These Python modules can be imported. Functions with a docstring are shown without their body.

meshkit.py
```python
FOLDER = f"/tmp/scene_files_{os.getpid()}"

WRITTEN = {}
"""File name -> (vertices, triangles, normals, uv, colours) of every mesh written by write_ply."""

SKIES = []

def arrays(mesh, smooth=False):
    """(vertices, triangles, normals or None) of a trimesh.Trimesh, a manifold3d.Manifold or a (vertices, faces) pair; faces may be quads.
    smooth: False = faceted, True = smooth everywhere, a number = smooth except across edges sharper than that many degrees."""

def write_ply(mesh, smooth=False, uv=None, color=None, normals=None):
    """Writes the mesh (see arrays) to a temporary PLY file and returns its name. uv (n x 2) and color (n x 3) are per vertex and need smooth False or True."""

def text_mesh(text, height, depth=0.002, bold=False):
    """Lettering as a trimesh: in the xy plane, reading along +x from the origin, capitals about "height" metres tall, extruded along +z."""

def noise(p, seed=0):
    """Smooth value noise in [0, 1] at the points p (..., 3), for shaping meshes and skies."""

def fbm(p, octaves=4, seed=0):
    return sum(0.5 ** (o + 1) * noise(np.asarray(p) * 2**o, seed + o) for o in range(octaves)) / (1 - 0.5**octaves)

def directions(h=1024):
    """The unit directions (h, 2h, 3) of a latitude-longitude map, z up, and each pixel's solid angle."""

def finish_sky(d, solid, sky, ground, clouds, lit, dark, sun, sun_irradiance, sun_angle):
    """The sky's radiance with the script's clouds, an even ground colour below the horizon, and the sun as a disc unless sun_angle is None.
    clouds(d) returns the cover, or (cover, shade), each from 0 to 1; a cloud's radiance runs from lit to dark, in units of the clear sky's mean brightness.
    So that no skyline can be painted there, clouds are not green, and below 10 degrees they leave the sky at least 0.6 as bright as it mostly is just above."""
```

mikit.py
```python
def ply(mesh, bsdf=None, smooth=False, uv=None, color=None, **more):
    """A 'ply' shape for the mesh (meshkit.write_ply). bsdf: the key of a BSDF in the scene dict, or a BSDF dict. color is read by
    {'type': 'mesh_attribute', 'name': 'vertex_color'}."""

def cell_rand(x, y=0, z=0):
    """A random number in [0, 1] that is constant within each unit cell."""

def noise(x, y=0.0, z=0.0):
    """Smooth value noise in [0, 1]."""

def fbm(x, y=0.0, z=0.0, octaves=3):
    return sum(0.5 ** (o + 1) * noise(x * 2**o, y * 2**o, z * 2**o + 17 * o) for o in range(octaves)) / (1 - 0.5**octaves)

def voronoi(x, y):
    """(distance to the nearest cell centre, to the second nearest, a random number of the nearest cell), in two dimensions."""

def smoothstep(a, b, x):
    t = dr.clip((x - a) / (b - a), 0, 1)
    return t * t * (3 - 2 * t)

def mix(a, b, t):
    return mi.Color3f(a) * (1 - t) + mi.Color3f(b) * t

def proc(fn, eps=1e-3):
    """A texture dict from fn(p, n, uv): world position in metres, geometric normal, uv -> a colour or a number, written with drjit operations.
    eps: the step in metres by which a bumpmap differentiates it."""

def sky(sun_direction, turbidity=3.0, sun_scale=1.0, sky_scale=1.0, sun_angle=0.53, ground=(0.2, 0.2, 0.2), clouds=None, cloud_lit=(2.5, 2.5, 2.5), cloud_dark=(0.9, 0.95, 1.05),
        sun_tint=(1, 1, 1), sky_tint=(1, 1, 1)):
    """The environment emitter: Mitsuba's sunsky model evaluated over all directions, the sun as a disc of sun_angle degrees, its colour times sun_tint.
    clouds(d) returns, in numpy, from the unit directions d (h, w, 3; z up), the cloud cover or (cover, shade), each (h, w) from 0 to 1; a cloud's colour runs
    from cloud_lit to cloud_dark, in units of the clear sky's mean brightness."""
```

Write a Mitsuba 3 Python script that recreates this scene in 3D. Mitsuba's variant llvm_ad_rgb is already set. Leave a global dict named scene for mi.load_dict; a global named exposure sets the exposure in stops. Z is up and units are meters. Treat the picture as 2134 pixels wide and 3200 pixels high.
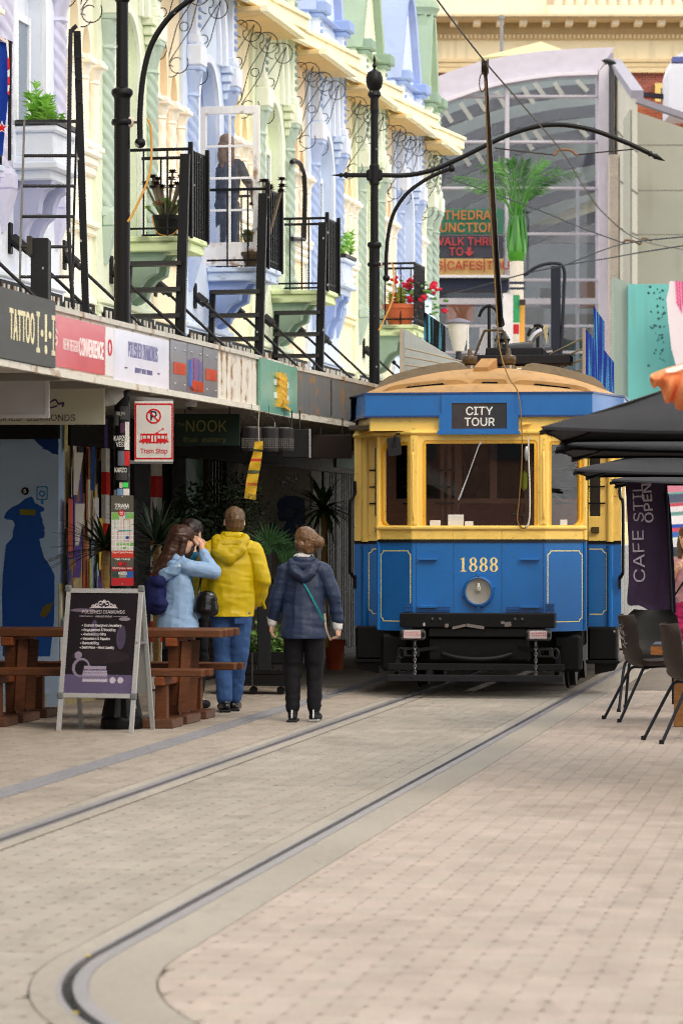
import math, random
import numpy as np, trimesh, mitsuba as mi, drjit as dr
import mikit, meshkit
import manifold3d as m3
from shapely.geometry import Polygon, LineString, Point, MultiPoint, box as sbox
from shapely import affinity
from shapely.ops import unary_union
rng = np.random.default_rng(7)
R = random.Random(11)
PI = math.pi
scene, labels = {}, {}

# ---------------------------------------------------------------- camera, sky, exposure
CAM_H, PITCH = 1.55, math.atan(90 / 10000)
scene['camera'] = {'type': 'thinlens', 'fov': 2 * math.degrees(math.atan(1067 / 10000)), 'fov_axis': 'x', 'near_clip': 0.5, 'far_clip': 900.0,
                   'aperture_radius': 0.0125, 'focus_distance': 31.0,
                   'to_world': mi.ScalarTransform4f().look_at([0, 0, CAM_H], [0, math.cos(PITCH), CAM_H + math.sin(PITCH)], [0, 0, 1])}
scene['sky'] = mikit.sky((0.45, -0.75, 0.75), turbidity=4, sun_scale=0.17, sky_scale=0.85, sun_angle=28, sun_tint=(0.93, 0.98, 1.06), clouds=lambda d: 1.0, cloud_lit=(2.6, 2.58, 2.55))
exposure = 2.75


# ---------------------------------------------------------------- frames
def at(px, py, Y):
    """World point at depth Y on the sight line of a pixel measured in the photograph (2134 x 3200)."""
    x, y = (px - 1067) / 10000, (1600 - py) / 10000
    c, s = math.cos(PITCH), math.sin(PITCH)
    k = Y / (c - y * s)
    return np.array([x * k, Y, CAM_H + (s + y * c) * k])


def ground(px, py):
    x, y = (px - 1067) / 10000, (1600 - py) / 10000
    c, s = math.cos(PITCH), math.sin(PITCH)
    k = -CAM_H / (s + y * c)
    return np.array([x * k, (c - y * s) * k, 0.0])


def frame(o, ang):
    """Local axes x, y, z at o; y points ang degrees to the right of +Y."""
    a = math.radians(ang)
    M = np.eye(4)
    M[:3, 0], M[:3, 1], M[:3, 3] = (math.cos(a), -math.sin(a), 0), (math.sin(a), math.cos(a), 0), o
    return M


# ---------------------------------------------------------------- meshes
def cat(*ms):
    ms = [m for x in ms for m in (x if isinstance(x, (list, tuple)) else [x]) if m is not None]
    return ms[0] if len(ms) == 1 else trimesh.util.concatenate(ms)


def box(x0, x1, y0, y1, z0, z1, b=0.0):
    lo, hi = np.minimum((x0, y0, z0), (x1, y1, z1)), np.maximum((x0, y0, z0), (x1, y1, z1))
    if b <= 0:
        m = trimesh.creation.box(hi - lo)
        m.apply_translation((lo + hi) / 2)
        return m
    b = min(b, 0.45 * (hi - lo).min())
    pts = []
    for sx in (0, 1):
        for sy in (0, 1):
            for sz in (0, 1):
                c = np.where((sx, sy, sz), hi, lo)
                d = np.where((sx, sy, sz), -b, b)
                for k in range(3):
                    q = c + d
                    q[k] = c[k]
                    pts.append(q)
    return trimesh.convex.convex_hull(np.array(pts))


def mv(m, t=(0, 0, 0), rz=0, rx=0, ry=0, s=1):
    m = m.copy()
    if s != 1:
        m.apply_scale(s)
    for ang, ax in ((rx, (1, 0, 0)), (ry, (0, 1, 0)), (rz, (0, 0, 1))):
        if ang:
            m.apply_transform(trimesh.transformations.rotation_matrix(math.radians(ang), ax))
    m.apply_translation(t)
    return m


def bar(p0, p1, w, h=None, up=(0, 0, 1), b=0.0):
    p0, p1 = np.asarray(p0, float), np.asarray(p1, float)
    h = h or w
    L = np.linalg.norm(p1 - p0)
    z = (p1 - p0) / L
    x = np.cross(up, z)
    if np.linalg.norm(x) < 1e-6:
        x = np.cross((1, 0, 0), z)
    x /= np.linalg.norm(x)
    y = np.cross(z, x)
    m = box(-w / 2, w / 2, -h / 2, h / 2, 0, L, b)
    T = np.eye(4)
    T[:3, 0], T[:3, 1], T[:3, 2], T[:3, 3] = x, y, z, p0
    m.apply_transform(T)
    return m


def tube(pts, r, n=8, cap=True):
    p = np.asarray(pts, float)
    N = len(p)
    r = np.broadcast_to(r, (N,)).astype(float)
    t = np.gradient(p, axis=0)
    t /= np.linalg.norm(t, axis=1, keepdims=True) + 1e-12
    a = np.cross(t[0], (0, 0, 1) if abs(t[0][2]) < 0.9 else (1, 0, 0))
    a /= np.linalg.norm(a)
    ang = np.arange(n) * 2 * PI / n
    rows = []
    for i in range(N):
        a = a - t[i] * (a @ t[i])
        a /= np.linalg.norm(a) + 1e-12
        b = np.cross(t[i], a)
        rows.append(p[i] + r[i] * (np.cos(ang)[:, None] * a + np.sin(ang)[:, None] * b))
    v = np.vstack(rows)
    f = []
    for i in range(N - 1):
        for j in range(n):
            k = (j + 1) % n
            f += [[i * n + j, i * n + k, (i + 1) * n + k], [i * n + j, (i + 1) * n + k, (i + 1) * n + j]]
    if cap:
        v = np.vstack([v, p[0], p[-1]])
        for j in range(n):
            k = (j + 1) % n
            f += [[N * n, k, j], [N * n + 1, (N - 1) * n + j, (N - 1) * n + k]]
    return trimesh.Trimesh(v, f, process=False)


def curve(pts, n=24):
    """Catmull-Rom curve through the points."""
    p = np.asarray(pts, float)
    if len(p) < 3:
        return p
    q = np.vstack([2 * p[0] - p[1], p, 2 * p[-1] - p[-2]])
    out = []
    per = max(2, n // (len(p) - 1))
    for i in range(1, len(q) - 2):
        for k in range(per):
            s = k / per
            out.append(0.5 * (2 * q[i] + (q[i + 1] - q[i - 1]) * s + (2 * q[i - 1] - 5 * q[i] + 4 * q[i + 1] - q[i + 2]) * s * s + (3 * q[i] - q[i - 1] - 3 * q[i + 1] + q[i + 2]) * s ** 3))
    return np.vstack([out, p[-1]])


def lathe(prof, n=20, c=(0, 0, 0)):
    pr = np.asarray(prof, float)
    ang = np.arange(n) * 2 * PI / n
    v = np.concatenate([np.stack([r * np.cos(ang), r * np.sin(ang), np.full(n, z)], 1) for r, z in pr])
    f = []
    for i in range(len(pr) - 1):
        for j in range(n):
            k = (j + 1) % n
            f += [[i * n + j, i * n + k, (i + 1) * n + k], [i * n + j, (i + 1) * n + k, (i + 1) * n + j]]
    m = trimesh.Trimesh(v, f, process=False)
    m.apply_translation(c)
    return m


def extr(poly, d):
    gs = [g for g in getattr(poly, 'geoms', [poly]) if g.geom_type == 'Polygon' and g.area > 1e-9]
    return cat([trimesh.creation.extrude_polygon(g, d, engine='earcut') for g in gs]) if gs else None


def plate(poly, o, ux, uy, d):
    """A polygon drawn in the plane (o, ux, uy), extruded by d along ux x uy."""
    m = extr(poly if hasattr(poly, 'area') else Polygon(poly), abs(d))
    ux, uy = np.asarray(ux, float), np.asarray(uy, float)
    T = np.eye(4)
    T[:3, 0], T[:3, 1], T[:3, 2], T[:3, 3] = ux, uy, np.cross(ux, uy), o
    if d < 0:
        T[:3, 3] = np.asarray(o) + T[:3, 2] * d
    m.apply_transform(T)
    return m


def xz(poly, y0, y1):
    """A polygon drawn in x, z and extruded from y0 to y1 (local)."""
    return plate(poly, (0, y1, 0), (1, 0, 0), (0, 0, 1), y1 - y0)


def text(s, h, o, ux, uy, depth=0.003, bold=False, align='c', sx=1.0):
    m = meshkit.text_mesh(s, h, depth, bold)
    w = m.bounds[1][0] + m.bounds[0][0]
    m.apply_translation((-w / 2 if align == 'c' else 0 if align == 'l' else -m.bounds[1][0], 0, 0))
    m.apply_transform(np.diag([sx, 1, 1, 1.0]))
    ux, uy = np.asarray(ux, float), np.asarray(uy, float)
    T = np.eye(4)
    T[:3, 0], T[:3, 1], T[:3, 2], T[:3, 3] = ux, uy, np.cross(ux, uy), o
    m.apply_transform(T)
    return m


def grid(P):
    """A sheet through the points P (rows, columns, 3)."""
    P = np.asarray(P, float)
    a, b = P.shape[:2]
    i, j = np.meshgrid(np.arange(a - 1), np.arange(b - 1), indexing='ij')
    q = np.stack([i * b + j, i * b + j + 1, (i + 1) * b + j + 1, (i + 1) * b + j], -1).reshape(-1, 4)
    return trimesh.Trimesh(P.reshape(-1, 3), np.vstack([q[:, [0, 1, 2]], q[:, [0, 2, 3]]]), process=False)


def thick(P, d):
    """A sheet P (rows, columns, 3) thickened by the vector (or per-point vectors) d."""
    P = np.asarray(P, float)
    Q = P + d
    rim = [np.stack([P[0], Q[0]]), np.stack([P[-1], Q[-1]]), np.stack([P[:, 0], Q[:, 0]]), np.stack([P[:, -1], Q[:, -1]])]
    return cat(grid(P), grid(Q), [grid(r) for r in rim])


def hullb(chains, refine=0.03, smooth=8, noise=0.0, nf=9.0, seed=0, seg=14):
    """Bones (each two or more (point, radius)) as one smooth continuous surface."""
    parts = []
    for ch in chains:
        for (p, r), (q, s) in zip(ch[:-1], ch[1:]):
            sp = []
            for c, rr in ((p, r), (q, s)):
                rr = (rr, rr, rr) if np.isscalar(rr) else rr
                sp.append(m3.Manifold.sphere(1.0, seg).scale([float(x) for x in rr]).translate([float(x) for x in c]))
            parts.append(m3.Manifold.batch_hull(sp))
    M = m3.Manifold.batch_boolean(parts, m3.OpType.Add).refine_to_length(refine)
    mm = M.to_mesh()
    t = trimesh.Trimesh(np.array(mm.vert_properties)[:, :3], np.array(mm.tri_verts), process=True)
    trimesh.smoothing.filter_taubin(t, iterations=smooth)
    if noise:
        v = np.array(t.vertices)
        n = np.array(t.vertex_normals)
        q = v + 0.06 * (meshkit.fbm(v * 4, 2, seed + 3) - 0.5)[:, None]     # folds: creased ridges, mostly running across and down the cloth
        w = meshkit.fbm(v * nf * .7, 2, seed) - 0.5
        d = np.array([0.5, 0.3, 0.8])
        w2 = np.abs(meshkit.fbm(q * np.array([nf * .5, nf * .5, nf * 1.9]) + 5 + (v @ d)[:, None] * 2, 2, seed + 9) - 0.5)
        w3 = np.abs(meshkit.fbm(q * np.array([nf * 1.3, nf * 1.3, nf * .7]) + 11, 2, seed + 5) - 0.5)
        t.vertices = v + n * ((w * 1.0 - w2 * 1.3 - w3 * .9 + .2) * noise)[:, None]
    return t


def sub(a, b):
    """a minus b for solid meshes."""
    def M(t):
        t = t.copy(); t.merge_vertices()
        return m3.Manifold(m3.Mesh(np.asarray(t.vertices, np.float32), np.asarray(t.faces, np.uint32)))
    o = M(a) - M(b)
    q = o.to_mesh()
    return trimesh.Trimesh(np.array(q.vert_properties)[:, :3], np.array(q.tri_verts), process=False)


def arch(x0, x1, z0, zs, n=14, point=1.0):
    """An opening from z0 to the springing zs with a round (or stilted, by point) head."""
    c, r = (x0 + x1) / 2, (x1 - x0) / 2
    a = np.linspace(0, PI, n)
    return Polygon([(x0, z0), (x1, z0)] + [(c + r * math.cos(t), zs + r * point * math.sin(t)) for t in a])


# ---------------------------------------------------------------- entries
def numbered(k):
    if k not in scene and k not in labels:
        return k
    n = 1
    while f'{k}_{n:03d}' in scene or f'{k}_{n:03d}' in labels:
        n += 1
    return f'{k}_{n:03d}'


def shape(mesh, fin, col, smooth=30, M=None, kind_uv=True):
    m = mesh.copy()
    if M is not None:
        m.apply_transform(M)
    if smooth and smooth is not True:
        m.merge_vertices()
        m = trimesh.graph.smooth_shade(m, angle=math.radians(smooth), facet_minarea=None)
    col = np.clip(np.asarray(col, float), 0, 255).astype(int)
    uv = np.tile([col[0] * 256 + col[1] + 0.5, col[2] + 0.5], (len(m.vertices), 1))
    return mikit.ply(m, fin, smooth=bool(smooth), uv=uv)


class Thing:
    def __init__(s, name, label, cat_, group=None, M=None, kind=None):
        s.key, s.M = numbered(name), M
        labels[s.key] = {'label': label, 'category': cat_} if cat_ else {'label': label}
        if group:
            labels[s.key]['group'] = group
        if kind:
            labels[s.key]['kind'] = kind

    def add(s, part, mesh, fin, col, smooth=30, label=None, under=None, kind=None):
        k = numbered((under or s.key) + '__' + part)
        scene[k] = shape(mesh, fin, col, smooth, s.M)
        if label or kind:
            labels[k] = {a: b for a, b in (('label', label), ('kind', kind)) if b}
        return k


def single(name, label, cat_, mesh, fin, col, smooth=30, group=None, M=None, kind=None):
    k = numbered(name)
    scene[k] = shape(mesh, fin, col, smooth, M)
    labels[k] = {a: b for a, b in (('label', label), ('category', cat_), ('group', group), ('kind', kind)) if b}
    return k


# ---------------------------------------------------------------- materials: the colour of each piece rides in its uv, each finish adds wear
def pal(uv):
    r = dr.floor(uv.x / 256)
    g = dr.floor(uv.x - r * 256)
    c = mi.Color3f(r, g, dr.floor(uv.y)) / 255
    return mi.Color3f(*[dr.power(dr.maximum(c[i], 1e-4), 2.2) for i in range(3)])


def f_stucco(p, n, uv):
    a = mikit.fbm(p.x * 1.3, p.y * 1.3, p.z * 1.1, 3)
    st = mikit.noise(p.x * 7 + p.y * 7, p.y * 5, p.z * 0.7)
    sp = mikit.noise(p.x * 60, p.y * 60, p.z * 60)
    c = pal(uv) * (0.93 + 0.1 * a + 0.04 * (sp - 0.5))
    d = mikit.smoothstep(0.62, 0.95, st * 0.75 + a * 0.35)
    return c * (1 - 0.16 * d) + mi.Color3f(0.2, 0.19, 0.15) * (0.1 * d)


def f_mossy(p, n, uv):
    a = mikit.fbm(p.x * 4, p.y * 4, p.z * 9, 3)
    d = mikit.smoothstep(0.5, 0.72, a)
    return pal(uv) * (1 - 0.6 * d) + mi.Color3f(0.03, 0.033, 0.02) * (0.6 * d)


def f_paint(p, n, uv):
    a = mikit.fbm(p.x * 2.2, p.y * 2.2, p.z * 2.2, 3)
    s = mikit.noise(p.x * 9, p.y * 9, p.z * 1.2)
    g = mikit.smoothstep(0.6, 0.85, mikit.fbm(p.x * 7, p.y * 7, p.z * 2.2, 3))
    k = mikit.smoothstep(0.8, 0.84, mikit.fbm(p.x * 38, p.y * 38, p.z * 38, 2))
    c = pal(uv) * (0.9 + 0.15 * a + 0.05 * s)
    return c * (1 - 0.13 * g) * (1 - 0.5 * k) + mi.Color3f(0.12, 0.11, 0.1) * (0.3 * k)


def f_iron(p, n, uv):
    a = mikit.fbm(p.x * 5, p.y * 5, p.z * 4, 2)
    chip = mikit.smoothstep(0.83, 0.86, mikit.fbm(p.x * 16, p.y * 16, p.z * 11, 2))
    return pal(uv) * (0.75 + 0.5 * a) * (1 - chip) + mi.Color3f(0.42, 0.42, 0.4) * chip


def f_plain(p, n, uv):
    a = mikit.fbm(p.x * 6, p.y * 6, p.z * 6, 2)
    return pal(uv) * (0.92 + 0.14 * a)


def f_cloth(p, n, uv):
    a = mikit.fbm(p.x * 9, p.y * 9, p.z * 5, 3)
    w = mikit.noise(p.x * 260, p.y * 260, p.z * 260)
    return pal(uv) * (0.82 + 0.25 * a + 0.12 * (w - 0.5))


def f_hair(p, n, uv):
    a = mikit.noise(p.x * 240 + p.z * 30, p.y * 240, p.z * 16)
    b = mikit.noise(p.x * 70, p.y * 70 + p.z * 20, p.z * 9)
    return pal(uv) * (0.45 + 0.75 * a * b * 1.6 + 0.25 * b)


def f_wood(p, n, uv):
    a = mikit.noise(p.x * 3 + p.y * 3, p.y * 3, p.z * 3) * 5
    g = mikit.noise(p.x * 14 + a, p.y * 60 + a, p.z * 70)
    b = mikit.fbm(p.x * 3, p.y * 3, p.z * 3, 2)
    return pal(uv) * (0.55 + 0.45 * g + 0.4 * b)


def f_rust(p, n, uv):
    v = mikit.noise(p.x * 11 + 3, p.y * 11, p.z * 1.6)
    b = mikit.fbm(p.x * 7, p.y * 7, p.z * 9, 3)
    d = mikit.smoothstep(0.62, 0.86, 0.55 * v + 0.6 * b)
    g = mikit.noise(p.x * 30, p.y * 30, p.z * 3)
    return pal(uv) * (0.86 + 0.16 * g) * (1 - d) + mi.Color3f(0.3, 0.16, 0.06) * d


def f_ground(p, n, uv):
    big = mikit.fbm(p.x * 0.5, p.y * 0.22, 0.0, 3)
    mid = mikit.fbm(p.x * 5, p.y * 3, 1.0, 3)
    fine = mikit.noise(p.x * 130, p.y * 70, 0)
    st = mikit.smoothstep(0.66, 0.8, mikit.fbm(p.x * 1.7 + 9, p.y * 1.1, 4.0, 3))
    return pal(uv) * (0.76 + 0.24 * big + 0.22 * (mid - 0.5) + 0.1 * (fine - 0.5)) * (1 - 0.12 * st) * (1 - 0.1 * mikit.smoothstep(0.86, 0.9, mikit.noise(p.x * 7.3 + 2, p.y * 4.1, 0)))


def f_concrete(p, n, uv):
    big = mikit.fbm(p.x * 1.1, p.y * 0.7, p.z, 3)
    fine = mikit.fbm(p.x * 60, p.y * 40, p.z * 60, 2)
    cr = dr.abs(mikit.fbm(p.x * 1.5, p.y * 1.5, 3.0, 3) - 0.5)
    return pal(uv) * (0.74 + 0.3 * big + 0.14 * (fine - 0.5)) * (1 - 0.12 * mikit.smoothstep(0.012, 0.0, cr))


def f_roof(p, n, uv):
    a = mikit.fbm(p.x * 3, p.y * 1.3, p.z * 5, 3)
    s = mikit.smoothstep(0.55, 0.8, mikit.fbm(p.x * 12, p.y * 3, p.z * 12, 3))
    return pal(uv) * (0.72 + 0.42 * a) * (1 - 0.22 * s)


def f_leaf(p, n, uv):
    a = mikit.noise(p.x * 9, p.y * 9, p.z * 9)
    b = mikit.noise(p.x * 45, p.y * 45, p.z * 45)
    return pal(uv) * (0.6 + 0.5 * a + 0.35 * b)


def f_brick(p, n, uv):
    q, row = p.x / 0.24, dr.floor(p.z / 0.08)
    q = q + 0.5 * (row - 2 * dr.floor(row / 2))
    fx, fz = q - dr.floor(q), p.z / 0.08 - row
    m = dr.minimum(dr.minimum(fx, 1 - fx) * 3, dr.minimum(fz, 1 - fz))
    return mikit.mix(mi.Color3f(0.35, 0.3, 0.26), pal(uv) * (0.7 + 0.5 * mikit.cell_rand(dr.floor(q), row)), mikit.smoothstep(0.06, 0.14, m))


def bsdf(fn, rough=0.6, spec=0.5, bump=None, **kw):
    b = {'type': 'principled', 'base_color': mikit.proc(fn), 'roughness': rough, 'specular': spec, **kw}
    if bump:
        b = {'type': 'bumpmap', 'scale': bump[1], 'tex': mikit.proc(bump[0], eps=bump[2]), 'b': b}
    return {'type': 'twosided', 'b': b}


scene['stucco'] = bsdf(f_stucco, 0.85, 0.25)
scene['mossy'] = bsdf(f_mossy, 0.9, 0.2)
scene['paint'] = bsdf(f_paint, 0.28, 0.5, clearcoat=0.4, clearcoat_gloss=0.9)
scene['iron'] = bsdf(f_iron, 0.42, 0.3)
scene['plain'] = bsdf(f_plain, 0.55, 0.28)
scene['gloss'] = bsdf(f_plain, 0.18, 0.6)
scene['cloth'] = bsdf(f_cloth, 0.8, 0.3, sheen=0.25)
scene['hair'] = bsdf(f_hair, 0.42, 0.45)
scene['shell'] = bsdf(f_cloth, 0.52, 0.45)
scene['wood'] = bsdf(f_wood, 0.4, 0.45)
scene['rust'] = bsdf(f_rust, 0.6, 0.35)
scene['pave'] = bsdf(f_ground, 0.8, 0.3)
scene['concrete'] = bsdf(f_concrete, 0.8, 0.3)
scene['alloy'] = bsdf(f_plain, 0.35, 0.6, metallic=0.2)
scene['rail'] = bsdf(f_plain, 0.38, 0.6, metallic=0.35)
scene['roofing'] = bsdf(f_roof, 0.6, 0.35)
scene['leaf'] = bsdf(f_leaf, 0.45, 0.45)
scene['brickwork'] = bsdf(f_brick, 0.85, 0.2)
scene['steel'] = bsdf(f_plain, 0.32, 0.5, metallic=0.85)
scene['pane'] = {'type': 'thindielectric', 'int_ior': 1.5}
scene['lens'] = {'type': 'dielectric', 'int_ior': 1.45}
# ================================================================ ground, tracks, paving
TR = 9.1                                    # degrees: heading of the straight track
tdir, tnor = np.array([math.sin(math.radians(TR)), math.cos(math.radians(TR))]), np.array([math.cos(math.radians(TR)), -math.sin(math.radians(TR))])
T0 = np.array([-1.06, 16.0])                # a point on the track's centre line
RS = 12.02                                  # Y at which the curve begins


def centreline():
    s0 = (RS - T0[1]) / tdir[1]
    straight = [T0 + tdir * s for s in np.arange(48, s0, -0.5)] + [T0 + tdir * s0]
    p, h, out = straight[-1].copy(), math.radians(TR), []
    for k in range(34):                     # towards the camera, turning right
        st = 0.16
        h -= st / 4.5
        p = p - st * np.array([math.sin(h), math.cos(h)])
        out.append(p.copy())
    return np.array(straight + out)


CL = centreline()
tt = np.gradient(CL, axis=0)
tt /= np.linalg.norm(tt, axis=1, keepdims=True)
CN = np.stack([-tt[:, 1], tt[:, 0]], 1)     # to the right as seen from the camera (travel is towards it)
if CN[0] @ tnor < 0:
    CN = -CN


def along(b):
    return CL + CN * b


def sweep(prof, b0):
    """A profile (offset from b0, z) swept along the track."""
    return grid([[(*(CL[i] + CN[i] * (b0 + o)), z) for o, z in prof] for i in range(len(CL))])


single('ground', 'dark bedding under the street paving, reaching to the buildings all round', None,
       grid([[(x, y, -0.05) for x in np.linspace(-220, 220, 23)] for y in np.linspace(-40, 420, 24)]), 'pave', (112, 104, 96), False, kind='structure')
HG = 0.8
for sgn, nm in ((-1, 'left'), (1, 'right')):
    k = single('tram_rail', 'grooved steel tram rail nearer the picnic tables' if sgn < 0 else 'grooved steel tram rail nearer the cafe chairs, curving away at the bottom', 'rail',
               cat(sweep([(0.0, -0.03), (0.0, 0.004), (0.052 * sgn, 0.004), (0.054 * sgn, -0.03)], HG * sgn), sweep([(-0.040 * sgn, -0.03), (-0.040 * sgn, 0.002), (-0.058 * sgn, 0.002), (-0.058 * sgn, -0.03)], HG * sgn)),
               'rail', (150, 147, 150), False, group='tram rails set in the paving')
    scene[numbered(k + '__groove')] = shape(sweep([(-0.042 * sgn, -0.024), (0.002 * sgn, -0.024)], HG * sgn), 'plain', (14, 13, 13), False)
    i0, i1 = (0.054, 0.29) if sgn > 0 else (0.054, 0.15)
    single('track_slab', 'pale concrete strip beside the tram rail', None,
           cat(sweep([(i0 * sgn, -0.03), (i0 * sgn, 0.0), (i1 * sgn, 0.0), (i1 * sgn, -0.045)], HG * sgn), sweep([(-0.058 * sgn, -0.03), (-0.058 * sgn, 0.0), (-0.15 * sgn, 0.0), (-0.15 * sgn, -0.045)], HG * sgn)),
           'concrete', (155, 148, 138), False, kind='structure')

# the stone drain left of the track
DB = -1.57
dl = np.array([(*(T0 + tdir * s + tnor * (DB - 0.004 * s)), 0) for s in np.arange(-8, 44, 0.4)])
for nm, o0, o1, z, col in (('drain_channel', -0.10, 0.10, -0.008, (128, 127, 131)), ):
    k = single(nm, 'blue grey stone drain running along the paving left of the tracks', None,
               grid([[(*(q[:2] + tnor * o), zz) for o, zz in ((o0, -0.04), (o0, 0.002), (-0.05, 0.0), (-0.03, -0.02), (0.03, -0.02), (0.05, 0.0), (o1, 0.002), (o1, -0.04))] for q in dl]), 'concrete', col, False, kind='structure')

# pavers: laid in stacked rows along the street, corners clipped so that the joints meet in small dark holes
PL, PW, GAP, CLIP = 0.2, 0.118, 0.0002, 0.018


def paver_poly(clip=CLIP):
    x, y, c = PW / 2 - GAP, PL / 2 - GAP, clip
    return Polygon([(-x + c, -y), (x - c, -y), (x, -y + c), (x, y - c), (x - c, y), (-x + c, y), (-x, y - c), (-x, -y + c)])


def paver_mesh(poly, ch=0.0006, d=0.045):
    p = np.array(poly.exterior.coords)[:-1]
    if Polygon(p).exterior.is_ccw is False:
        p = p[::-1]
    c = p.mean(0)
    q = c + (p - c) * (1 - ch / np.maximum(np.linalg.norm(p - c, axis=1, keepdims=True), 0.01))
    n = len(p)
    v = np.vstack([np.c_[q, np.zeros(n)], np.c_[p, np.full(n, -ch)], np.c_[p, np.full(n, -d)]])
    f = [[0, i, i + 1] for i in range(1, n - 1)]
    for a in (0, n):
        for i in range(n):
            k = (i + 1) % n
            f += [[a + i, a + n + i, a + n + k], [a + i, a + n + k, a + k]]
    return trimesh.Trimesh(v, f, process=False)


base_p = paver_mesh(paver_poly())
rails = {s: LineString(along(HG * s)) for s in (-1, 1)}
band = unary_union([rails[1].buffer(0.152, cap_style=2), LineString(along(HG + 0.15)).buffer(0.142, cap_style=2),
                    rails[-1].buffer(0.152, cap_style=2), LineString(dl[:, :2]).buffer(0.102, cap_style=2)])
inner = Polygon(np.vstack([along(-HG), along(HG)[::-1]]))
import shapely
shapely.prepare(band); shapely.prepare(inner)
view = Polygon([(-1.2, 9.6), (1.25, 9.6), (4.2, 36), (1.0, 60), (-2.2, 60), (-4.2, 30)])
shapely.prepare(view)
found = []
for i in range(-60, 44):
    bx = i * PW + 0.02
    for j in range(-40, 210):
        off = R.uniform(-0.004, 0.004)
        c = T0 + tdir * (j * PL + off + (0.1 if False else 0)) + tnor * bx
        if not view.contains(Point(c)):
            continue
        if c[1] > 47 or (c[1] > 33 and c[0] > 0.2 * c[1] - 6.6 + 1.2):
            continue
        found.append((c, bx))
A2 = np.array([[tnor[0], tdir[0]], [tnor[1], tdir[1]]])
rest, indiv = [], []
SIDE = [(170, 157, 147), (166, 153, 143), (172, 158, 149), (167, 156, 145), (165, 152, 142), (171, 157, 146)]
MIDC = [(156, 149, 138), (152, 145, 135), (158, 150, 140), (154, 147, 137), (151, 143, 133), (157, 148, 139)]
LEFT = [(157, 147, 136), (153, 143, 132), (159, 148, 137), (155, 145, 134), (151, 141, 130), (158, 147, 136)]
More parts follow.
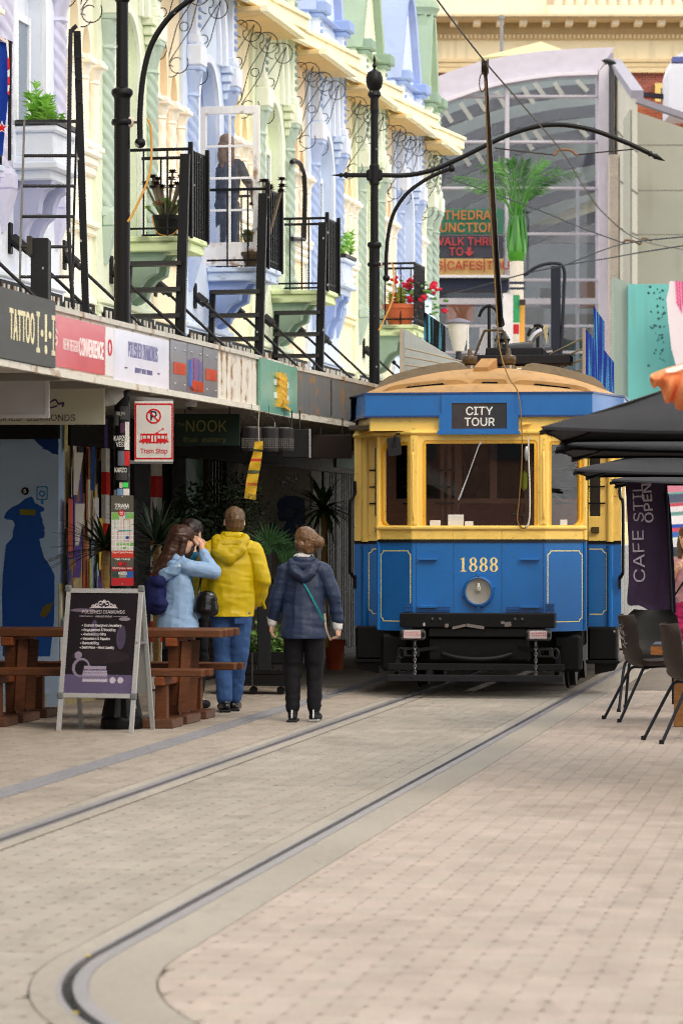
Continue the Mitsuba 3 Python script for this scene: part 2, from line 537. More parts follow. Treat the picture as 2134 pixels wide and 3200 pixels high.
for c, bx in found:
    P = Point(c)
    if band.contains(P) and shapely.distance(P, shapely.boundary(band)) > 0.12:
        continue
    pts = (A2 @ np.array(paver_poly().exterior.coords)[:-1].T).T + c
    g = Polygon(pts)
    whole = not band.intersects(g)
    if not whole:
        g = g.difference(band.buffer(0.004))
        g = max(getattr(g, 'geoms', [g]), key=lambda a: a.area) if not g.is_empty else g
        if g.is_empty or g.area < 0.003:
            continue
        g = g.simplify(0.002)
    pal_ = MIDC if inner.contains(P) else (SIDE if bx > 0 else LEFT)
    key = c[1] + 0.12 * abs(c[0])
    found_ = (key, c, None if whole else g, pal_[R.randrange(6)], R.uniform(-0.0004, 0.0004), R.uniform(-.5, .5))
    indiv.append(found_)
indiv.sort(key=lambda a: a[0])
pav = Thing('paving', 'clay and concrete pavers laid in straight rows along the street', None, kind='structure')
Tb = np.eye(4)
Tb[:2, 0], Tb[:2, 1] = tnor, tdir
cache = {}
inframe = [a for a in indiv if abs(a[1][0]) < 0.1067 * a[1][1] + 0.02 and a[1][1] > 10.25]
chosen = set(id(a) for a in inframe[:300])
for a in indiv:
    key, c, g, col, dz, tilt = a
    if g is None:
        m = base_p.copy()
        T = Tb.copy()
        T[:3, 3] = (c[0], c[1], dz)
        if id(a) in chosen:
            k = numbered('paving__paver')
            if col not in cache:
                cache[col] = shape(base_p, 'pave', col, False)
            scene[k] = {**cache[col], 'to_world': mi.ScalarTransform4f(T)}
            continue
        m.apply_transform(T)
    else:
        m = paver_mesh(g)
        m.apply_translation((0, 0, dz))
        if id(a) in chosen:
            scene[numbered('paving__paver')] = shape(m, 'pave', col, False)
            continue
    rest.append((col, m))
for n_, col in enumerate(sorted(set(c for c, _ in rest))):
    pav.add('paver_field', cat([m for c, m in rest if c == col]), 'pave', col, False, kind='stuff')
far = Polygon([(-2, 47), (3, 47), (30, 120), (-4, 120)])
single('street', 'distant paving of the street beyond the tram', None, plate(Polygon([(-9, 46.6), (40, 46.6), (60, 130), (-20, 130)]), (0, 0, -0.02), (1, 0, 0), (0, 1, 0), 0.015), 'pave', (146, 136, 124), False, kind='structure')
# footing strip right of the rails under the cafe chairs, beyond the built pavers
# two fallen petals and a few leaves by the rail
for px, py in ((275, 2993), (236, 3172)):
    g_ = ground(px, py)
    single('leaf', 'small yellow leaf lying beside the rail groove' if py < 3100 else 'small yellow leaf lying in the rail groove at the bottom', 'leaf', mv(trimesh.creation.icosphere(1, 0.011).apply_transform(np.diag([1, 1.3, .3, 1])), g_ + (0, 0, 0.006)), 'leaf', (214, 186, 60))
# ================================================================ the terrace of shops on the left: local x along the street, y into the wall, z up
WO, WA = (-3.57, 31.4, 0.0), math.degrees(math.asin(0.196))
WM = np.array([[0.196, -0.981, 0, WO[0]], [0.981, 0.196, 0, WO[1]], [0, 0, 1, 0], [0, 0, 0, 1.0]])
NR, UA = np.array([0.981, -0.196, 0]), np.array([0.196, 0.981, 0])


def W(t, o, z):
    """World point at t along the terrace, o metres out towards the street, height z."""
    return (WM @ np.array([t, -o, z, 1.0]))[:3]


STONE = {'blue': dict(wall=(208, 222, 244), col=(178, 196, 234), trim=(224, 232, 247), dark=(152, 174, 222), gable=(170, 186, 228)),
         'green': dict(wall=(226, 234, 210), col=(184, 203, 192), trim=(234, 241, 228), dark=(146, 170, 154), gable=(164, 186, 164)),
         'lavender': dict(wall=(224, 231, 243), col=(208, 208, 233), trim=(235, 239, 247), dark=(180, 184, 214), gable=(190, 194, 224))}
CREAM, PEACH, PALE, HOODC = (253, 248, 230), (249, 233, 200), (252, 248, 236), (253, 246, 214)


def rope(r, z0, z1, lobes=4, turns=1.0, n=32, rings=90):
    z = np.linspace(z0, z1, rings)
    P = []
    for q in z:
        a = np.linspace(0, 2 * PI, n + 1)
        rr = r * (0.74 + 0.36 * np.abs(np.sin(lobes * 0.5 * (a + (q - z0) * turns * 2 * PI / 0.62))) ** .7)
        P.append(np.stack([rr * np.cos(a), rr * np.sin(a), np.full(n + 1, q)], 1))
    return grid(P)


ROPE = rope(0.088, 5.3, 7.12)
SROPE = rope(0.075, 5.98, 6.66, 3, 1.0, 12, 22)


def bay(name, t0, t1, c, label, opened=False):
    S = STONE[c]
    th = Thing(name, label, 'shop building', M=WM)
    w, mid = t1 - t0, (t0 + t1) / 2
    ow = 0.5
    door = arch(mid - ow, mid + ow, 5.06, 7.0, 16, 1.25)
    front = sbox(t0, 3.3, t1, 9.3).difference(door)
    body = [box(t0, t1, 0.16, 3.0, 3.3, 9.3), xz(arch(mid - ow - .02, mid + ow + .02, 5.05, 7.0, 16, 1.25), 0.14, 0.19)] if not opened else [box(t0, mid - ow, .16, 3, 3.3, 9.3), box(mid + ow, t1, .16, 3, 3.3, 9.3), box(mid - ow, mid + ow, .16, 3, 7.8, 9.3), box(mid - ow, mid + ow, .16, 3, 3.3, 5.04), box(mid - ow, mid + ow, 1.5, 3, 5.04, 7.8)]
    wl = th.add('wall', cat(xz(front, 0, 0.16), body), 'stucco', S['wall'], 20)
    th.add('arch_moulding', cat(xz(arch(mid - ow - .1, mid + ow + .1, 5.1, 7.0, 18, 1.25).difference(arch(mid - ow - .015, mid + ow + .015, 5.0, 7.0, 18, 1.25)), -0.05, -0.002),
                                xz(arch(mid - ow - .3, mid + ow + .3, 7.7, 7.75, 18, 1.7).difference(arch(mid - ow - .19, mid + ow + .19, 7.6, 7.75, 18, 1.7)), -0.10, -0.002),
                                xz(arch(mid - ow - .17, mid + ow + .17, 7.7, 7.75, 18, 1.7).difference(arch(mid - ow - .08, mid + ow + .08, 7.6, 7.75, 18, 1.7)), -0.05, -0.002)), 'stucco', S['trim'], 20)
    for x in (t0 + 0.33, t1 - 0.14):
        cp = th.add('twisted_column', mv(ROPE, (x, -0.02, 0)), 'stucco', S['col'], True)
        th.add('capital', cat(lathe([(0.085, 7.06), (0.11, 7.09), (0.09, 7.13), (0.10, 7.2), (0.155, 7.36), (0.16, 7.40)], 12, (x, -0.02, 0)), box(x - .15, x + .15, -0.18, 0, 7.4, 7.46, .01)), 'stucco', S['col'], 30, under=cp)
        th.add('base', cat(box(x - .11, x + .11, -0.14, 0, 5.08, 5.26, .02), lathe([(0.125, 5.2), (0.115, 5.26), (0.085, 5.31)], 12, (x, -0.02, 0))), 'stucco', S['col'], 30, under=cp)
        th.add('corbel', trimesh.convex.convex_hull(np.array([(x - .11, -.14, 5.08), (x + .11, -.14, 5.08), (x - .11, 0, 5.08), (x + .11, 0, 5.08), (x - .04, 0, 4.66), (x + .04, 0, 4.66), (x - .03, -.03, 4.66), (x + .03, -.03, 4.66)])), 'stucco', S['col'], 20, under=cp)
        im = th.add('impost_block', cat(box(x - .16, x + .16, -0.19, 0, 7.46, 7.72, .015), box(x - .145, x + .145, -0.16, 0, 7.72, 7.86, .03)), 'stucco', S['trim'], 30)
        # stepped brackets on the door side
        sg = 1 if x < mid else -1
        th.add('bracket', cat([box(x + sg * .15, x + sg * (.32 - .05 * k), -0.14 + .025 * k, 0, 7.62 - .11 * k, 7.72 - .11 * k, .01) for k in range(4)]), 'stucco', S['wall'], 30)
        pl = th.add('pilaster', box(x - .11, x + .11, -0.12, 0, 7.86, 9.3, .01), 'stucco', S['trim'], 30)
        for k in range(13):
            th.add('tooth', box(x - .045, x + .045, -0.15, -0.118, 7.95 + k * .1, 8.0 + k * .1, .008), 'stucco', S['dark'], False, under=pl)
        th.add('parapet_cap', cat(box(x - .2, x + .2, -0.24, 0.3, 9.33, 9.5, .02), box(x - .16, x + .16, -0.18, 0.2, 9.26, 9.33, .01)), 'stucco', S['dark'], 30)
    a = np.linspace(0, PI, 24)
    hw = w / 2 - 0.1
    gable = [(mid - hw, 9.3), (mid + hw, 9.3)] + [(mid + hw * (0.95 * math.cos(q) if q < 0.5 or q > PI - 0.5 else 0.8 * math.cos(q)), 9.45 + 1.35 * max(0, math.sin(q)) ** 1.6 + (0.18 if 0.5 < q < PI - .5 else 0)) for q in a]
    gp = Polygon(gable).buffer(0)
    gb = th.add('gable', xz(gp, 0.02, 0.3), 'stucco', S['wall'], 20)
    rim = gp.buffer(0.07).difference(gp.buffer(-0.07)).difference(sbox(mid - 5, 9.0, mid + 5, 9.36))
    th.add('coping', xz(rim, -0.1, 0.36), 'stucco', S['gable'], 20, under=gb)
    th.add('finial', cat(lathe([(0.3, 10.92), (0.31, 10.98), (0.36, 11.05), (0.3, 11.2), (0.14, 11.4), (0.06, 11.55), (0.08, 11.62), (0.03, 11.7), (0.0, 11.85)], 14, (mid, .16, 0)), box(mid - .26, mid + .26, 0, .32, 10.6, 10.93, .01)), 'stucco', S['gable'], 30, under=gb)
    for z in (9.05,):
        th.add('string_course', box(t0 + .32, t1 - .32, -0.06, 0, z, z + .12, .015), 'stucco', S['trim'], 30)
    th.add('plinth', cat(box(t0, t1, -0.05, 0, 4.1, 4.2, .012), box(t0, t1, -0.08, 0, 4.2, 4.27, .012), box(t0, t1, -0.03, 0, 3.4, 4.1, .01)), 'stucco', S['wall'], 30)
    vent(th, t0, t1, -0.03)
    return th, mid, ow


def vent(th, t0, t1, y):
    v = th.add('vent_panel', box(t0 + .1, t1 - .1, y - .03, y - .002, 3.46, 4.17), 'plain', (16, 16, 18), False)
    x, k = t0 + .16, 0
    while x < t1 - .16:
        th.add('slat', box(x, x + .05, y - .045, y - .031, 3.5, 4.13), 'rust', (214, 212, 204), False, under=v)
        x += .16 + .05 * math.sin(k * 2.3)
        k += 1


def recess(th, t0, t1, wallc, archc):
    """The set back strip with its three stilted arches, between two bays; belongs to the shop before it."""
    w, y = t1 - t0, 0.05
    n = 3
    aw = min(0.36, (w - .1) / 3.0 - .06)
    xs = [t0 + w * (k + .5) / n for k in range(n)]
    holes = unary_union([arch(x - aw / 2, x + aw / 2, 5.9, 6.86 + (.28 if k == 1 else 0), 14, 2.3) for k, x in enumerate(xs)])
    th.add('recess_wall', cat(xz(sbox(t0, 3.3, t1, 8.7).difference(holes), y, y + .12), box(t0, t1, y + .34, 3.0, 3.3, 8.7), box(t0, t1, y + .1, y + .36, 3.3, 5.88), box(t0, t1, y + .1, y + .36, 7.9, 8.7)), 'stucco', wallc, 20)
    th.add('arch_niche', box(t0, t1, y + .26, y + .336, 5.88, 7.9), 'stucco', archc, False)
    for x in [t0 + .04] + [(a + b) / 2 for a, b in zip(xs[:-1], xs[1:])] + [t1 - .04]:
        c = th.add('small_column', mv(SROPE, (x, y - .02, 0)), 'stucco', PALE, True)
        th.add('capital', cat(lathe([(.07, 6.62), (.09, 6.64), (.075, 6.67), (.12, 6.8)], 10, (x, y - .02, 0)), box(x - .13, x + .13, y - .16, y + .1, 6.8, 6.86, .01), box(x - .11, x + .11, y - .13, y + .1, 6.86, 6.9, .01)), 'stucco', PALE, 30, under=c)
        th.add('base', cat(box(x - .11, x + .11, y - .13, y + .1, 5.87, 5.93, .01), lathe([(.1, 5.93), (.08, 5.98)], 10, (x, y - .02, 0))), 'stucco', PALE, 30, under=c)
    th.add('sill', cat(box(t0, t1, y - .12, y, 5.80, 5.87, .015), box(t0, t1, y - .08, y, 5.70, 5.80, .02), box(t0, t1, y - .05, y, 5.6, 5.7, .02)), 'stucco', PALE, 30)
    th.add('string_course', cat(box(t0, t1, y - .1, y, 5.02, 5.08, .012), box(t0, t1, y - .06, y, 4.94, 5.02, .012), box(t0, t1, y - .06, y, 4.17, 4.25, .012), box(t0, t1, y - .03, y, 3.4, 4.17, .01)), 'stucco', wallc, 30)
    vent(th, t0, t1, y - .03)


def scroll_bracket(x, M):
    """Wrought iron hood bracket: two bowed rods with rings and spiral ends, in the plane x = const."""
    A, B = np.array([x, 0.08, 7.35]), np.array([x, -0.36, 8.30])
    out = []
    n = np.array([0, -(B - A)[2], (B - A)[1]]); n /= np.linalg.norm(n)
    for s in (-1, 1):
        out.append(tube([A + (B - A) * q + n * s * 0.09 * (1 - abs(1 - 2 * q)) for q in np.linspace(0, 1, 14)], 0.0065, 5))
    C = (A + B) / 2
    ring = lambda c, r, a0=0, a1=2 * PI, sh=0: tube([c + np.array([0, math.cos(q) * (r - sh * (q - a0)), math.sin(q) * (r - sh * (q - a0))]) for q in np.linspace(a0, a1, 20)], 0.0065, 5)
    out += [ring(C, 0.055), ring(B + (0, .05, -.1), .17, 0.6, 6.6, .012), ring(B + (0, .17, -.03), .13, -1.5, 4.2, .012), ring(A + (0, -.14, .02), .14, 2.6, 8.6, .012), ring(A + (0, -.05, -.05), .1, 3.4, 8.6, .01)]
    return cat(out)


def hood(th, t0, t1):
    a, b = t0 - .15, t1 + .85
    h = th.add('hood', cat(plate([(t0 - 2.3, .16), (b, .60), (b, .50), (t0 - 2.3, .06)], (0, 0, 8.57), (1, 0, 0), (0, -1, 0), -.15), plate([(t0 - 2.3, .19), (b, .64), (b, -.1), (t0 - 2.3, -.1)], (0, 0, 8.725), (1, 0, 0), (0, -1, 0), -.05), xz(sbox(a, 8.46, b, 8.535), -.56, -.46)), 'stucco', HOODC, 20)
    th.add('soffit', box(a, b, -0.46, 0.03, 8.46, 8.53, .01), 'stucco', (226, 198, 146), 30, under=h)
    for x in (a + .1, (a + b) / 2 - .1, b - .35):
        th.add('scroll_bracket', scroll_bracket(x, None), 'plain', (42, 43, 50), True, under=h)


BAYS = [('lavender', -3.3, -0.95), ('lavender', 0.45, 2.85), ('green', 4.3, 6.71), ('blue', 8.23, 10.66), ('green', 12.06, 14.42), ('blue', 15.73, 18.0), ('green', 19.34, 21.44), ('blue', 22.77, 24.94), ('green', 25.57, 26.75)]
RECC = [(CREAM, PEACH), (CREAM, (248, 230, 184)), ((250, 234, 202), (240, 212, 166)), ((250, 242, 206), (244, 226, 168)), ((250, 232, 200), (240, 210, 166)), ((250, 242, 206), (244, 226, 172)), ((250, 234, 204), (240, 210, 168)), ((250, 242, 208), (244, 226, 172)), None]
NAMES = ['lavender terrace shop at the left edge, behind the flag', 'pale lavender blue terrace shop behind the steel ladder, with a planter box', 'pale green terrace shop behind the nearer lamp post, first green one from the left',
         'light blue terrace shop with the open white door', 'pale green terrace shop just right of the open white door', 'light blue terrace shop with a planter box, left of the farther lamp post', 'pale green terrace shop behind the farther lamp post',
         'light blue terrace shop with a pointed gable, second from the far end', 'pale green terrace shop at the far end of the row']
mids = []
for i, (c, a, b) in enumerate(BAYS):
    th, mid, ow = bay('terrace_shop', a, b, c, NAMES[i], i == 3)
    mids.append((mid, ow, th))
    if i + 1 < len(BAYS):
        recess(th, b, BAYS[i + 1][1], *RECC[i])
        hood(th, b, BAYS[i + 1][1])
# backs and doors of the bays: dark glazed double doors in the arches
for i, (mid, ow, th) in enumerate(mids):
    if i == 3:
        continue
    S = STONE[BAYS[i][0]]
    d = th.add('balcony_door', cat(box(mid - ow + .03, mid + ow - .03, 0.1, 0.138, 5.08, 5.6), box(mid - .03, mid + .03, .1, .138, 5.6, 6.95), box(mid - ow + .03, mid - ow + .1, .1, .138, 5.6, 6.95), box(mid + ow - .1, mid + ow - .03, .1, .138, 5.6, 6.95), box(mid - ow + .03, mid + ow - .03, .1, .138, 6.95, 7.03)), 'stucco', S['trim'], False)
    th.add('glass', box(mid - ow + .1, mid + ow - .1, 0.125, 0.136, 5.6, 6.95), 'gloss', (120, 134, 150), False, under=d)

# ---------------------------------------------------------------- balconies, ladders, planter boxes
SLAB = {'green': (212, 226, 180), 'blue': (202, 218, 242), 'lavender': (196, 206, 228)}


def corbel(x, c, k=1.0):
    a = [(0, 4.95), (-.62, 4.95), (-.62, 4.88), (-.5, 4.84), (-.42, 4.74), (-.4, 4.62), (-.28, 4.56), (-.2, 4.46), (-.17, 4.36), (-.08, 4.3), (0, 4.28)]
    return plate(Polygon([(p * k, q) for p, q in a]), (x, 0, 0), (0, 1, 0), (0, 0, 1), 0.14)


IRON = (17, 18, 22)


def balcony(i, t0, t1, D, label, heavy=True, near=True):
    c = BAYS[i][0]
    th = Thing('balcony', label, 'balcony', 'iron railed balconies along the terrace' if False else None, M=WM)
    th.add('slab', cat(box(t0, t1, -D, 0, 4.97, 5.03, .01), box(t0 + .04, t1 - .04, -D + .04, 0, 4.86, 4.97, .01)), 'mossy', SLAB[c], 30)
    for x in (t0 + .12, t1 - .28):
        th.add('corbel', corbel(x, c), 'stucco', STONE[c]['dark'], 25)
    rz = 6.02
    r = th.add('railing', tube([(t0 + .03, 0, rz), (t0 + .03, -D + .03, rz), (t1 - .03, -D + .03, rz), (t1 - .03, 0, rz)], 0.02, 6), 'iron', IRON, 30)
    th.add('bottom_rail', cat(tube([(t0 + .03, 0, 5.12), (t0 + .03, -D + .03, 5.12), (t1 - .03, -D + .03, 5.12), (t1 - .03, 0, 5.12)], 0.014, 6)), 'iron', IRON, 30)
    n = 3
    for k in range(n + 1):
        y = -D * k / n + (.03 if k == n else 0)
        for x in (t0 + .03, t1 - .03):
            if k:
                th.add('baluster', bar((x, y, 5.03), (x, y, rz), .018), 'iron', IRON, False, under=r)
    m = int((t1 - t0) / .1)
    for k in range(1, m):
        x = t0 + (t1 - t0) * k / m
        th.add('baluster', bar((x, -D + .03, 5.03), (x, -D + .03, rz), .024), 'iron', IRON, False, under=r)
    if heavy:
        for x in (t0, t1 - .05):
            th.add('post', box(x, x + .05, -D - .02, -D + .03, 5.0, 6.1, .006), 'iron', IRON, False)
    return th


def ladder(t0, D, label, col=IRON, n=5, w=0.62, lean=0.22, top=5.95):
    """Timber and iron escape ladder from the balcony's near side down to the canopy."""
    th = Thing('escape_ladder', label, 'ladder', M=WM)
    zb = 3.36
    P = lambda o, z: np.array([t0 - 0.30 * (top - z) / (top - zb), -o, z])
    for o, tp_, wd_ in ((D - .05, top, .11), (D - .05 - w, 4.72, .07)):
        th.add('stringer', bar(P(o, zb), P(o, tp_), .06, wd_, up=(0, 1, 0)), 'iron', col, False)
    for k in range(n):
        z = 3.50 + (4.70 - 3.50) * k / (n - 1)
        q = P(0, z)
        th.add('tread', box(q[0] - .1, q[0] + .1, -(D - .05), -(D - .05 - w), z - .03, z + .02), 'iron', (52, 52, 52), False)
    return th


SA = balcony(0, -2.5, -1.62, .78, 'pale green balcony slab at the left edge under the flag', heavy=False)
BA = balcony(2, 5.25, 6.1, .84, 'mossy green balcony holding the pot of dark rosette plants, nearest lamp post')
BB = balcony(3, 9.45, 10.3, .8, 'light blue balcony under the open white door')
BC = balcony(4, 13.2, 14.05, .8, 'pale green balcony in the middle, right of the white door')
BE = balcony(6, 20.5, 21.5, .76, 'green balcony with red flowers and a terracotta pot, farthest right', heavy=False)
ladder(5.2, .84, 'dark ladder with grey side rail below the nearest green balcony')
ladder(9.4, .8, 'dark ladder below the light blue balcony')
ladder(13.15, .8, 'dark ladder below the middle green balcony')


def planter(i, t0, t1, D, label):
    c = STONE[BAYS[i][0]]
    th = Thing('planter_box', label, 'planter', M=WM)
    th.M = WM @ trimesh.transformations.translation_matrix((0, 0, .2))
    th.add('box', cat(box(t0, t1, -D, 0, 5.26, 5.5, .01), box(t0 - .04, t1 + .04, -D - .05, 0, 5.5, 5.57, .015), box(t0 - .02, t1 + .02, -D - .02, 0, 5.2, 5.26, .01), box(t0 - .06, t1 + .06, -D - .06, 0, 5.12, 5.2, .015), box(t0, t1, -D + .02, 0, 5.02, 5.12, .01)), 'stucco', c['wall'], 30)
    th.add('rim', cat(box(t0 - .05, t1 + .05, -D - .06, -.002, 5.572, 5.62)), 'iron', (38, 38, 40), False)
    for x in (t0 + .08, t1 - .22):
        th.add('corbel', mv(corbel(x, None, D / .68), (0, 0, .07)), 'stucco', c['dark'], 25)
    return th


planter(1, 1.1, 1.9, .44, 'lavender blue planter box with bright green lilies behind the steel ladder')
planter(5, 16.5, 17.25, .36, 'light blue planter box with leafy plants right of the middle balcony')
planter(7, 23.4, 24.1, .4, 'light blue planter box at the far end of the terrace')


def blade_plant(name, label, base, n, h, spread, col, lw=.03, cat_='plant', stems=3):
    """Stems ringed with narrow leaves."""
    g = []
    rr = np.random.default_rng(int(abs(base[0] * 977 + base[1] * 31)) + n)
    for s in range(stems):
        b = np.array(base) + (rr.uniform(-1, 1) * spread, rr.uniform(-1, 1) * spread * .6, 0)
        hh = h * rr.uniform(.6, 1.05)
        top = b + (rr.uniform(-.06, .06), rr.uniform(-.06, .06), hh)
        g.append(tube([b, top], [.012, .006], 5))
        for k in range(n):
            q = rr.uniform(.15, 1)
            p = b + (top - b) * q
            a = rr.uniform(0, 2 * PI)
            el = rr.uniform(.1, .9) + .5 * q
            d = np.array([math.cos(a) * math.cos(el), math.sin(a) * math.cos(el), math.sin(el)])
            L = .12 * rr.uniform(.6, 1.1) * (1.2 - .5 * q) * min(1.2, h / .38)
            side = np.cross(d, (0, 0, 1)); side /= np.linalg.norm(side) + 1e-9
            up = np.cross(side, d)
            g.append(trimesh.Trimesh([p, p + d * L * .45 + side * lw * .5 + up * .01, p + d * L - up * .03, p + d * L * .45 - side * lw * .5 + up * .01], [[0, 1, 2], [0, 2, 3]], process=False))
    return single(name, label, cat_, cat(g), 'leaf', col, False)


blade_plant('lily_plant', 'bright green leafy plant, the taller one in the planter at the far left', W(1.3, .25, 5.78), 70, .42, .09, (138, 196, 76), .02, stems=5)
blade_plant('lily_plant', 'bright green leafy plant, the shorter one in the planter at the far left', W(1.72, .25, 5.78), 44, .2, .08, (130, 190, 72), .02, stems=4)
blade_plant('lily_plant', 'green plant in the light blue planter left of the farther lamp post', W(17.0, .2, 5.78), 60, .42, .2, (150, 208, 96), .025, stems=9)
blade_plant('lily_plant', 'small green tuft behind the middle balcony rail', W(16.5, .2, 5.75), 40, .3, .1, (160, 214, 90), stems=5)


def rosettes(name, label, base, n, h, spread, cols, stemc, size=.075):
    th = Thing(name, label, 'plant')
    rr = np.random.default_rng(int(abs(base[0]) * 131 + n))
    st, ros = [], {}
    for k in range(n):
        a, q = rr.uniform(0, 2 * PI), rr.uniform(.2, 1)
        tip = np.array(base) + (math.cos(a) * spread * q, math.sin(a) * spread * q, h * rr.uniform(.55, 1))
        mid = np.array(base) + (tip - base) * .5 + (0, 0, -.03)
        st.append(tube(curve([base, mid, tip], 8), [.014] * 9, 5))
        m = []
        for ring in range(3):
            for j in range(9):
                b = j * 2 * PI / 9 + ring * .35
                d = np.array([math.cos(b), math.sin(b), .15 + .5 * ring])
                s = np.array([-math.sin(b), math.cos(b), 0])
                L = size * (1 - .22 * ring)
                m.append(trimesh.Trimesh([tip, tip + d * L * .7 + s * L * .26, tip + d * L, tip + d * L * .7 - s * L * .26], [[0, 1, 2], [0, 2, 3]], process=False))
        ros.setdefault(cols[k % len(cols)], []).extend(m)
    th.add('stem', cat(st), 'plain', stemc)
    for c, m in ros.items():
        th.add('rosette', cat(m), 'leaf', c, False)
    return th


def pot(name, label, base, r, h, col, fin='plain', taper=.72):
    th = Thing(name, label, 'pot')
    th.add('pot', lathe([(0, 0), (r * taper, 0), (r, h * .8), (r * 1.1, h * .8), (r * 1.1, h), (r * .95, h), (r * .92, h * .85), (0, h * .85)], 20, base), fin, col)
    th.add('soil', lathe([(r * .93, h * .86), (0, h * .9)], 14, base), 'plain', (40, 32, 24))
    return th


pA = W(5.55, .48, 5.03)
pot('plant_pot', 'black pot hung with orange hose on the nearest green balcony', pA, .15, .26, (22, 22, 24))
rosettes('succulent', 'dark rosette succulent on long stems behind the grey balcony rail', pA + (0, 0, .2), 14, .62, .26, [(46, 26, 34), (58, 32, 40)], (120, 108, 92))
rosettes('succulent', 'green and red succulent at the foot of the dark rosettes, left of the white door', pA + (0, 0, .22), 26, .2, .22, [(150, 178, 90), (176, 120, 76), (120, 160, 80)], (110, 120, 80), .06)
single('cable', 'thin orange cord looped on the black pot', 'cord', tube(curve([pA + (-.16, -.1, .24), pA + (-.1, -.17, .05), pA + (.06, -.18, .02), pA + (.15, -.1, .12), pA + (.17, -.05, .24)], 20), .007, 5), 'plain', (206, 140, 70))
pB = W(9.6, .3, 5.03)
pot('plant_pot', 'small brown pot at the bottom right corner of the white door', pB + (.25, 0, 0), .13, .2, (86, 72, 52))
rosettes('succulent', 'plump green succulent in the pot beside the white door', pB + (.25, 0, .18), 22, .3, .13, [(120, 134, 84), (140, 124, 78), (96, 116, 74)], (100, 100, 70), .06)
rosettes('succulent', 'tall dark rosette plant at the corner of the light blue balcony', pB + (.4, 0, .2), 12, .95, .3, [(44, 24, 32), (50, 28, 34)], (130, 116, 98), .08)
pE = W(20.75, .45, 5.03)
pot('plant_pot', 'terracotta pot on the balcony behind the farther lamp post', pE, .25, .34, (186, 96, 62))
blade_plant('leafy_plant', 'yellow green plant in the terracotta pot on the far balcony', pE + (0, 0, .3), 50, .3, .16, (168, 170, 70), .04, stems=7)
g = []
rr = np.random.default_rng(5)
fl = Thing('flowering_plant', 'geranium with red flowers spilling over the far balcony rail', 'plant')
base = W(21.4, .6, 5.55)
fl.add('foliage', cat([trimesh.creation.icosphere(1, rr.uniform(.03, .06)).apply_transform(np.diag([1, 1, .5, 1])).apply_translation(base + rr.normal(0, 1, 3) * (.18, .3, .16)) for _ in range(70)]), 'leaf', (92, 140, 64), False)
for k in range(26):
    p = base + rr.normal(0, 1, 3) * (.24, .3, .2) + (.06, -.1, .05)
    fl.add('flower', cat([trimesh.creation.icosphere(0, .03).apply_translation(p + rr.normal(0, .028, 3)) for _ in range(7)]), 'plain', (206, 30, 62), False)

# ---------------------------------------------------------------- the open white door with the woman behind it (figure in the people section)
wd = Thing('glazed_door', 'open white timber door with six panes standing out over the blue balcony, paint peeling at the bottom', 'door', M=WM)
# stands across the balcony: local y from -0.04 (hinge) to -0.74
DX, DY0, DY1, DZ0, DZ1 = 9.58, -0.66, 0.12, 5.06, 7.1
st = .085
wd.add('frame', cat(box(DX, DX + .045, DY0, DY0 + st, DZ0, DZ1, .004), box(DX, DX + .045, DY1 - st, DY1, DZ0, DZ1, .004), box(DX, DX + .045, DY0 + st, DY1 - st, DZ1 - .1, DZ1, .004), box(DX, DX + .045, DY0 + st, DY1 - st, DZ0, DZ0 + .3, .004)), 'rust', (246, 244, 240), False)
for k in range(1, 4):
    z = DZ0 + .3 + (DZ1 - .1 - DZ0 - .3) * k / 4
    wd.add('glazing_bar', box(DX + .008, DX + .037, DY0 + st, DY1 - st, z - .014, z + .014), 'plain', (246, 244, 240), False)
wd.add('glazing_bar', box(DX + .01, DX + .035, (DY0 + DY1) / 2 - .014, (DY0 + DY1) / 2 + .014, DZ0 + .3, DZ1 - .1), 'plain', (246, 244, 240), False)
for a, b in ((DY0 + st, (DY0 + DY1) / 2 - .014), ((DY0 + DY1) / 2 + .014, DY1 - st)):
    for k in range(4):
        z0, z1 = (DZ0 + .3 + (DZ1 - .4 - DZ0) * (k + q) / 4 for q in (0, 1))
        wd.add('pane', plate(sbox(a, z0, b, z1), (DX + .022, 0, 0), (0, 1, 0), (0, 0, 1), .001) if False else grid([[(DX + .022, a, z0), (DX + .022, b, z0)], [(DX + .022, a, z1), (DX + .022, b, z1)]]), 'pane', (255, 255, 255), False)

# ---------------------------------------------------------------- canopy over the footpath
FAS = [(-14.0, 3.0), (-9, 2.86), (-7.4, 2.83), (-6.0, 2.83), (-3.9, 2.86), (-.6, 2.9), (1.3, 2.83), (4.6, 2.93), (10, 3.0), (16, 3.0), (22, 2.9), (29, 2.9)]


def fasc(px, top=True, z=None):
    pass


can = Thing('canopy', 'long shop canopy over the footpath with pale rusty edge', 'canopy', M=WM)
FX = np.array([a for a, _ in FAS]); FY = np.array([b for _, b in FAS])
fo = lambda t: float(np.interp(t, FX, FY))
CT0, CT1 = -14.0, 28.5
ts = np.linspace(CT0, CT1, 60)
can.add('roof_sheet', thick([[(t, 0.0, 3.36) if q == 0 else (t, -fo(t) + .02, 3.24) for q in (0, 1)] for t in ts], (0, 0, -.03)), 'rust', (180, 178, 170), False)
can.add('soffit', thick([[(t, 0.0, 2.84) if q == 0 else (t, -fo(t) + .03, 2.84) for q in (0, 1)] for t in ts], (0, 0, .03)), 'rust', (196, 192, 184), False)
can.add('fascia', thick([[(t, -fo(t), 2.80), (t, -fo(t), 3.29)] for t in ts], (0, .03, 0)), 'rust', (222, 216, 204), False)
can.add('capping', cat([bar((a, -fo(a), 3.30), (b, -fo(b), 3.30), .05, .04) for a, b in zip(ts[:-1], ts[1:])]), 'rust', (206, 202, 194), False)
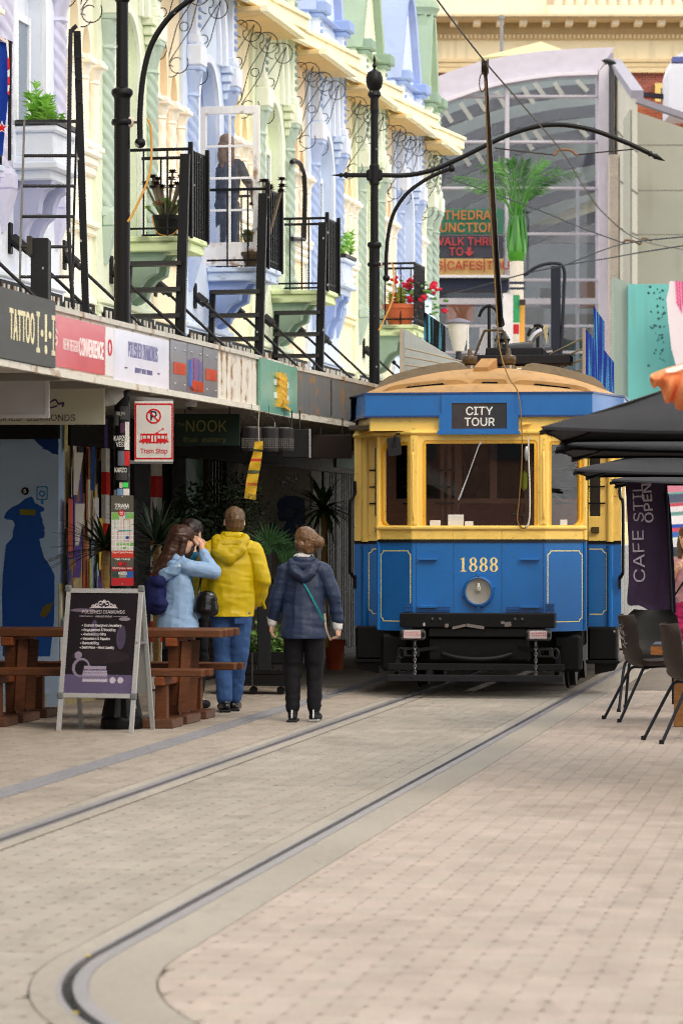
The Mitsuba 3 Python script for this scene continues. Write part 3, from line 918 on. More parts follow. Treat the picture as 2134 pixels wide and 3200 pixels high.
can.add('bottom_rim', cat([bar((a, -fo(a) - .012, 2.81), (b, -fo(b) - .012, 2.81), .05, .05) for a, b in zip(ts[:-1], ts[1:])]), 'rust', (222, 218, 206), False)
for k, t in enumerate(np.arange(-6.5, 27, 1.3)):
    can.add('soffit_joist', box(t, t + .06, -fo(t) + .1, -.2, 2.78, 2.838), 'plain', (150, 146, 138), False)
for t in (-.9, 1.03, 2.98, 4.87, 6.84, 8.8, 10.84, 12.66, 14.7, 16.4, 19.96, 21.7, 23.4, 25.2):
    s = can.add('stay_rod', tube([(t, -.06, 4.6), (t, -1.36, 3.4)], .018, 7), 'iron', (26, 27, 31), True)
    can.add('clevis', cat(tube([(t, -.03, 4.62), (t, -.15, 4.52)], .06, 8), box(t - .05, t + .05, -.03, -.002, 4.46, 4.78, .01), tube([(t, -.12, 4.546), (t, -.2, 4.475)], .034, 7)), 'iron', (20, 20, 23), 30, under=s)
    can.add('turnbuckle', tube([(t, -.95, 3.78), (t, -1.36, 3.4)], .034, 7), 'iron', (24, 24, 27), True, under=s)
    can.add('turnbuckle_plate', box(t - .02, t + .02, -1.44, -1.3, 3.31, 3.55, .005), 'iron', (50, 48, 46), False, under=s)

# fascia signs: each hangs a little proud of the fascia, following it between two points
def fpt(t, z, out=.012):
    return W(t, fo(t) + out, z)


def fsolve(px):
    """t on the fascia seen at a photograph column."""
    lo, hi = -14.0, 28.0
    for _ in range(50):
        m = (lo + hi) / 2
        p = W(m, fo(m), 3)
        if 1067 + 10000 * p[0] / p[1] < px:
            lo = m
        else:
            hi = m
    return lo


def fsign(name, label, px0, px1, z0, z1, fin, col, out=.014, th_=.012, cat_='sign'):
    a, b = fsolve(px0), fsolve(px1)
    t = Thing(name, label, cat_)
    n = 6
    P = np.array([[fpt(a + (b - a) * k / n, z, out) for z in (z0, z1)] for k in range(n + 1)])
    t.add('panel', thick(P, -NR * th_), fin, col, False)
    t.a, t.b, t.out = a, b, out
    return t


def ftext(t, s, q, z, h, col, bold=False, sx=1.0, part='lettering', fin='plain', d=.004, fit=None):
    a = t.a + (t.b - t.a) * q
    p, p2 = fpt(a, z, t.out + .001), fpt(a + .2, z, t.out + .001)
    ux = (p2 - p) / np.linalg.norm(p2 - p)
    if fit:
        a = t.a + (t.b - t.a) * (fit[0] + fit[1]) / 2
        p = fpt(a, z, t.out + .001)
        m_ = meshkit.text_mesh(s, h, d, bold)
        sx = (t.b - t.a) * (fit[1] - fit[0]) / (m_.bounds[1][0] - m_.bounds[0][0])
    return t.add(part, text(s, h, p, ux, (0, 0, 1), d, bold, sx=sx), fin, col, False)


s1 = fsign('tattoo_sign', 'dark grey canopy sign reading TATTOO in cream at the left edge', -330, 153, 2.84, 3.34, 'plain', (78, 80, 80), .05, .05)
ftext(s1, 'TATTOO', .70, 2.99, .21, (236, 226, 186), True, fit=tuple((fsolve(p) - s1.a) / (s1.b - s1.a) for p in (7, 85)))
qf = lambda p: (fsolve(p) - s1.a) / (s1.b - s1.a)
for q in (qf(97), qf(145)):
    ftext(s1, 'I', q, 2.93, .3, (220, 212, 178), False, .6, 'rule')
ftext(s1, '!', qf(121), 2.94, .28, (232, 222, 184), True, 1.0, 'emblem')
for q in (qf(109), qf(134)):
    ftext(s1, '.', q, 3.06, .22, (232, 222, 184), True, 1.2, 'dot')
s2 = fsign('convenience_sign', 'red canopy sign with white lettering, right of the dark grey sign', 160, 322, 2.865, 3.25, 'gloss', (196, 48, 62))
ftext(s2, 'NEW REGENT', .3, 3.0, .085, (244, 226, 226), False, fit=(.18, .50))
ftext(s2, 'CONVENIENCE', .72, 2.985, .13, (250, 246, 246), True, fit=(.50, .965))
ftext(s2, 'S', .04, 3.02, .12, (240, 200, 200), True, 1, 'emblem')
s2b = fsign('white_sign', 'narrow white canopy sign with a red disc', 324, 350, 2.865, 3.25, 'gloss', (226, 222, 226))
ftext(s2b, 'O', .5, 3.03, .12, (206, 60, 76), True, 1, 'disc')
s3 = fsign('jeweller_banner', 'pale lilac canopy banner with thin grey capitals, between the red and the steel signs', 352, 522, 2.84, 3.255, 'gloss', (222, 224, 242))
ftext(s3, 'POLISHED DIAMONDS', .5, 3.05, .125, (130, 130, 170), False, fit=(.24, .78))
ftext(s3, 'QUALITY  TRUST  SPARKLE', .5, 2.93, .04, (120, 116, 156), False, fit=(.36, .68))
for q in (.2, .8):
    ftext(s3, '-', q, 2.93, .06, (110, 80, 120), True, 2.5, 'rule')
for px0, px1, tx in ((528, 579, 'MONGREL'), (581, 627, 'MEMO'), (629, 676, 'PIZZERIAS')):
    s = fsign('steel_sign', {528: 'brushed steel canopy panel with orange letters, left of three', 581: 'brushed steel canopy panel with a blue and orange emblem, middle of three', 629: 'brushed steel canopy panel with orange letters, right of three'}[px0], px0, px1, 2.835, 3.27, 'steel', (150, 152, 160), .014, .012, 'panel')
    span = s.b - s.a
    rr = np.random.default_rng(px0)
    if px0 == 581:
        for k in range(9):
            q = .14 + .085 * k
            hh = .20 + .05 * math.sin(PI * k / 8)
            s.add('emblem_stroke', bar(fpt(s.a + span * q, 3.0 - hh * .5, .016), fpt(s.a + span * q, 3.03 + hh * .5, .016), .035, .003, up=UA), 'plain', (84, 128, 214) if k % 2 == 0 else (196, 120, 128), False)
            s.add('emblem_stroke', bar(fpt(s.a + span * (q + .02), 2.90 - .02 * (k % 3), .017), fpt(s.a + span * (q + .02), 2.95, .017), .06, .003, up=UA), 'plain', (214, 96, 66), False)
    else:
        for k in range(11):
            q = .22 + .058 * k
            if k != 4:
                s.add('lettering_stroke', bar(fpt(s.a + span * q, 2.985, .016), fpt(s.a + span * q, 3.085, .016), .035, .003, up=UA), 'plain', (214, 104, 84), False)
    for q in (.25, .85):
        for z in (2.9, 3.2):
            s.add('rivet', mv(trimesh.creation.icosphere(1, .01), fpt(s.a + span * q, z, .016)), 'steel', (200, 200, 204), True)
s5 = fsign('green_logo_sign', 'green canopy sign with a yellow bamboo style logo', 802, 917, 2.79, 3.30, 'paint', (104, 158, 140), .04, .03)
for k in range(5):
    a = s5.a + (s5.b - s5.a) * (.42 + .045 * k)
    s5.add('logo', cat(bar(fpt(a, 2.86 + .02 * (k % 3), .06), fpt(a + .04, 3.2 - .015 * ((k * 2) % 3), .06), .05, .02), bar(fpt(a - .1, 3.16 - .07 * k, .07), fpt(a + .25, 3.13 - .07 * k, .07), .02, .03)), 'wood', (222, 176, 66), False)
for z in (2.97, 3.10):
    a0, a1 = s5.a + (s5.b - s5.a) * .36, s5.a + (s5.b - s5.a) * .76
    s5.add('white_bar', bar(fpt(a0, z, .045), fpt(a1, z, .045), .01, .06), 'plain', (214, 226, 222), False)
s6 = fsign('grey_fascia_panel', 'long dark grey metal panel on the canopy, beside the green logo sign', 922, 1400, 2.86, 3.27, 'rust', (108, 110, 112), .014, .012, 'panel')
for q in (.18, .5, .8):
    a = s6.a + (s6.b - s6.a) * q
    s6.add('seam', bar(fpt(a, 2.87, .02), fpt(a, 3.26, .02), .03, .006), 'plain', (60, 60, 62), False)
# ================================================================ shopfronts under the canopy
def tpx(px, o):
    q = (px - 1067) / 10000
    return (q * (31.4 - .196 * o) + 3.57 - .981 * o) / (.196 - .981 * q)


def onwall(px, py, o):
    """Local (t, z) on the plane o metres in front of the terrace."""
    t = tpx(px, o)
    Y = 31.4 + .981 * t - .196 * o
    return t, at(px, py, Y)[2]


def onface(px, py, t):
    """Local (y, z) on the cross wall at t."""
    q = (px - 1067) / 10000
    Y = (t + .196 * -3.57 * -1 + 0) if False else None
    # t = .196 (X + 3.57) + .981 (Y - 31.4), X = q Y
    Y = (t - .196 * 3.57 + .981 * 31.4) / (.196 * q + .981)
    X = q * Y
    o = .981 * (X + 3.57) - .196 * (Y - 31.4)
    return -o, at(px, py, Y)[2]


SO = 1.2
TF = -1.28
mw = Thing('mural_wall', 'blue painted wall with a dark blue man in a flat cap, behind the picnic table at the left', 'wall', M=WM)
mw.add('wall', cat(box(TF, TF + .2, -SO, 3, 0, 2.84)), 'stucco', (168, 192, 224), False)


def facepoly(pts, out, d=.004, t=TF):
    return plate(Polygon([onface(x, y, t) for x, y in pts]).buffer(0), (t - out, 0, 0), (0, 1, 0), (0, 0, 1), d)


Z = lambda pts: [(x * .4592, 1400 + y * .4592) for x, y in pts]
mw.add('painted_silhouette', facepoly(Z([(26, 475), (40, 440), (75, 405), (130, 380), (170, 345), (215, 330), (228, 345), (235, 372), (300, 408), (302, 425), (275, 437), (278, 462), (292, 490), (288, 505), (306, 545), (298, 560), (304, 575), (302, 605), (285, 617), (268, 618), (275, 660), (300, 745), (345, 810), (372, 870), (368, 1180), (340, 1420), (20, 1420), (14, 1000), (18, 880), (40, 660), (85, 610), (88, 560), (102, 525), (85, 490), (45, 488)]), .003), 'stucco', (36, 80, 156), False)
mw.add('painted_cloud', facepoly(Z([(290, -40), (400, -40), (394, 40), (360, 40), (320, 12), (290, 8)]), .003), 'stucco', (32, 62, 130), False)
mw.add('painted_cloud', facepoly(Z([(230, -62), (395, -62), (394, 46), (350, 30), (300, 0), (262, -25)]), .0032), 'stucco', (32, 62, 130), False)
mw.add('shop_beam', box(TF - .09, TF - .012, -SO - .02, 3, onface(100, 1372, TF)[1], 2.836), 'plain', (14, 14, 16), False)
mw.add('sticker', facepoly(Z([(135, 415), (243, 420), (242, 460), (135, 455)]), .008), 'plain', (120, 112, 40), False)
yy, zz = onface(172 * .4592, 1400 + 293 * .4592, TF)
mw.add('round_badge', plate(Point(yy, zz).buffer(.036), (TF - .008, 0, 0), (0, 1, 0), (0, 0, 1), .004), 'plain', (24, 24, 24), False)
k = mw.add('lettering', mv(text('5', .036, (0, 0, 0), (0, -1, 0), (0, 0, 1), .003, True), (TF - .0125, yy, zz - .018)), 'plain', (226, 226, 220), False)
yy, zz = onface(287 * .4592, 1400 + 310 * .4592, TF)
mw.add('painted_ice_lolly', cat([plate(g, (TF - .007, yy, zz), (0, 1, 0), (0, 0, 1), .003) for g in (sbox(-.035, -.04, .035, .05).buffer(.02).difference(sbox(-.03, -.035, .03, .045).buffer(.015)), Point(0, 0).buffer(.03).difference(Point(0, 0).buffer(.018)), sbox(-.012, -.1, .012, -.06))]), 'plain', (60, 130, 190), False)
mw.add('painted_tag', facepoly(Z([(295, 1080), (325, 1062), (350, 1058), (362, 1048), (368, 1060), (352, 1072), (345, 1110), (305, 1158), (272, 1140)]), .007), 'plain', (112, 96, 40), False)
mw.add('skirting', box(TF - .02, TF - .001, -SO + .1, 3, 0, .12), 'stucco', (170, 180, 190), False)

t0p, t1p = TF, tpx(322, SO)
pp = Thing('poster_pillar', 'shop corner plastered with torn poster layers, right of the blue mural', 'pillar', M=WM)
pp.add('pillar', box(t0p + .2, t1p, -SO, -.3, 0, 2.84), 'stucco', (176, 160, 120), False)
PC = [(206, 196, 172), (120, 84, 62), (88, 70, 140), (214, 200, 120), (220, 214, 206), (60, 58, 66), (176, 90, 70), (150, 168, 190), (196, 170, 120), (40, 74, 132), (188, 182, 90), (232, 228, 220)]
rr = np.random.default_rng(21)
span = t1p - t0p
for k in range(90):
    w_, h_ = rr.uniform(.05, .18), rr.uniform(.1, .8)
    x = t0p + rr.uniform(0.0, span - w_)
    z = rr.uniform(.1, 2.55)
    d = .002 + .0008 * k
    jag = [(x, z), (x + w_, z + rr.uniform(-.01, .01)), (x + w_ + rr.uniform(-.02, .02), z + h_ * .5), (x + w_, min(2.8, z + h_)), (x + w_ * .5, min(2.8, z + h_ + rr.uniform(-.03, .03))), (x, min(2.8, z + h_))]
    pp.add('poster', xz(Polygon(jag).buffer(0), -SO - d - .001, -SO - d), 'rust' if k % 3 else 'plain', PC[k % 12], False)
for px, py, w_, h_, c in ((218, 1640, .26, 1.0, (92, 72, 150)), (196, 1650, .16, .55, (196, 90, 74)), (292, 1700, .14, .5, (218, 190, 60)), (276, 1620, .2, .4, (214, 212, 206)), (300, 1770, .2, .3, (180, 50, 48)), (195, 1780, .2, .35, (40, 62, 130))):
    a, b = onwall(px, py, SO)
    pp.add('poster', xz(sbox(a - w_ / 2, b - h_ / 2, a + w_ / 2, b + h_ / 2), -SO - .078, -SO - .075), 'rust', c, False)
for px, py in ((205, 1480), (210, 1640)):
    a, b = onwall(px, py, SO)
    pp.add('torn_flap', thick(np.array([[(a + .12 * u_ * (1 - .3 * v_), -SO - .08 - .07 * u_ * v_, b + .4 * (v_ - .5)) for u_ in np.linspace(0, 1, 5)] for v_ in np.linspace(0, 1, 6)]), (0, .002, 0)), 'plain', (222, 216, 206), True)

sh = Thing('shopfront', 'dark glazed shopfronts in the shade under the canopy', 'shopfront', M=WM)
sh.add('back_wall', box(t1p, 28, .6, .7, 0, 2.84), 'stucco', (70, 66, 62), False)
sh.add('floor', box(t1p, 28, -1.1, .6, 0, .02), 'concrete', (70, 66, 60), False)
bz = onwall(600, 1432, SO)[1]
sh.add('beam', box(t1p - 1.3, 28, -SO - .06, -SO + .15, bz, 2.78, .01), 'plain', (24, 25, 27), False)
sh.add('stall_riser', box(tpx(560, SO), 28, -SO, -SO + .1, 0, .4, .01), 'plain', (34, 34, 36), False)
POSTS = [(322, 338, (30, 30, 32)), (395, 412, (22, 23, 25)), (530, 573, (26, 27, 30)), (640, 652, (58, 38, 28)), (700, 722, (40, 40, 42)), (735, 752, (186, 182, 170)), (1005, 1018, (30, 30, 32)), (1045, 1060, (70, 72, 70))]
for a, b, c in POSTS:
    sh.add('post', box(tpx(a, SO), tpx(b, SO), -SO - .03, -SO + .08, 0, bz, .005), 'plain', c, False)
for a, b, c in ((573, 640, (128, 176, 172)), (652, 700, (30, 32, 34)), (412, 530, (40, 44, 46))):
    sh.add('window_pane', box(tpx(a, SO), tpx(b, SO), -SO + .02, -SO + .03, .4, bz), 'gloss', c, False)
for k in range(5):
    a = tpx(652, SO) + k * (tpx(700, SO) - tpx(652, SO)) / 5
    sh.add('door_rail', box(a, a + .05, -SO - .005, -SO + .018, .4, bz), 'wood', (46, 34, 26), False)
# red and white painted uprights
for px, w_ in ((334, 12), (493, 22)):
    a, b = tpx(px - w_ / 2, SO + .1), tpx(px + w_ / 2, SO + .1)
    p = sh.add('painted_upright', box(a, b, -SO - .11, -SO - .06, .02, bz, .004), 'plain', (206, 204, 200), False)
    for k in range(4):
        sh.add('red_band', box(a - .002, b + .002, -SO - .114, -SO - .062, .5 + k * .5, .72 + k * .5), 'plain', (190, 42, 40), False, under=p)
# pale rendered wall with the blue girl
a, b = tpx(786, SO), tpx(965, SO)
ml = Thing('rendered_wall', 'pale rendered shop wall with a blue painted head of a girl, behind the palms', 'wall', M=WM)
ml.add('wall', box(a, b, -SO - .02, -SO + .1, 0, bz), 'stucco', (224, 220, 210), False)


def wallpoly(pts, out, o=SO):
    return xz(Polygon([onwall(x, y, o) for x, y in pts]).buffer(0), -o - out - .003, -o - out)


Z2 = lambda pts: [(450 + x * .4464, 1500 + y * .4464) for x, y in pts]
ml.add('painted_silhouette', wallpoly(Z2([(980, 112), (1060, 112), (1110, 135), (1118, 300), (1080, 330), (1050, 300), (1048, 330), (1090, 370), (1110, 470), (880, 470), (905, 390), (965, 335), (985, 290), (935, 287), (930, 260), (920, 235), (930, 215), (915, 175), (935, 135)]), .022), 'stucco', (40, 84, 150), False)
ml.add('painted_silhouette', wallpoly(Z2([(860, 305), (908, 300), (912, 330), (880, 470), (840, 460)]), .022), 'stucco', (40, 84, 150), False)
rr = np.random.default_rng(3)
for k in range(7):
    q = Z2([(930 + 22 * k, -20 + 30 * math.sin(k * 1.9)), (960 + 22 * k, 30 + 30 * math.cos(k * 2.1))])
    (x0, z0), (x1, z1) = [onwall(*p, SO) for p in q]
    ml.add('painted_stroke', bar((x0, -SO - .024, z0), (x1, -SO - .024, z1), .03, .004, up=(0, 1, 0)), 'plain', (52, 54, 58), False)
sh.add('poster_strip', box(tpx(966, SO), tpx(998, SO), -SO - .03, -SO + .1, .5, bz), 'rust', (206, 204, 196), False)
for k in range(10):
    x = tpx(968 + 3 * (k % 9), SO)
    sh.add('poster', box(x, x + .16, -SO - .036 - .001 * k, -SO - .03, .6 + .16 * k, .74 + .17 * k), 'plain', PC[(k * 5 + 2) % 12], False)
for k in range(14):
    x = tpx(1020, SO) + k * .16
    sh.add('slat', box(x, x + .1, -SO - .02, -SO + .02, .1, bz), 'plain', (96, 98, 94) if k % 2 else (42, 44, 46), False)
a, b = onwall(1040, 1450, SO)
sh.add('teal_band', box(a - .2, a + 8, -SO - .09, -SO - .03, b - .05, b + .14), 'plain', (84, 140, 130), False)

# hanging signs and lights under the canopy, all set across the footpath (facing the camera)
FACE = lambda ang=4: frame((0, 0, 0), 0)


def hang(name, label, cx0, cx1, y0, y1, Y, col, fin='plain', th_=.08, rim=None):
    p0, p1 = at(cx0, y1, Y), at(cx1, y0, Y)
    t = Thing(name, label, 'sign')
    t.add('board', box(p0[0], p1[0], Y, Y + th_, p0[2], p1[2], .006), fin, col, False)
    if rim:
        w = .028
        t.add('rim', cat(box(p0[0], p1[0], Y - .012, Y + .001, p1[2] - w, p1[2]), box(p0[0], p1[0], Y - .012, Y + .001, p0[2], p0[2] + w), box(p0[0], p0[0] + w, Y - .012, Y + .001, p0[2] + w, p1[2] - w), box(p1[0] - w, p1[0], Y - .012, Y + .001, p0[2] + w, p1[2] - w)), fin, rim, False)
    for x in (p0[0] + .1, p1[0] - .1):
        t.add('hanger', tube([(x, Y + th_ / 2, p1[2]), (x, Y + th_ / 2, 2.84)], .008, 6), 'iron', (60, 60, 60), True)
    t.p0, t.p1, t.Y = p0, p1, Y
    return t


def htext(t, s, px, py, h, col, bold=False, sx=1.0, part='lettering'):
    p = at(px, py, t.Y)
    t.add(part, text(s, h, (p[0], t.Y - .001, p[2]), (1, 0, 0), (0, 0, 1), .003, bold, sx=sx), 'plain', col, False)


hang('blank_sign', 'blank white box sign hanging at the left edge under the canopy', -150, 153, 1172, 1306, 25.0, (196, 192, 196), rim=(214, 210, 214))
h2 = hang('jeweller_sign', 'cream hanging sign with dark capitals and a purple curl, behind the blank box sign', -90, 327, 1207, 1326, 26.2, (196, 192, 172))
htext(h2, 'POLISHED  DIAMONDS', 84, 1315, .052, (46, 40, 50), False, 1.0)
p = at(172, 1262, 26.2)
h2.add('emblem', cat(tube(curve([p + (-.06, -.004, .0), p + (.0, -.004, .035), p + (.03, -.004, 0), p + (.07, -.004, .01), p + (.06, -.004, -.025)], 20), .007, 6), tube(curve([p + (-.09, -.004, -.02), p + (-.03, -.004, -.03), p + (.02, -.004, -.015)], 12), .006, 6)), 'plain', (66, 40, 84))
h3 = hang('eatery_sign', 'dark green hanging sign with dim gold lettering, right of the tram stop sign', 545, 750, 1293, 1393, 30.5, (26, 44, 34))
htext(h3, 'the', 565, 1330, .035, (108, 104, 60))
htext(h3, 'NOOK', 645, 1348, .105, (120, 112, 58), False, .95)
htext(h3, 'thai  eatery', 640, 1381, .05, (104, 100, 56), False, 1.15)
h4 = hang('black_sign', 'black blank hanging sign with a steel edge, right of the lanterns', 880, 968, 1340, 1430, 31.6, (22, 23, 25))
h4.add('steel_edge', box(at(966, 1400, 31.6)[0], at(971, 1400, 31.6)[0], 31.59, 31.69, at(0, 1430, 31.6)[2], at(0, 1340, 31.6)[2]), 'steel', (180, 180, 180), False)
hang('brown_sign', 'brown black hanging board behind the tram corner', 972, 1100, 1358, 1432, 33.5, (44, 34, 30))

for (px, Y), w_ in zip(((786, 29.6), (840, 30.0), (888, 30.4)), ('leftmost', 'middle', 'rightmost')):
    c = at(px, 1412, Y)
    t = Thing('hanging_lantern', f'black pierced metal lantern hanging from the canopy, {w_} of three', 'lantern', 'black pierced lanterns under the canopy')
    t.add('drum', lathe([(0, 0), (.085, 0), (.092, .012), (.092, .21), (.085, .225), (.05, .235), (0, .235)], 20, c), 'iron', (38, 36, 38))
    t.add('handle', tube([c + (.06 * math.cos(a), 0, .235 + .1 * math.sin(a)) for a in np.linspace(0, PI, 9)], .005, 5), 'iron', (40, 40, 42), True)
    t.add('wire', tube([c + (0, 0, .33), (c[0], c[1], 2.82)], .003, 4), 'iron', (70, 70, 70), True)
    t.add('pierced_dots', cat([box(-.005, .005, -.0, .003, -.005, .005).apply_translation(c + (.0925 * math.sin(a), -.0925 * math.cos(a), z)) for z in np.arange(.04, .13, .02) for a in np.arange(-1.2, 1.21, .2)]), 'plain', (120, 118, 112), False)

Yc = 29.2
c0, c1 = at(811, 1296, Yc), at(766, 1545, Yc)
cb = Thing('cloth_banner', 'long yellow woven hanging with printed bands below the lanterns', 'banner')
cl = lambda px, py: at(px, py, Yc)
L_ = [(795, 1380), (792, 1410), (780, 1450), (770, 1500), (765, 1540)]
R_ = [(822, 1378), (820, 1412), (815, 1450), (806, 1500), (800, 1545)]
P = np.array([[cl(*a) * (1 - u) + cl(*b) * u + np.array([0, .02 * math.sin(3 * u + i), 0]) for u in np.linspace(0, 1, 5)] for i, (a, b) in enumerate(zip(curve([(x, y, 0) for x, y in L_], 20)[:, :2], curve([(x, y, 0) for x, y in R_], 20)[:, :2]))])
cb.add('cloth', thick(P, (0, .004, 0)), 'cloth', (208, 168, 50), True)
for i, c in ((4, (70, 78, 60)), (8, (190, 70, 50)), (12, (80, 92, 66)), (16, (196, 110, 60))):
    cb.add('band', thick(P[i:i + 2] + (0, -.004, 0), (0, .002, 0)), 'cloth', c, True)
cb.add('fringe', cat([bar(P[-1, 0] * (1 - u) + P[-1, -1] * u, P[-1, 0] * (1 - u) + P[-1, -1] * u + (-.005, 0, -.05), .004) for u in np.linspace(0, 1, 14)]), 'cloth', (214, 180, 70), False)
cb.add('cord', tube([at(809, 1378, Yc), at(808, 1320, Yc), (at(812, 1270, Yc)[0], Yc, 2.83)], .005, 5), 'cloth', (190, 182, 160), True)
cm = Thing('security_camera', 'white swivel camera above the sticker covered lamp post', 'camera')
c = at(355, 1235, 26.3)
cm.add('housing', mv(lathe([(0, -.11), (.05, -.1), (.075, -.02), (.05, .07), (.02, .08), (0, .08)], 16), c, ry=60), 'plain', (196, 198, 198))
cm.add('arm', tube(curve([c + (.02, .02, .03), c + (.1, .05, .08), c + (.1, .08, .18)], 10), .022, 8), 'plain', (180, 182, 182), True)
cm = Thing('security_camera', 'small white dome camera under the canopy right of the tram stop sign', 'camera')
c = at(597, 1268, 28.8)
cm.add('dome', mv(trimesh.creation.icosphere(3, .045), c), 'gloss', (30, 30, 34), True)
cm.add('housing', lathe([(.046, -.01), (.055, .01), (.055, .05), (.07, .06), (.07, .09), (0, .09)], 16, c), 'plain', (196, 196, 196))

# ================================================================ the end of the street: glass arcade, cladding, mural, old bank
YG = 86.0
G = lambda px, py, Y=YG: at(px, py, Y)
ar = Thing('glass_arcade', 'glazed arcade front with a lavender arched frame at the end of the street', 'building')
LOW = [(1180, 420), (1301, 345), (1400, 309), (1494, 276), (1578, 254), (1660, 240), (1746, 230), (1868, 226)]
UP = [(1180, 360), (1301, 272), (1400, 229), (1494, 197), (1600, 176), (1700, 163), (1800, 156), (1917, 152)]


def pxpoly(pts, Y):
    return Polygon([(lambda p: (p[0], p[2]))(at(x, y, Y)) for x, y in pts])


def vert(poly, Y, d):
    return plate(poly, (0, Y + d, 0), (1, 0, 0), (0, 0, 1), d)


ar.add('arch_frame', vert(pxpoly(LOW + UP[::-1], YG), YG - .35, 1.2), 'plain', (206, 200, 214), 20)
ar.add('arch_lip', cat([bar(G(*a, YG - .4), G(*b, YG - .4), .1, .1) for a, b in zip(LOW[:-1], LOW[1:])]), 'plain', (222, 216, 226), False)
ar.add('column', vert(pxpoly([(1868, 226), (1898, 200), (1898, 1400), (1868, 1400)], YG), YG - .4, 1.3), 'plain', (212, 206, 218), False)
ar.add('column', vert(pxpoly([(1899, 160), (1920, 160), (1920, 500), (1899, 500)], YG), YG + .2, .9), 'plain', (186, 182, 194), False)
ar.add('column', vert(pxpoly([(1894, 498), (1921, 498), (1921, 1500), (1894, 1500)], YG), YG - 1.2, .7), 'wood', (206, 192, 178), False)
HY = [300, 442, 587, 730, 874, 941, 1018, 1100, 1180]
for y in HY:
    t_ = 9 if y == 941 else 3.4
    ar.add('transom', vert(pxpoly([(1180, y - t_), (1868, y - t_), (1868, y + t_), (1180, y + t_)], YG), YG - .12, .3), 'plain', (196, 192, 202), False)
for x, y0 in ((1584, 254), (1345, 340)):
    ar.add('mullion', vert(pxpoly([(x - 6, y0), (x + 6, y0), (x + 6, 1400), (x - 6, 1400)], YG), YG - .2, .4), 'plain', (196, 192, 202), False)
ar.add('mullion', vert(pxpoly([(1805, 515), (1814, 515), (1814, 1400), (1805, 1400)], YG), YG + .5, .2), 'plain', (150, 156, 166), False)
low = Polygon([(p[0], p[2]) for p in [at(x, y, YG) for x, y in LOW]] + [(at(1868, 1400, YG)[0], at(1868, 1400, YG)[2]), (at(1180, 1400, YG)[0], at(1180, 1400, YG)[2])])
xs_ = [1180, 1345, 1584, 1868]
ys_ = [150] + HY
for a, b in zip(xs_[:-1], xs_[1:]):
    for c, d in zip(ys_[:-1], ys_[1:]):
        g_ = low.intersection(pxpoly([(a, c), (b, c), (b, d), (a, d)], YG))
        if g_.area > .05:
            m_ = extr(g_, .01)
            T_ = np.eye(4); T_[:3, 1], T_[:3, 2], T_[:3, 3] = (0, 0, 1), (0, -1, 0), (0, YG, 0)
            v_ = np.array(trimesh.creation.triangulate_polygon(g_, engine='earcut')[0]); f_ = trimesh.creation.triangulate_polygon(g_, engine='earcut')[1]
            ar.add('pane', trimesh.Trimesh(np.c_[v_[:, 0], np.full(len(v_), YG), v_[:, 1]], f_, process=False), 'pane', (255, 255, 255), False)
# the vault inside: grey blue ribs, paler glazing between, short rafters
ar.add('back_wall', vert(pxpoly([(1100, 500), (1900, 300), (1900, 1500), (1100, 1500)], YG + 14), YG + 14, .3), 'plain', (74, 82, 92), False)
ar.add('vault_glazing', vert(pxpoly([(x, y - 20) for x, y in LOW] + [(1890, 600), (1180, 900)], YG + 4), YG + 4.6, .1), 'plain', (116, 130, 134), False)
for k, dy in enumerate((45, 110, 180, 258, 345, 440)):
    P = [at(x, y + dy * (1 + (1868 - x) / 1500) + 8, YG + 3.4) for x, y in LOW]
    ar.add('rib', cat([bar(a, b, .36, .3) for a, b in zip(P[:-1], P[1:])]), 'plain', (52, 58, 72), False)
rr = np.random.default_rng(9)
for k in range(8):
    x = 1370 + 62 * k + rr.uniform(-14, 14)
    for j in range(2 if k % 3 else 1):
        yb = float(np.interp(x, [a for a, _ in LOW], [b for _, b in LOW]))
        y0 = yb + 12 + 128 * j * (1 + (1868 - x) / 1500) + rr.uniform(0, 14)
        ar.add('rafter', bar(at(x, y0, YG + 3.2), at(x + 24 + rr.uniform(0, 14), y0 + 34 + rr.uniform(0, 20), YG + 3.2), .13, .12), 'plain', (158, 160, 152), False)
ar.add('inner_panel', vert(pxpoly([(1665, 590), (1868, 560), (1868, 700), (1665, 705)], YG + 5), YG + 5, .1), 'plain', (164, 164, 148), False)
ar.add('inner_floor', vert(pxpoly([(1180, 700), (1868, 705), (1868, 760), (1180, 760)], YG + 5), YG + 4.8, .4), 'plain', (96, 100, 112), False)
ar.add('shop_band', vert(pxpoly([(1340, 868), (1590, 868), (1590, 905), (1340, 905)], YG - 3), YG - 3, 1), 'plain', (40, 46, 66), False)
ar.add('awning_edge', vert(pxpoly([(1340, 860), (1590, 860), (1590, 868), (1340, 868)], YG - 3), YG - 3.2, 1.3), 'plain', (214, 212, 218), False)
for k, (x0, y0, x1, y1, c) in enumerate(((1395, 935, 1480, 1000, (150, 96, 78)), (1690, 900, 1740, 960, (56, 58, 66)), (1810, 880, 1868, 960, (90, 60, 50)), (1500, 1020, 1540, 1110, (196, 194, 196)), (1640, 960, 1700, 1100, (70, 76, 80)), (1345, 905, 1395, 1010, (60, 64, 70)), (1740, 980, 1860, 1110, (58, 60, 64)))):
    ar.add('shop_display', vert(pxpoly([(x0, y0), (x1, y0), (x1, y1), (x0, y1)], YG + 2), YG + 2, .4), 'plain', c, False)
sg = Thing('arcade_sign', 'green, grey and yellow sign reading WALK THRU TO on the glass arcade', 'sign')
YS = YG - .6
for part, y0, y1, c in (('green_panel', 650, 729, (58, 112, 92)), ('grey_panel', 735, 802, (62, 64, 74)), ('yellow_panel', 806, 858, (196, 162, 104))):
    sg.add(part, vert(pxpoly([(1322, y0), (1573, y0), (1573, y1), (1322, y1)], YS), YS + .1, .08), 'plain', c, False)
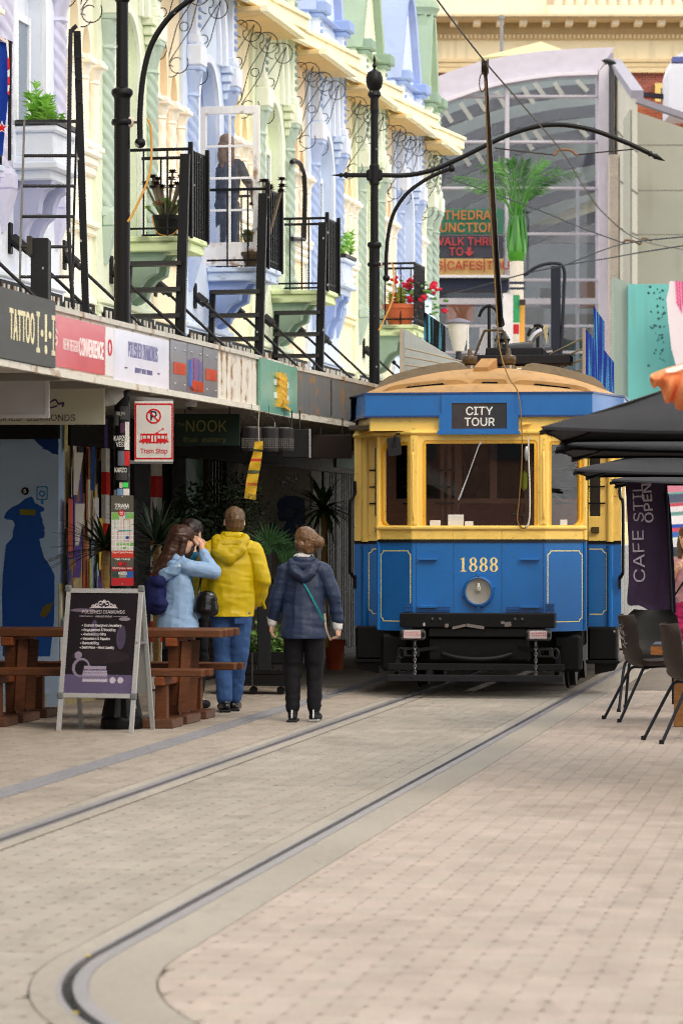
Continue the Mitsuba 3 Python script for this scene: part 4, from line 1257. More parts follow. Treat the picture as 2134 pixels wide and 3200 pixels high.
for s, x, y, h, c in (('CATHEDRAL', 1445, 684, .235, (172, 112, 66)), ('JUNCTION', 1450, 723, .235, (172, 112, 66)), ('WALK THRU', 1452, 765, .21, (164, 62, 66)), ('TO', 1425, 797, .21, (164, 62, 66)), ('SHOPS|CAFES|TOURS', 1452, 841, .22, (160, 60, 50))):
    p = at(x, y, YS)
    sg.add('lettering', text(s, h, (p[0], YS + .019, p[2]), (1, 0, 0), (0, 0, 1), .01, True, sx=.98), 'plain', c, False)
p = at(1466, 785, YS)
sg.add('arrow', plate(Polygon([(0, -.14), (.14, .0), (.05, .0), (.05, .12), (-.05, .12), (-.05, 0), (-.14, 0)]), (p[0], YS + .019, p[2]), (1, 0, 0), (0, 0, 1), .01), 'plain', (164, 62, 66), False)

# cladding building on the right, a corner: oblique side and front
cd = Thing('clad_building', 'beige panelled building right of the glass arcade', 'building')
YB = 78.0
FR = [(1992, 306), (2420, 452), (2420, 874), (1992, 874)]
cd.add('front_wall', vert(pxpoly(FR, YB), YB + 2.0, 2.0), 'stucco', (170, 170, 158), False)
for y in (452, 594, 732):
    cd.add('panel_joint', vert(pxpoly([(1992, y - 2), (2420, y - 2), (2420, y + 2), (1992, y + 2)], YB), YB, .012), 'plain', (120, 118, 108), False)
cd.add('roof_edge', cat(bar(at(1990, 312, YB - .2), at(2420, 458, YB - .2), .3, .14)), 'plain', (140, 136, 148), False)
A_, B_ = [at(1921, 205, 86.9), at(1991.5, 306, YB + .02)], [at(1921, 900, 86.9), at(1991.5, 900, YB + .02)]
cd.add('side_wall', thick(np.array([A_, B_]), (.02, .25, 0)), 'stucco', (198, 196, 182), False)
for y in (.28, .5, .72):
    cd.add('panel_joint', bar(np.array(A_[0]) * (1 - y) + np.array(B_[0]) * y, np.array(A_[1]) * (1 - y) + np.array(B_[1]) * y, .05, .05), 'plain', (130, 128, 118), False)
cd.add('side_coping', bar(A_[0] + (0, 0, .1), A_[1] + (0, 0, .1), .3, .2), 'plain', (150, 148, 160), False)
tm = Thing('mural_building', 'teal painted wall with a pink and white figure, above the black umbrellas', 'wall')
YM = 74.0
tm.add('wall', vert(pxpoly([(1976, 876), (2420, 876), (2420, 1900), (1976, 1900)], YM), YM + 1, 1), 'stucco', (112, 184, 180), False)
tm.add('pier', vert(pxpoly([(1921, 862), (1975, 886), (1975, 1900), (1921, 1900)], YM + 1), YM + 1.2, .8), 'stucco', (150, 164, 156), False)
tm.add('painted_figure', vert(pxpoly([(2092, 878), (2134, 878), (2420, 878), (2420, 1180), (2120, 1170), (2098, 1090), (2088, 1000), (2082, 930), (2090, 905)], YM), YM, .02), 'stucco', (226, 214, 220), False)
for k in range(9):
    x, y = 2108 + 4 * k, 876 + (k * 37 % 30)
    tm.add('painted_hair', vert(pxpoly([(x, 878), (x + 5, 878), (x + 9, y + 70), (x + 5, y + 75), (x + 2, y + 30)], YM), YM - .02, .02), 'stucco', (196, 70, 120) if k % 2 else (226, 140, 170), False)
for y0, y1, c in ((1490, 1540, (206, 130, 150)), (1506, 1526, (230, 220, 226)), (1546, 1572, (86, 92, 112)), (1574, 1584, (190, 80, 96)), (1584, 1602, (222, 216, 220)), (1602, 1612, (110, 150, 146)), (1614, 1640, (226, 222, 226)), (1640, 1652, (60, 84, 170)), (1652, 1664, (200, 80, 90)), (1664, 1680, (70, 110, 180)), (1682, 1720, (214, 222, 214)), (1730, 1800, (150, 160, 80))):
    tm.add('painted_band', vert(pxpoly([(2072, y0), (2134, y0 - 4), (2400, y0 - 10), (2400, y1), (2134, y1 - 3), (2080, y1)], YM), YM - .03 - .001 * (y0 % 17), .02), 'stucco', c, False)
rr = np.random.default_rng(4)
for k in range(46):
    x, y, r_ = 2076 - abs(rr.normal(0, 22)), rr.uniform(885, 1150), rr.uniform(.012, .035)
    p = at(x, y, YM)
    tm.add('painted_dot', plate(Point(0, 0).buffer(r_, 4), (p[0], YM, p[2]), (1, 0, 0), (0, 0, 1), .01), 'plain', (36, 84, 84), False)

# the old bank behind: cream cornice with modillions and dentils, brick below
YO = 122.0
ob = Thing('classical_building', 'cream stone building with bracketed cornice and balustrade far behind the arcade', 'building')
V = lambda x0, y0, x1, y1: pxpoly([(x0, y1), (x1, y1), (x1, y0), (x0, y0)], YO)


def course(part, y0, y1, out, c, x0=1080, x1=2500, fin='stucco'):
    ob.add(part, vert(V(x0, y0, x1, y1), YO - out, out + .5), fin, c, False)


course('parapet', -140, 60, .25, (250, 238, 208), 1080, 1706)
course('parapet', 22, 62, .55, (250, 238, 208), 1707, 2500)
course('balustrade_rail', -60, -22, .6, (250, 238, 208), 1707, 2500)
course('cornice', 60, 68, 1.5, (232, 216, 180), 1080, 2500)
course('cornice_soffit', 68, 74, 1.3, (206, 186, 146), 1080, 2500)
course('bed_mould', 74, 108, .35, (190, 168, 126))
course('dentil_course', 108, 126, .3, (206, 186, 146))
course('frieze', 126, 186, .2, (244, 230, 194))
course('stone_band', 186, 196, .35, (230, 208, 164))
course('stone_band', 198, 211, .3, (226, 204, 160))
course('stone_band', 213, 228, .32, (230, 210, 168))
course('brick_wall', 228, 700, .1, (150, 62, 48), fin='brickwork')
for k in range(20):
    x = 1130 + 71.5 * k
    ob.add('modillion', vert(V(x - 11, 70, x + 11, 88), YO - 1.1, .8), 'stucco', (248, 236, 206), False)
for k in range(104):
    x = 1082 + 13.4 * k
    ob.add('dentil', vert(V(x - 3.6, 111, x + 3.6, 122), YO - .42, .12), 'stucco', (236, 218, 178), False)
for k in range(14):
    x = 1745 + 34 * k
    p = at(x, 22, YO - .5)
    ob.add('baluster', lathe([(.1, 0), (.12, .05), (.17, .2), (.1, .42), (.13, .54), (.13, .56)], 10, (p[0], YO - .4, p[2])), 'stucco', (250, 240, 214), True)
for k in range(3):
    w_ = ob.add('window', vert(V(2045 + 200 * k, 262, 2125 + 200 * k, 420), YO - .35, .3), 'stucco', (236, 206, 130), False)
    ob.add('pane', vert(V(2062 + 200 * k, 278, 2108 + 200 * k, 420), YO - .38, .02), 'gloss', (96, 90, 70), False, under=w_)
ob.add('roof_backing', vert(V(1000, -300, 2600, 700), YO + 2, 1), 'stucco', (222, 210, 190), False)
# smaller roofs between
rf = Thing('hip_roof', 'olive roof peak just over the arcade arch', 'building')
a, b, c = at(1495, 178, 100), at(1690, 128, 104), at(1770, 158, 100)
rf.add('roof', trimesh.convex.convex_hull(np.array([a, c, b, a + (0, 8, 0), c + (0, 8, 0), a + (0, 0, -3), c + (0, 0, -3)])), 'stucco', (196, 186, 142), False)
bb = Thing('brick_building', 'orange brick building with dark gutter behind the beige cladding', 'building')
bb.add('wall', vert(pxpoly([(1930, 288), (2500, 345), (2500, 600), (1930, 600)], 100), 101, 1), 'brickwork', (204, 98, 52), False)
bb.add('gutter', bar(at(1930, 286, 99.8), at(2500, 343, 99.8), .2, .14), 'plain', (52, 46, 56), False)
wb = Thing('white_building', 'white rendered building with a blue band at the right edge', 'building')
wb.add('wall', vert(pxpoly([(2112, 190), (2125, 150), (2150, 130), (2400, 130), (2400, 330), (2112, 330)], 96), 98, 2), 'stucco', (222, 224, 236), False)
wb.add('band', vert(pxpoly([(2104, 172), (2400, 172), (2400, 188), (2104, 188)], 95.8), 96, .4), 'plain', (90, 100, 160), False)
vp = single('vent_pipe', 'thin grey flue pipe against the cream cornice', 'pipe', cat(tube([at(1567, 160, 112), at(1567, 52, 112)], .06, 8), tube([at(1567, 58, 112), at(1567, 46, 112)], .1, 8)), 'plain', (150, 150, 154))
# right end under the umbrellas: parked cars and blurred colours of the next street, as real things
cv = Thing('parked_car', 'white parked car with red and blue stripes, far off under the umbrellas', 'car')
c = at(2160, 1690, 62) * (1, 1, 0)
side = Polygon([(-2.2, .35), (2.2, .35), (2.25, .8), (1.9, 1.0), (1.2, 1.1), (.7, 1.5), (-1.3, 1.52), (-1.9, 1.05), (-2.25, .95)]).buffer(.06)
cv.add('body', mv(xz(side, -.85, .85), c), 'paint', (214, 216, 222), 30)
cv.add('side_window', mv(xz(Polygon([(-1.2, 1.08), (1.0, 1.08), (.6, 1.42), (-1.1, 1.44)]), -.88, .88), c), 'gloss', (60, 70, 80), False)
for x, col in ((.86, (60, 70, 160)), (.7, (190, 60, 70))):
    cv.add('stripe', mv(box(-2.1, 2.1, -.93, -.912, x, x + .1), c), 'paint', col, False)
for x in (-1.35, 1.35):
    w_ = cv.add('wheel', mv(mv(lathe([(0, -.1), (.32, -.1), (.34, 0), (.32, .1), (0, .1)], 18), (0, 0, 0), rx=90), c + (x, -.84, .34)), 'plain', (28, 28, 30))
    cv.add('hub', mv(mv(lathe([(0, -.02), (.18, -.02), (.18, .02), (0, .02)], 14), (0, 0, 0), rx=90), c + (x, -.95, .34)), 'steel', (150, 150, 155), under=w_)
# ================================================================ the tram: local x right, y back, z up, origin under the middle of its front
TM = frame((1.355, 31.6, 0), 7.4)
BLUE, YEL, GOLD, BLK = (26, 104, 178), (251, 210, 108), (244, 218, 140), (14, 14, 15)
tram = Thing('tram', 'blue and yellow vintage tram number 1888 showing CITY TOUR', 'tram', M=TM)


def f_aurora(p, n, uv):
    s = mikit.fbm(p.x * 2 + p.y * 7, 0.0, p.z * .9, 3)
    h = mikit.smoothstep(0.2, 0.6, mikit.noise(p.y * 5 + 7, p.z * 1.6, 3))
    c = mikit.mix(pal(uv), mi.Color3f(0.08, 0.34, 0.48), mikit.smoothstep(0.42, 0.66, s) * h)
    return c


scene['aurora'] = bsdf(f_aurora, 0.75, 0.03)
FC = [(-1.03, .30), (-.66, 0.0), (.66, 0.0), (1.03, .30)]


def fac(i):
    (xa, ya), (xb, yb) = FC[i], FC[i + 1]
    L = math.hypot(xb - xa, yb - ya)
    return np.array([xa, ya, 0.0]), np.array([(xb - xa) / L, (yb - ya) / L, 0]), L


def fplate(i, poly, out, d):
    """poly in (along facet, z); its face stands `out` in front of the facet, thickness d inwards."""
    o, u, L = fac(i)
    n = np.cross(u, (0, 0, 1.0))
    return plate(poly, o + n * (out - d), u, (0, 0, 1), d)


def strip(part, z0, z1, out, d, col, fin='paint', pts=None, smooth=30, rnd=0):
    """A moulding that runs round the front and its facets."""
    P = np.array(pts or FC)
    rows = []
    prof = [(out - d, z0), (out - rnd, z0), (out, z0 + rnd), (out, z1 - rnd), (out - rnd, z1), (out - d, z1), (out - d, z0)]
    seg = np.diff(P, axis=0)
    nn = np.stack([seg[:, 1], -seg[:, 0]], 1) / np.linalg.norm(seg, axis=1, keepdims=True)
    nv = [nn[0]] + [(a + b) / (1 + a @ b) for a, b in zip(nn[:-1], nn[1:])] + [nn[-1]]
    m = grid([[(p[0] + n[0] * o, p[1] + n[1] * o, z) for o, z in prof] for p, n in zip(P, nv)])
    ends = [plate(Polygon([(0, 0), (1, 0), (0, 1)]), (0, 0, 0), (1, 0, 0), (0, 1, 0), .01)][:0]
    return tram.add(part, m, fin, col, 20)


FP = [(-1.36, .97)] + [(-1.03, .97)] * 0 + FC
for i in range(3):
    L = fac(i)[2]
    tram.add('dash_panel', fplate(i, sbox(0, .655 if i != 1 else .70, L, 1.54), 0, .04), 'paint', BLUE, False)
    # window frame with its opening
    if i == 1:
        hole = sbox(L / 2 - .515, 1.71, L / 2 + .535, 2.50).buffer(.012)
    elif i == 0:
        hole = sbox(.13, 1.78, .40, 2.43).buffer(.075).intersection(sbox(.0, 1.7, .395, 2.5))
    else:
        hole = sbox(.075, 1.78, .346, 2.43).buffer(.075).intersection(sbox(.08, 1.7, .6, 2.5))
    fr = tram.add('window_frame', fplate(i, sbox(0, 1.66, L, 2.62).difference(hole.buffer(.035)), 0, .05), 'paint', YEL, 25)
    tram.add('inner_frame', fplate(i, hole.buffer(.035).difference(hole), -.012, .04), 'paint', (232, 176, 54), 25, under=fr)
    tram.add('window_glass', fplate(i, hole, -.035, .004).copy() if False else trimesh.Trimesh(*(lambda v, f: (np.array([fac(i)[0] + fac(i)[1] * a + np.array([0, 0, b]) - np.cross(fac(i)[1], (0, 0, 1.0)) * .035 for a, b in v]), f))(*trimesh.creation.triangulate_polygon(hole, engine='earcut')), process=False), 'pane', (255, 255, 255), False, under=fr)
strip('belt_moulding', 1.535, 1.565, .018, .05, BLK)
strip('waist_band', 1.565, 1.665, .004, .04, YEL)
strip('sill_bead', 1.655, 1.70, .035, .06, YEL, rnd=.015)
strip('header_bead', 2.60, 2.645, .04, .07, YEL, rnd=.016, pts=[(-1.34, .97), (-1.05, .22), (-.66, 0), (.66, 0), (1.05, .22), (1.34, .97)])
CAN = [(-1.36, 12.2), (-1.36, .92), (-1.10, -.02), (1.10, -.02), (1.36, .92), (1.36, 12.2)]
strip('header_band', 2.64, 2.79, .0, .05, YEL, pts=[(-1.35, 3.0), (-1.34, .93), (-1.08, .0), (1.08, .0), (1.34, .93), (1.35, 3.0)])
strip('letter_board', 2.785, 3.005, .03, .08, BLUE, pts=CAN)
strip('letter_board_rim', 3.0, 3.018, .045, .10, (22, 66, 120), pts=CAN)
strip('letter_board_rim', 2.772, 2.79, .04, .06, (14, 60, 122), pts=CAN)
# vertical pillars and hand rails at the edges of the middle window
for sx in (-1, 1):
    tram.add('pillar', cat(box(sx * .60, sx * .68, -.022, .05, 1.70, 2.60, .01), box(sx * .625, sx * .655, -.028, -.02, 1.72, 2.58, .004)), 'paint', YEL, 20)
    tram.add('hand_rail', tube(curve([(sx * .645, -.03, 1.78), (sx * .645, -.06, 1.80), (sx * .645, -.085, 1.9), (sx * .645, -.085, 2.3), (sx * .645, -.07, 2.4), (sx * .645, -.03, 2.42)], 30), .012, 8), 'paint', YEL, True)
    for z in (1.72, 1.76, 2.45, 2.5, 2.55):
        tram.add('rivet', mv(trimesh.creation.icosphere(1, .009), (sx * .645, -.03, z)), 'paint', (232, 178, 56), True)
    # corner posts
    tram.add('corner_post', tube([(sx * 1.03, .30, .66), (sx * 1.03, .30, 1.54)], .022, 10), 'paint', BLUE, True)
    tram.add('corner_post', tube([(sx * 1.03, .30, 1.56), (sx * 1.03, .30, 2.6)], .026, 10), 'paint', YEL, True)
for x in (-.62, -.25, .227, .637):
    tram.add('panel_seam', box(x - .003, x + .003, -.0025, 0, .84, 1.53), 'paint', (10, 58, 116), False)
for x0, x1, z in ((-.595, -.41, 1.375), (.41, .60, 1.375), (-.595, -.41, .905), (.41, .60, .905)):
    tram.add('step_bar', cat(box(x0, x1, -.05, -.001, z - .012, z + .004, .003), box(x0, x1, -.05, -.043, z - .018, z - .01, .002)), 'paint', BLUE, False)
for x in (-.25, .227):
    tram.add('waist_seam', box(x - .003, x + .003, -.007, -.003, 1.57, 1.65), 'paint', (206, 154, 44), False)
# dash lamp
hl = tram.add('headlight', mv(mv(lathe([(.118, -.01), (.15, 0), (.155, .03), (.148, .06), (.132, .065), (.124, .055), (.122, .02)], 32), (0, 0, 0), rx=90), (0, -.0, 1.05)), 'paint', (28, 92, 158), 30)
tram.add('reflector', mv(mv(lathe([(.124, .05), (.112, .03), (.08, .014), (.03, .006), (0, .005)], 28), (0, 0, 0), rx=90), (0, -.0, 1.05)), 'plain', (150, 147, 140), True, under=hl)
tram.add('glass', grid([[(.122 * r * math.cos(a), -.052, 1.05 + .122 * r * math.sin(a)) for a in np.linspace(0, 2 * PI, 25)] for r in (0.001, 1)]), 'pane', (255, 255, 255), False, under=hl)
tram.add('bulb', mv(mv(lathe([(0, -.03), (.018, -.025), (.026, 0), (.014, .03), (.013, .05), (0, .055)], 14), (0, 0, 0)), (0, -.03, 1.08)), 'gloss', (226, 224, 214), True, under=hl)
for a in (0, PI / 2, PI, 1.5 * PI):
    tram.add('lug', mv(trimesh.creation.icosphere(1, .013), (.158 * math.cos(a + .3), -.03, 1.05 + .158 * math.sin(a + .3))), 'paint', BLUE, True, under=hl)
tram.add('clamp', box(-.008, .008, -.05, 0, .87, .91), 'paint', BLUE, False, under=hl)
tram.add('clamp', box(-.02, .02, -.07, -.03, 1.2, 1.235, .004), 'paint', BLUE, False, under=hl)


# serif numerals
def d1():
    return unary_union([Polygon([(.03, .006), (.052, .006), (.052, .14), (.045, .14), (.008, .124), (.008, .118), (.03, .122)]), Polygon([(.01, 0), (.074, 0), (.074, .006), (.054, .012), (.028, .012), (.01, .006)])])


def d8():
    e = lambda cx, cy, a, b: affinity.scale(Point(cx, cy).buffer(1, 24), a, b, origin=(cx, cy))
    return unary_union([e(.043, .037, .041, .039), e(.043, .104, .036, .036)]).difference(unary_union([e(.043, .035, .017, .029), e(.043, .106, .015, .026)]))


for k, (d, x) in enumerate(((d1, -.195), (d8, -.098), (d8, .004), (d8, .106))):
    tram.add('numeral', xz(affinity.translate(affinity.scale(d(), 1.0, 1.0, origin=(0, 0)), x, 1.245), -.004, -.0005), 'paint', GOLD, False)
# destination box
db = tram.add('destination_box', cat(xz(sbox(-.385, 2.615, .395, 2.80).union(sbox(-.36, 2.6, .37, 2.99)).difference(sbox(-.26, 2.655, .285, 2.91)), -.085, .0), xz(sbox(-.40, 2.6, .41, 2.635), -.10, -.0)), 'paint', BLUE, 20)
tram.add('blind', box(-.28, .30, -.062, -.05, 2.64, 2.92), 'gloss', (50, 53, 58), False, under=db)
for s, z in (('CITY', 2.793), ('TOUR', 2.685)):
    tram.add('lettering', text(s, .078, (.013, -.063, z), (1, 0, 0), (0, 0, 1), .003, True, sx=1.02), 'plain', (238, 238, 236), False, under=db)
tram.add('glass', grid([[(-.26, -.074, 2.655), (.285, -.074, 2.655)], [(-.26, -.074, 2.91), (.285, -.074, 2.91)]]), 'pane', (255, 255, 255), False, under=db)
tram.add('coupler_hook', cat(box(.42, .455, -.06, 0, 2.69, 2.72), box(.455, .52, -.055, -.02, 2.70, 2.715)), 'paint', YEL, False)


# gold lining
def lining(part, P, inset_r=.035, w=.008):
    """P(s, z) -> plate on its own plane; s0..s1, z0..z1 with notched corners."""
    pass


def notch(s0, s1, z0, z1, r=.035, w=.009):
    g = sbox(s0, z0, s1, z1)
    for a in (s0, s1):
        for b in (z0, z1):
            g = g.difference(Point(a, b).buffer(r, 10))
    return g.difference(g.buffer(-w, join_style=2))


for i, (a, b) in ((0, (.03, .455)), (2, (.02, .445))):
    tram.add('gold_lining', fplate(i, notch(a, b, .745, 1.455), .004, .004), 'paint', GOLD, False)
# vents above the bumper
for x0, x1, z0, z1 in ((-.73, -.655, .845, .93), (-.62, -.285, .845, .895), (.27, .63, .845, .895), (.66, .745, .845, .93)):
    v = tram.add('vent_grille', box(x0, x1, -.012, -.0015, z0, z1), 'paint', (14, 66, 124), False)
    z = z0 + .006
    while z < z1 - .006:
        tram.add('vent_bar', box(x0 + .004, x1 - .004, -.02, -.012, z, z + .006), 'paint', (24, 92, 160), False, under=v)
        z += .014
# bumper, lamps, couplings, lifeguard
bp = tram.add('bumper', cat(box(-.765, .76, -.17, .1, .695, .838, .01)), 'iron', (15, 15, 16), False)
for x in (-.445, -.37, .37, .44):
    tram.add('bolt', mv(trimesh.creation.icosphere(2, .022), (x, -.17, .775)), 'gloss', (40, 40, 42), True, under=bp)
for x, z, w_, h_ in ((.30, .715, .05, .03), (-.02, .70, .16, .015), (-.18, .70, .12, .01), (-.3, .705, .02, .02), (.25, .74, .02, .012)):
    tram.add('worn_patch', xz(affinity.rotate(sbox(-w_ / 2, 0, w_ / 2, h_), R.uniform(-14, 14)).buffer(.008), -.1725, -.171), 'plain', (120, 112, 110), False, under=bp) if False else tram.add('worn_patch', mv(xz(affinity.rotate(sbox(-w_ / 2, 0, w_ / 2, h_), R.uniform(-14, 14)).buffer(.008), -.1725, -.171), (x, 0, z)), 'plain', (120, 112, 110), False, under=bp)
tram.add('lower_beam', box(-.49, .48, -.12, .1, .60, .695, .01), 'iron', (14, 14, 15), False)
for sx, x in ((-1, -.64), (1, .60)):
    lp = tram.add('marker_lamp', cat(box(x - .125, x + .125, -.17, -.06, .57, .68, .02)), 'gloss', (84, 80, 78), False)
    tram.add('lens', box(x - .088, x + .082, -.178, -.165, .585, .667, .006), 'gloss', (206, 188, 190), False, under=lp)
    for q in range(7):
        for r_ in range(2):
            tram.add('diode', box(x - .07 + q * .022, x - .058 + q * .022, -.181, -.177, .617 + .02 * r_, .627 + .02 * r_), 'plain', (206, 96, 96), False, under=lp)
    tram.add('end_cap', cat(box(x - .13, x - .1, -.182, -.16, .6, .65, .01), box(x + .09, x + .12, -.182, -.16, .6, .65, .01)), 'plain', (24, 24, 26), False, under=lp)
    ch = []
    for k in range(11):
        z = .53 - .031 * k
        a = np.linspace(0, 2 * PI, 9)
        ch.append(tube([(x * .96 + (.012 * math.cos(q) if k % 2 else .0), -.19 + (0 if k % 2 else .012 * math.cos(q)), z + .022 * math.sin(q)) for q in a], .0055, 5, False))
    tram.add('chain', cat(ch), 'steel', (150, 150, 152), True)
    tram.add('shackle', cat(tube([(x * .96, -.14, .57), (x * .96, -.19, .55)], .02, 8), box(x * .96 - .02, x * .96 + .02, -.2, -.14, .5, .53, .006)), 'iron', (34, 34, 36), False)
    tram.add('coupler_arm', bar((sx * .2, .05, .53), (sx * .66, -.12, .46), .06, .035), 'iron', (18, 18, 20), False)
    tram.add('coupler_bracket', sub(box(sx * .58, sx * .74, -.14, -.06, .40, .50, .012), box(sx * .62, sx * .70, -.2, .0, .425, .475)), 'iron', (36, 36, 38), False)
    tram.add('coupler_loop', tube([(sx * .76 + .03 * math.cos(a), -.1, .44 + .05 * math.sin(a)) for a in np.linspace(0, 2 * PI, 13)], .014, 7, False), 'iron', (32, 32, 34), True)
tram.add('draw_bow', tube(curve([(-.36, -.1, .44), (-.2, -.14, .40), (0, -.16, .385), (.2, -.14, .40), (.34, -.1, .44)], 24), .025, 8), 'iron', (32, 32, 34), True)
tram.add('under_tray', box(-.5, .5, -.05, .4, .36, .6, .02), 'plain', (7, 7, 8), False)
for z0, z1, y, c in ((.275, .342, -.16, (22, 22, 25)), (.168, .233, -.22, (36, 36, 41))):
    lg = tram.add('lifeguard_bar', box(-.885, .85, y - .03, y + .02, z0, z1, .004), 'iron', c, False)
    for x in (-.64, -.2, .17, .6):
        tram.add('bolt', mv(trimesh.creation.icosphere(1, .01), (x, y - .03, (z0 + z1) / 2)), 'plain', (20, 20, 22), True, under=lg)
for x in (-.8, .78):
    tram.add('lifeguard_strut', bar((x, -.18, .2), (x, .4, .62), .05), 'iron', BLK, False)
# underframe and trucks
tram.add('underframe', cat(box(-1.0, 1.0, .3, 12, .5, .86), box(-.9, .9, 1.0, 11.4, .28, .5)), 'plain', (8, 8, 9), False)
for y in (2.2, 4.0, 8.4, 10.2):
    for sx in (-1, 1):
        tram.add('wheel', mv(mv(lathe([(0, -.05), (.34, -.05), (.37, -.04), (.37, -.02), (.34, .0), (.34, .06), (0, .06)], 24), (0, 0, 0), ry=90), (sx * .78, y, .37)), 'plain', (30, 29, 29), 30)
for sx in (-1, 1):
    tram.add('mudguard', box(sx * .72, sx * 1.0, .2, .5, .25, .62, .03), 'plain', (8, 8, 9), False)
# entry ways: set back bulkheads, pillars, bars
for sx in (-1, 1):
    y = .97
    fl = lambda p: affinity.scale(p, sx, 1, origin=(0, 0))
    tram.add('side_panel', xz(fl(sbox(1.03, .68, 1.36, 1.52)), y, y + .04), 'paint', BLUE, False)
    tram.add('gold_lining', xz(fl(notch(.9, 1.215, .80, 1.47, .04).intersection(sbox(1.04, .7, 1.3, 1.6))), y - .005, y - .001), 'paint', GOLD, False)
    tram.add('side_belt', xz(fl(sbox(1.03, 1.52, 1.36, 1.55)), y - .015, y + .04), 'plain', BLK, False)
    fr = tram.add('side_frame', xz(fl(sbox(1.03, 1.55, 1.36, 2.66).difference(sbox(1.045, 1.80, 1.15, 2.5))), y, y + .04), 'paint', YEL, False)
    tram.add('side_glass', xz(fl(sbox(1.04, 1.79, 1.16, 2.51)), y + .02, y + .024), 'gloss', (36, 38, 38), False, under=fr)
    for z in (1.93, 2.1, 2.27):
        tram.add('guard_bar', tube([(sx * 1.03, y - .03, z), (sx * 1.2, y - .03, z)], .009, 6), 'plain', BLK, True)
    tram.add('door_pillar', cat(tube([(sx * 1.25, y - .015, 1.54), (sx * 1.25, y - .015, 2.62)], .036, 12)), 'paint', YEL, True)
    tram.add('door_pillar', tube([(sx * 1.25, y - .015, .68), (sx * 1.25, y - .015, 1.5)], .036, 12), 'paint', BLUE, True)
    hr = tram.add('grab_rail', tube(curve([(sx * 1.345, y - .05, 2.06), (sx * 1.36, y - .12, 1.98), (sx * 1.385, y - .14, 1.9), (sx * 1.385, y - .14, 1.3), (sx * 1.38, y - .12, 1.22), (sx * 1.345, y - .05, 1.16)], 30), .016, 8), 'plain', (26, 26, 28), True)
    tram.add('rail_foot', cat(box(sx * 1.335, sx * 1.36, y - .07, y - .02, 2.02, 2.16, .008), box(sx * 1.335, sx * 1.36, y - .07, y - .02, 1.06, 1.2, .008)), 'plain', (26, 26, 28), False, under=hr)
    tram.add('catch', cat(box(sx * 1.06, sx * 1.14, y - .05, y, 1.63, 1.69, .006)), 'plain', (80, 66, 40), False)
    tram.add('step', cat(box(sx * 1.03, sx * 1.33, .84, 1.25, .34, .68, .02), box(sx * 1.01, sx * 1.35, .80, 1.25, .31, .345, .006)), 'iron', (11, 11, 12), False)
    tram.add('step_bracket', xz(fl(Polygon([(1.1, .2), (1.3, .24), (1.34, .32), (1.1, .32)])), .86, .9), 'plain', (20, 20, 21), False)
    tram.add('cab_door_post', box(sx * .99, sx * 1.04, .30, .36, .68, 2.6, .006), 'paint', (226, 172, 54), False)
    # saloon side
    x = 1.35
    tram.add('saloon_side', box(sx * (x - .04), sx * x, y + .05, 12, .66, 1.52), 'paint', (206, 206, 198), False)
    tram.add('saloon_frame', plate(sbox(y, 1.52, 12, 2.78).difference(unary_union([sbox(y + .25 + 1.05 * k, 1.75, y + 1.15 + 1.05 * k, 2.5) for k in range(10)])), (sx * x - (.04 if sx > 0 else 0), 0, 0), (0, 1, 0), (0, 0, 1), .04), 'paint', YEL, False)
    for k in range(10):
        tram.add('saloon_window', box(sx * (x - .022), sx * (x - .018), y + .25 + 1.05 * k, y + 1.15 + 1.05 * k, 1.75, 2.5), 'gloss', (40, 44, 46), False)
    for k in range(28):
        tram.add('side_batten', box(sx * x, sx * (x + .012), y + .1 + .38 * k, y + .13 + .38 * k, .68, 1.5), 'paint', (160, 164, 168), False)
# the inside of the cab
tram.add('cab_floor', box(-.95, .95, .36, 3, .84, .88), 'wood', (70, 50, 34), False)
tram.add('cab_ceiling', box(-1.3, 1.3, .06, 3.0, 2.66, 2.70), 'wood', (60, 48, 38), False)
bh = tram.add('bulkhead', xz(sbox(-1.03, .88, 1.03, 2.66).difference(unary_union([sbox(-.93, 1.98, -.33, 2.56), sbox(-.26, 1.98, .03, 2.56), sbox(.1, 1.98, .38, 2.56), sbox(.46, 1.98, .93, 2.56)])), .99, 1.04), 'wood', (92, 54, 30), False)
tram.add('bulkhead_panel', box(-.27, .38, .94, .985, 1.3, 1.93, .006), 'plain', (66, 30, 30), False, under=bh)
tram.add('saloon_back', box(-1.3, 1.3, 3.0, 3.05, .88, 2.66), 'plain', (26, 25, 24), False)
for x in (-.45, -.38, .45):
    tram.add('cab_post', box(x - .02, x + .02, .9, .97, .88, 2.64), 'wood', (84, 50, 28), False)
for x in (-.42, .8, -.75):
    for z in (1.93, 2.1, 2.27):
        tram.add('cab_bar', tube([(x - .1, .86, z), (x + .1, .86, z)], .011, 6), 'plain', (22, 22, 22), True)
tram.add('controller', cat(box(.3, .52, .35, .6, .88, 1.72, .03), tube([(.41, .4, 1.72), (.41, .4, 1.8), (.3, .3, 1.82)], .02, 8)), 'plain', (40, 36, 32), 30)
for x0, x1, h_ in ((-.31, -.155, .10), (-.145, -.06, .034), (-.49, -.385, .045), (.79, .86, .05)):
    tram.add('paper_card', box(x0, x1, .06 if x1 < .7 else .2, .075 if x1 < .7 else .21, 1.695, 1.71 + h_), 'plain', (232, 232, 228), False)
tram.add('windscreen_sill', box(-.62, .62, .04, .14, 1.66, 1.695), 'plain', (150, 116, 44), False)
hv = tram.add('driver_vest', box(.36, .42, .75, .85, 2.06, 2.26, .03), 'cloth', (150, 174, 36), False)
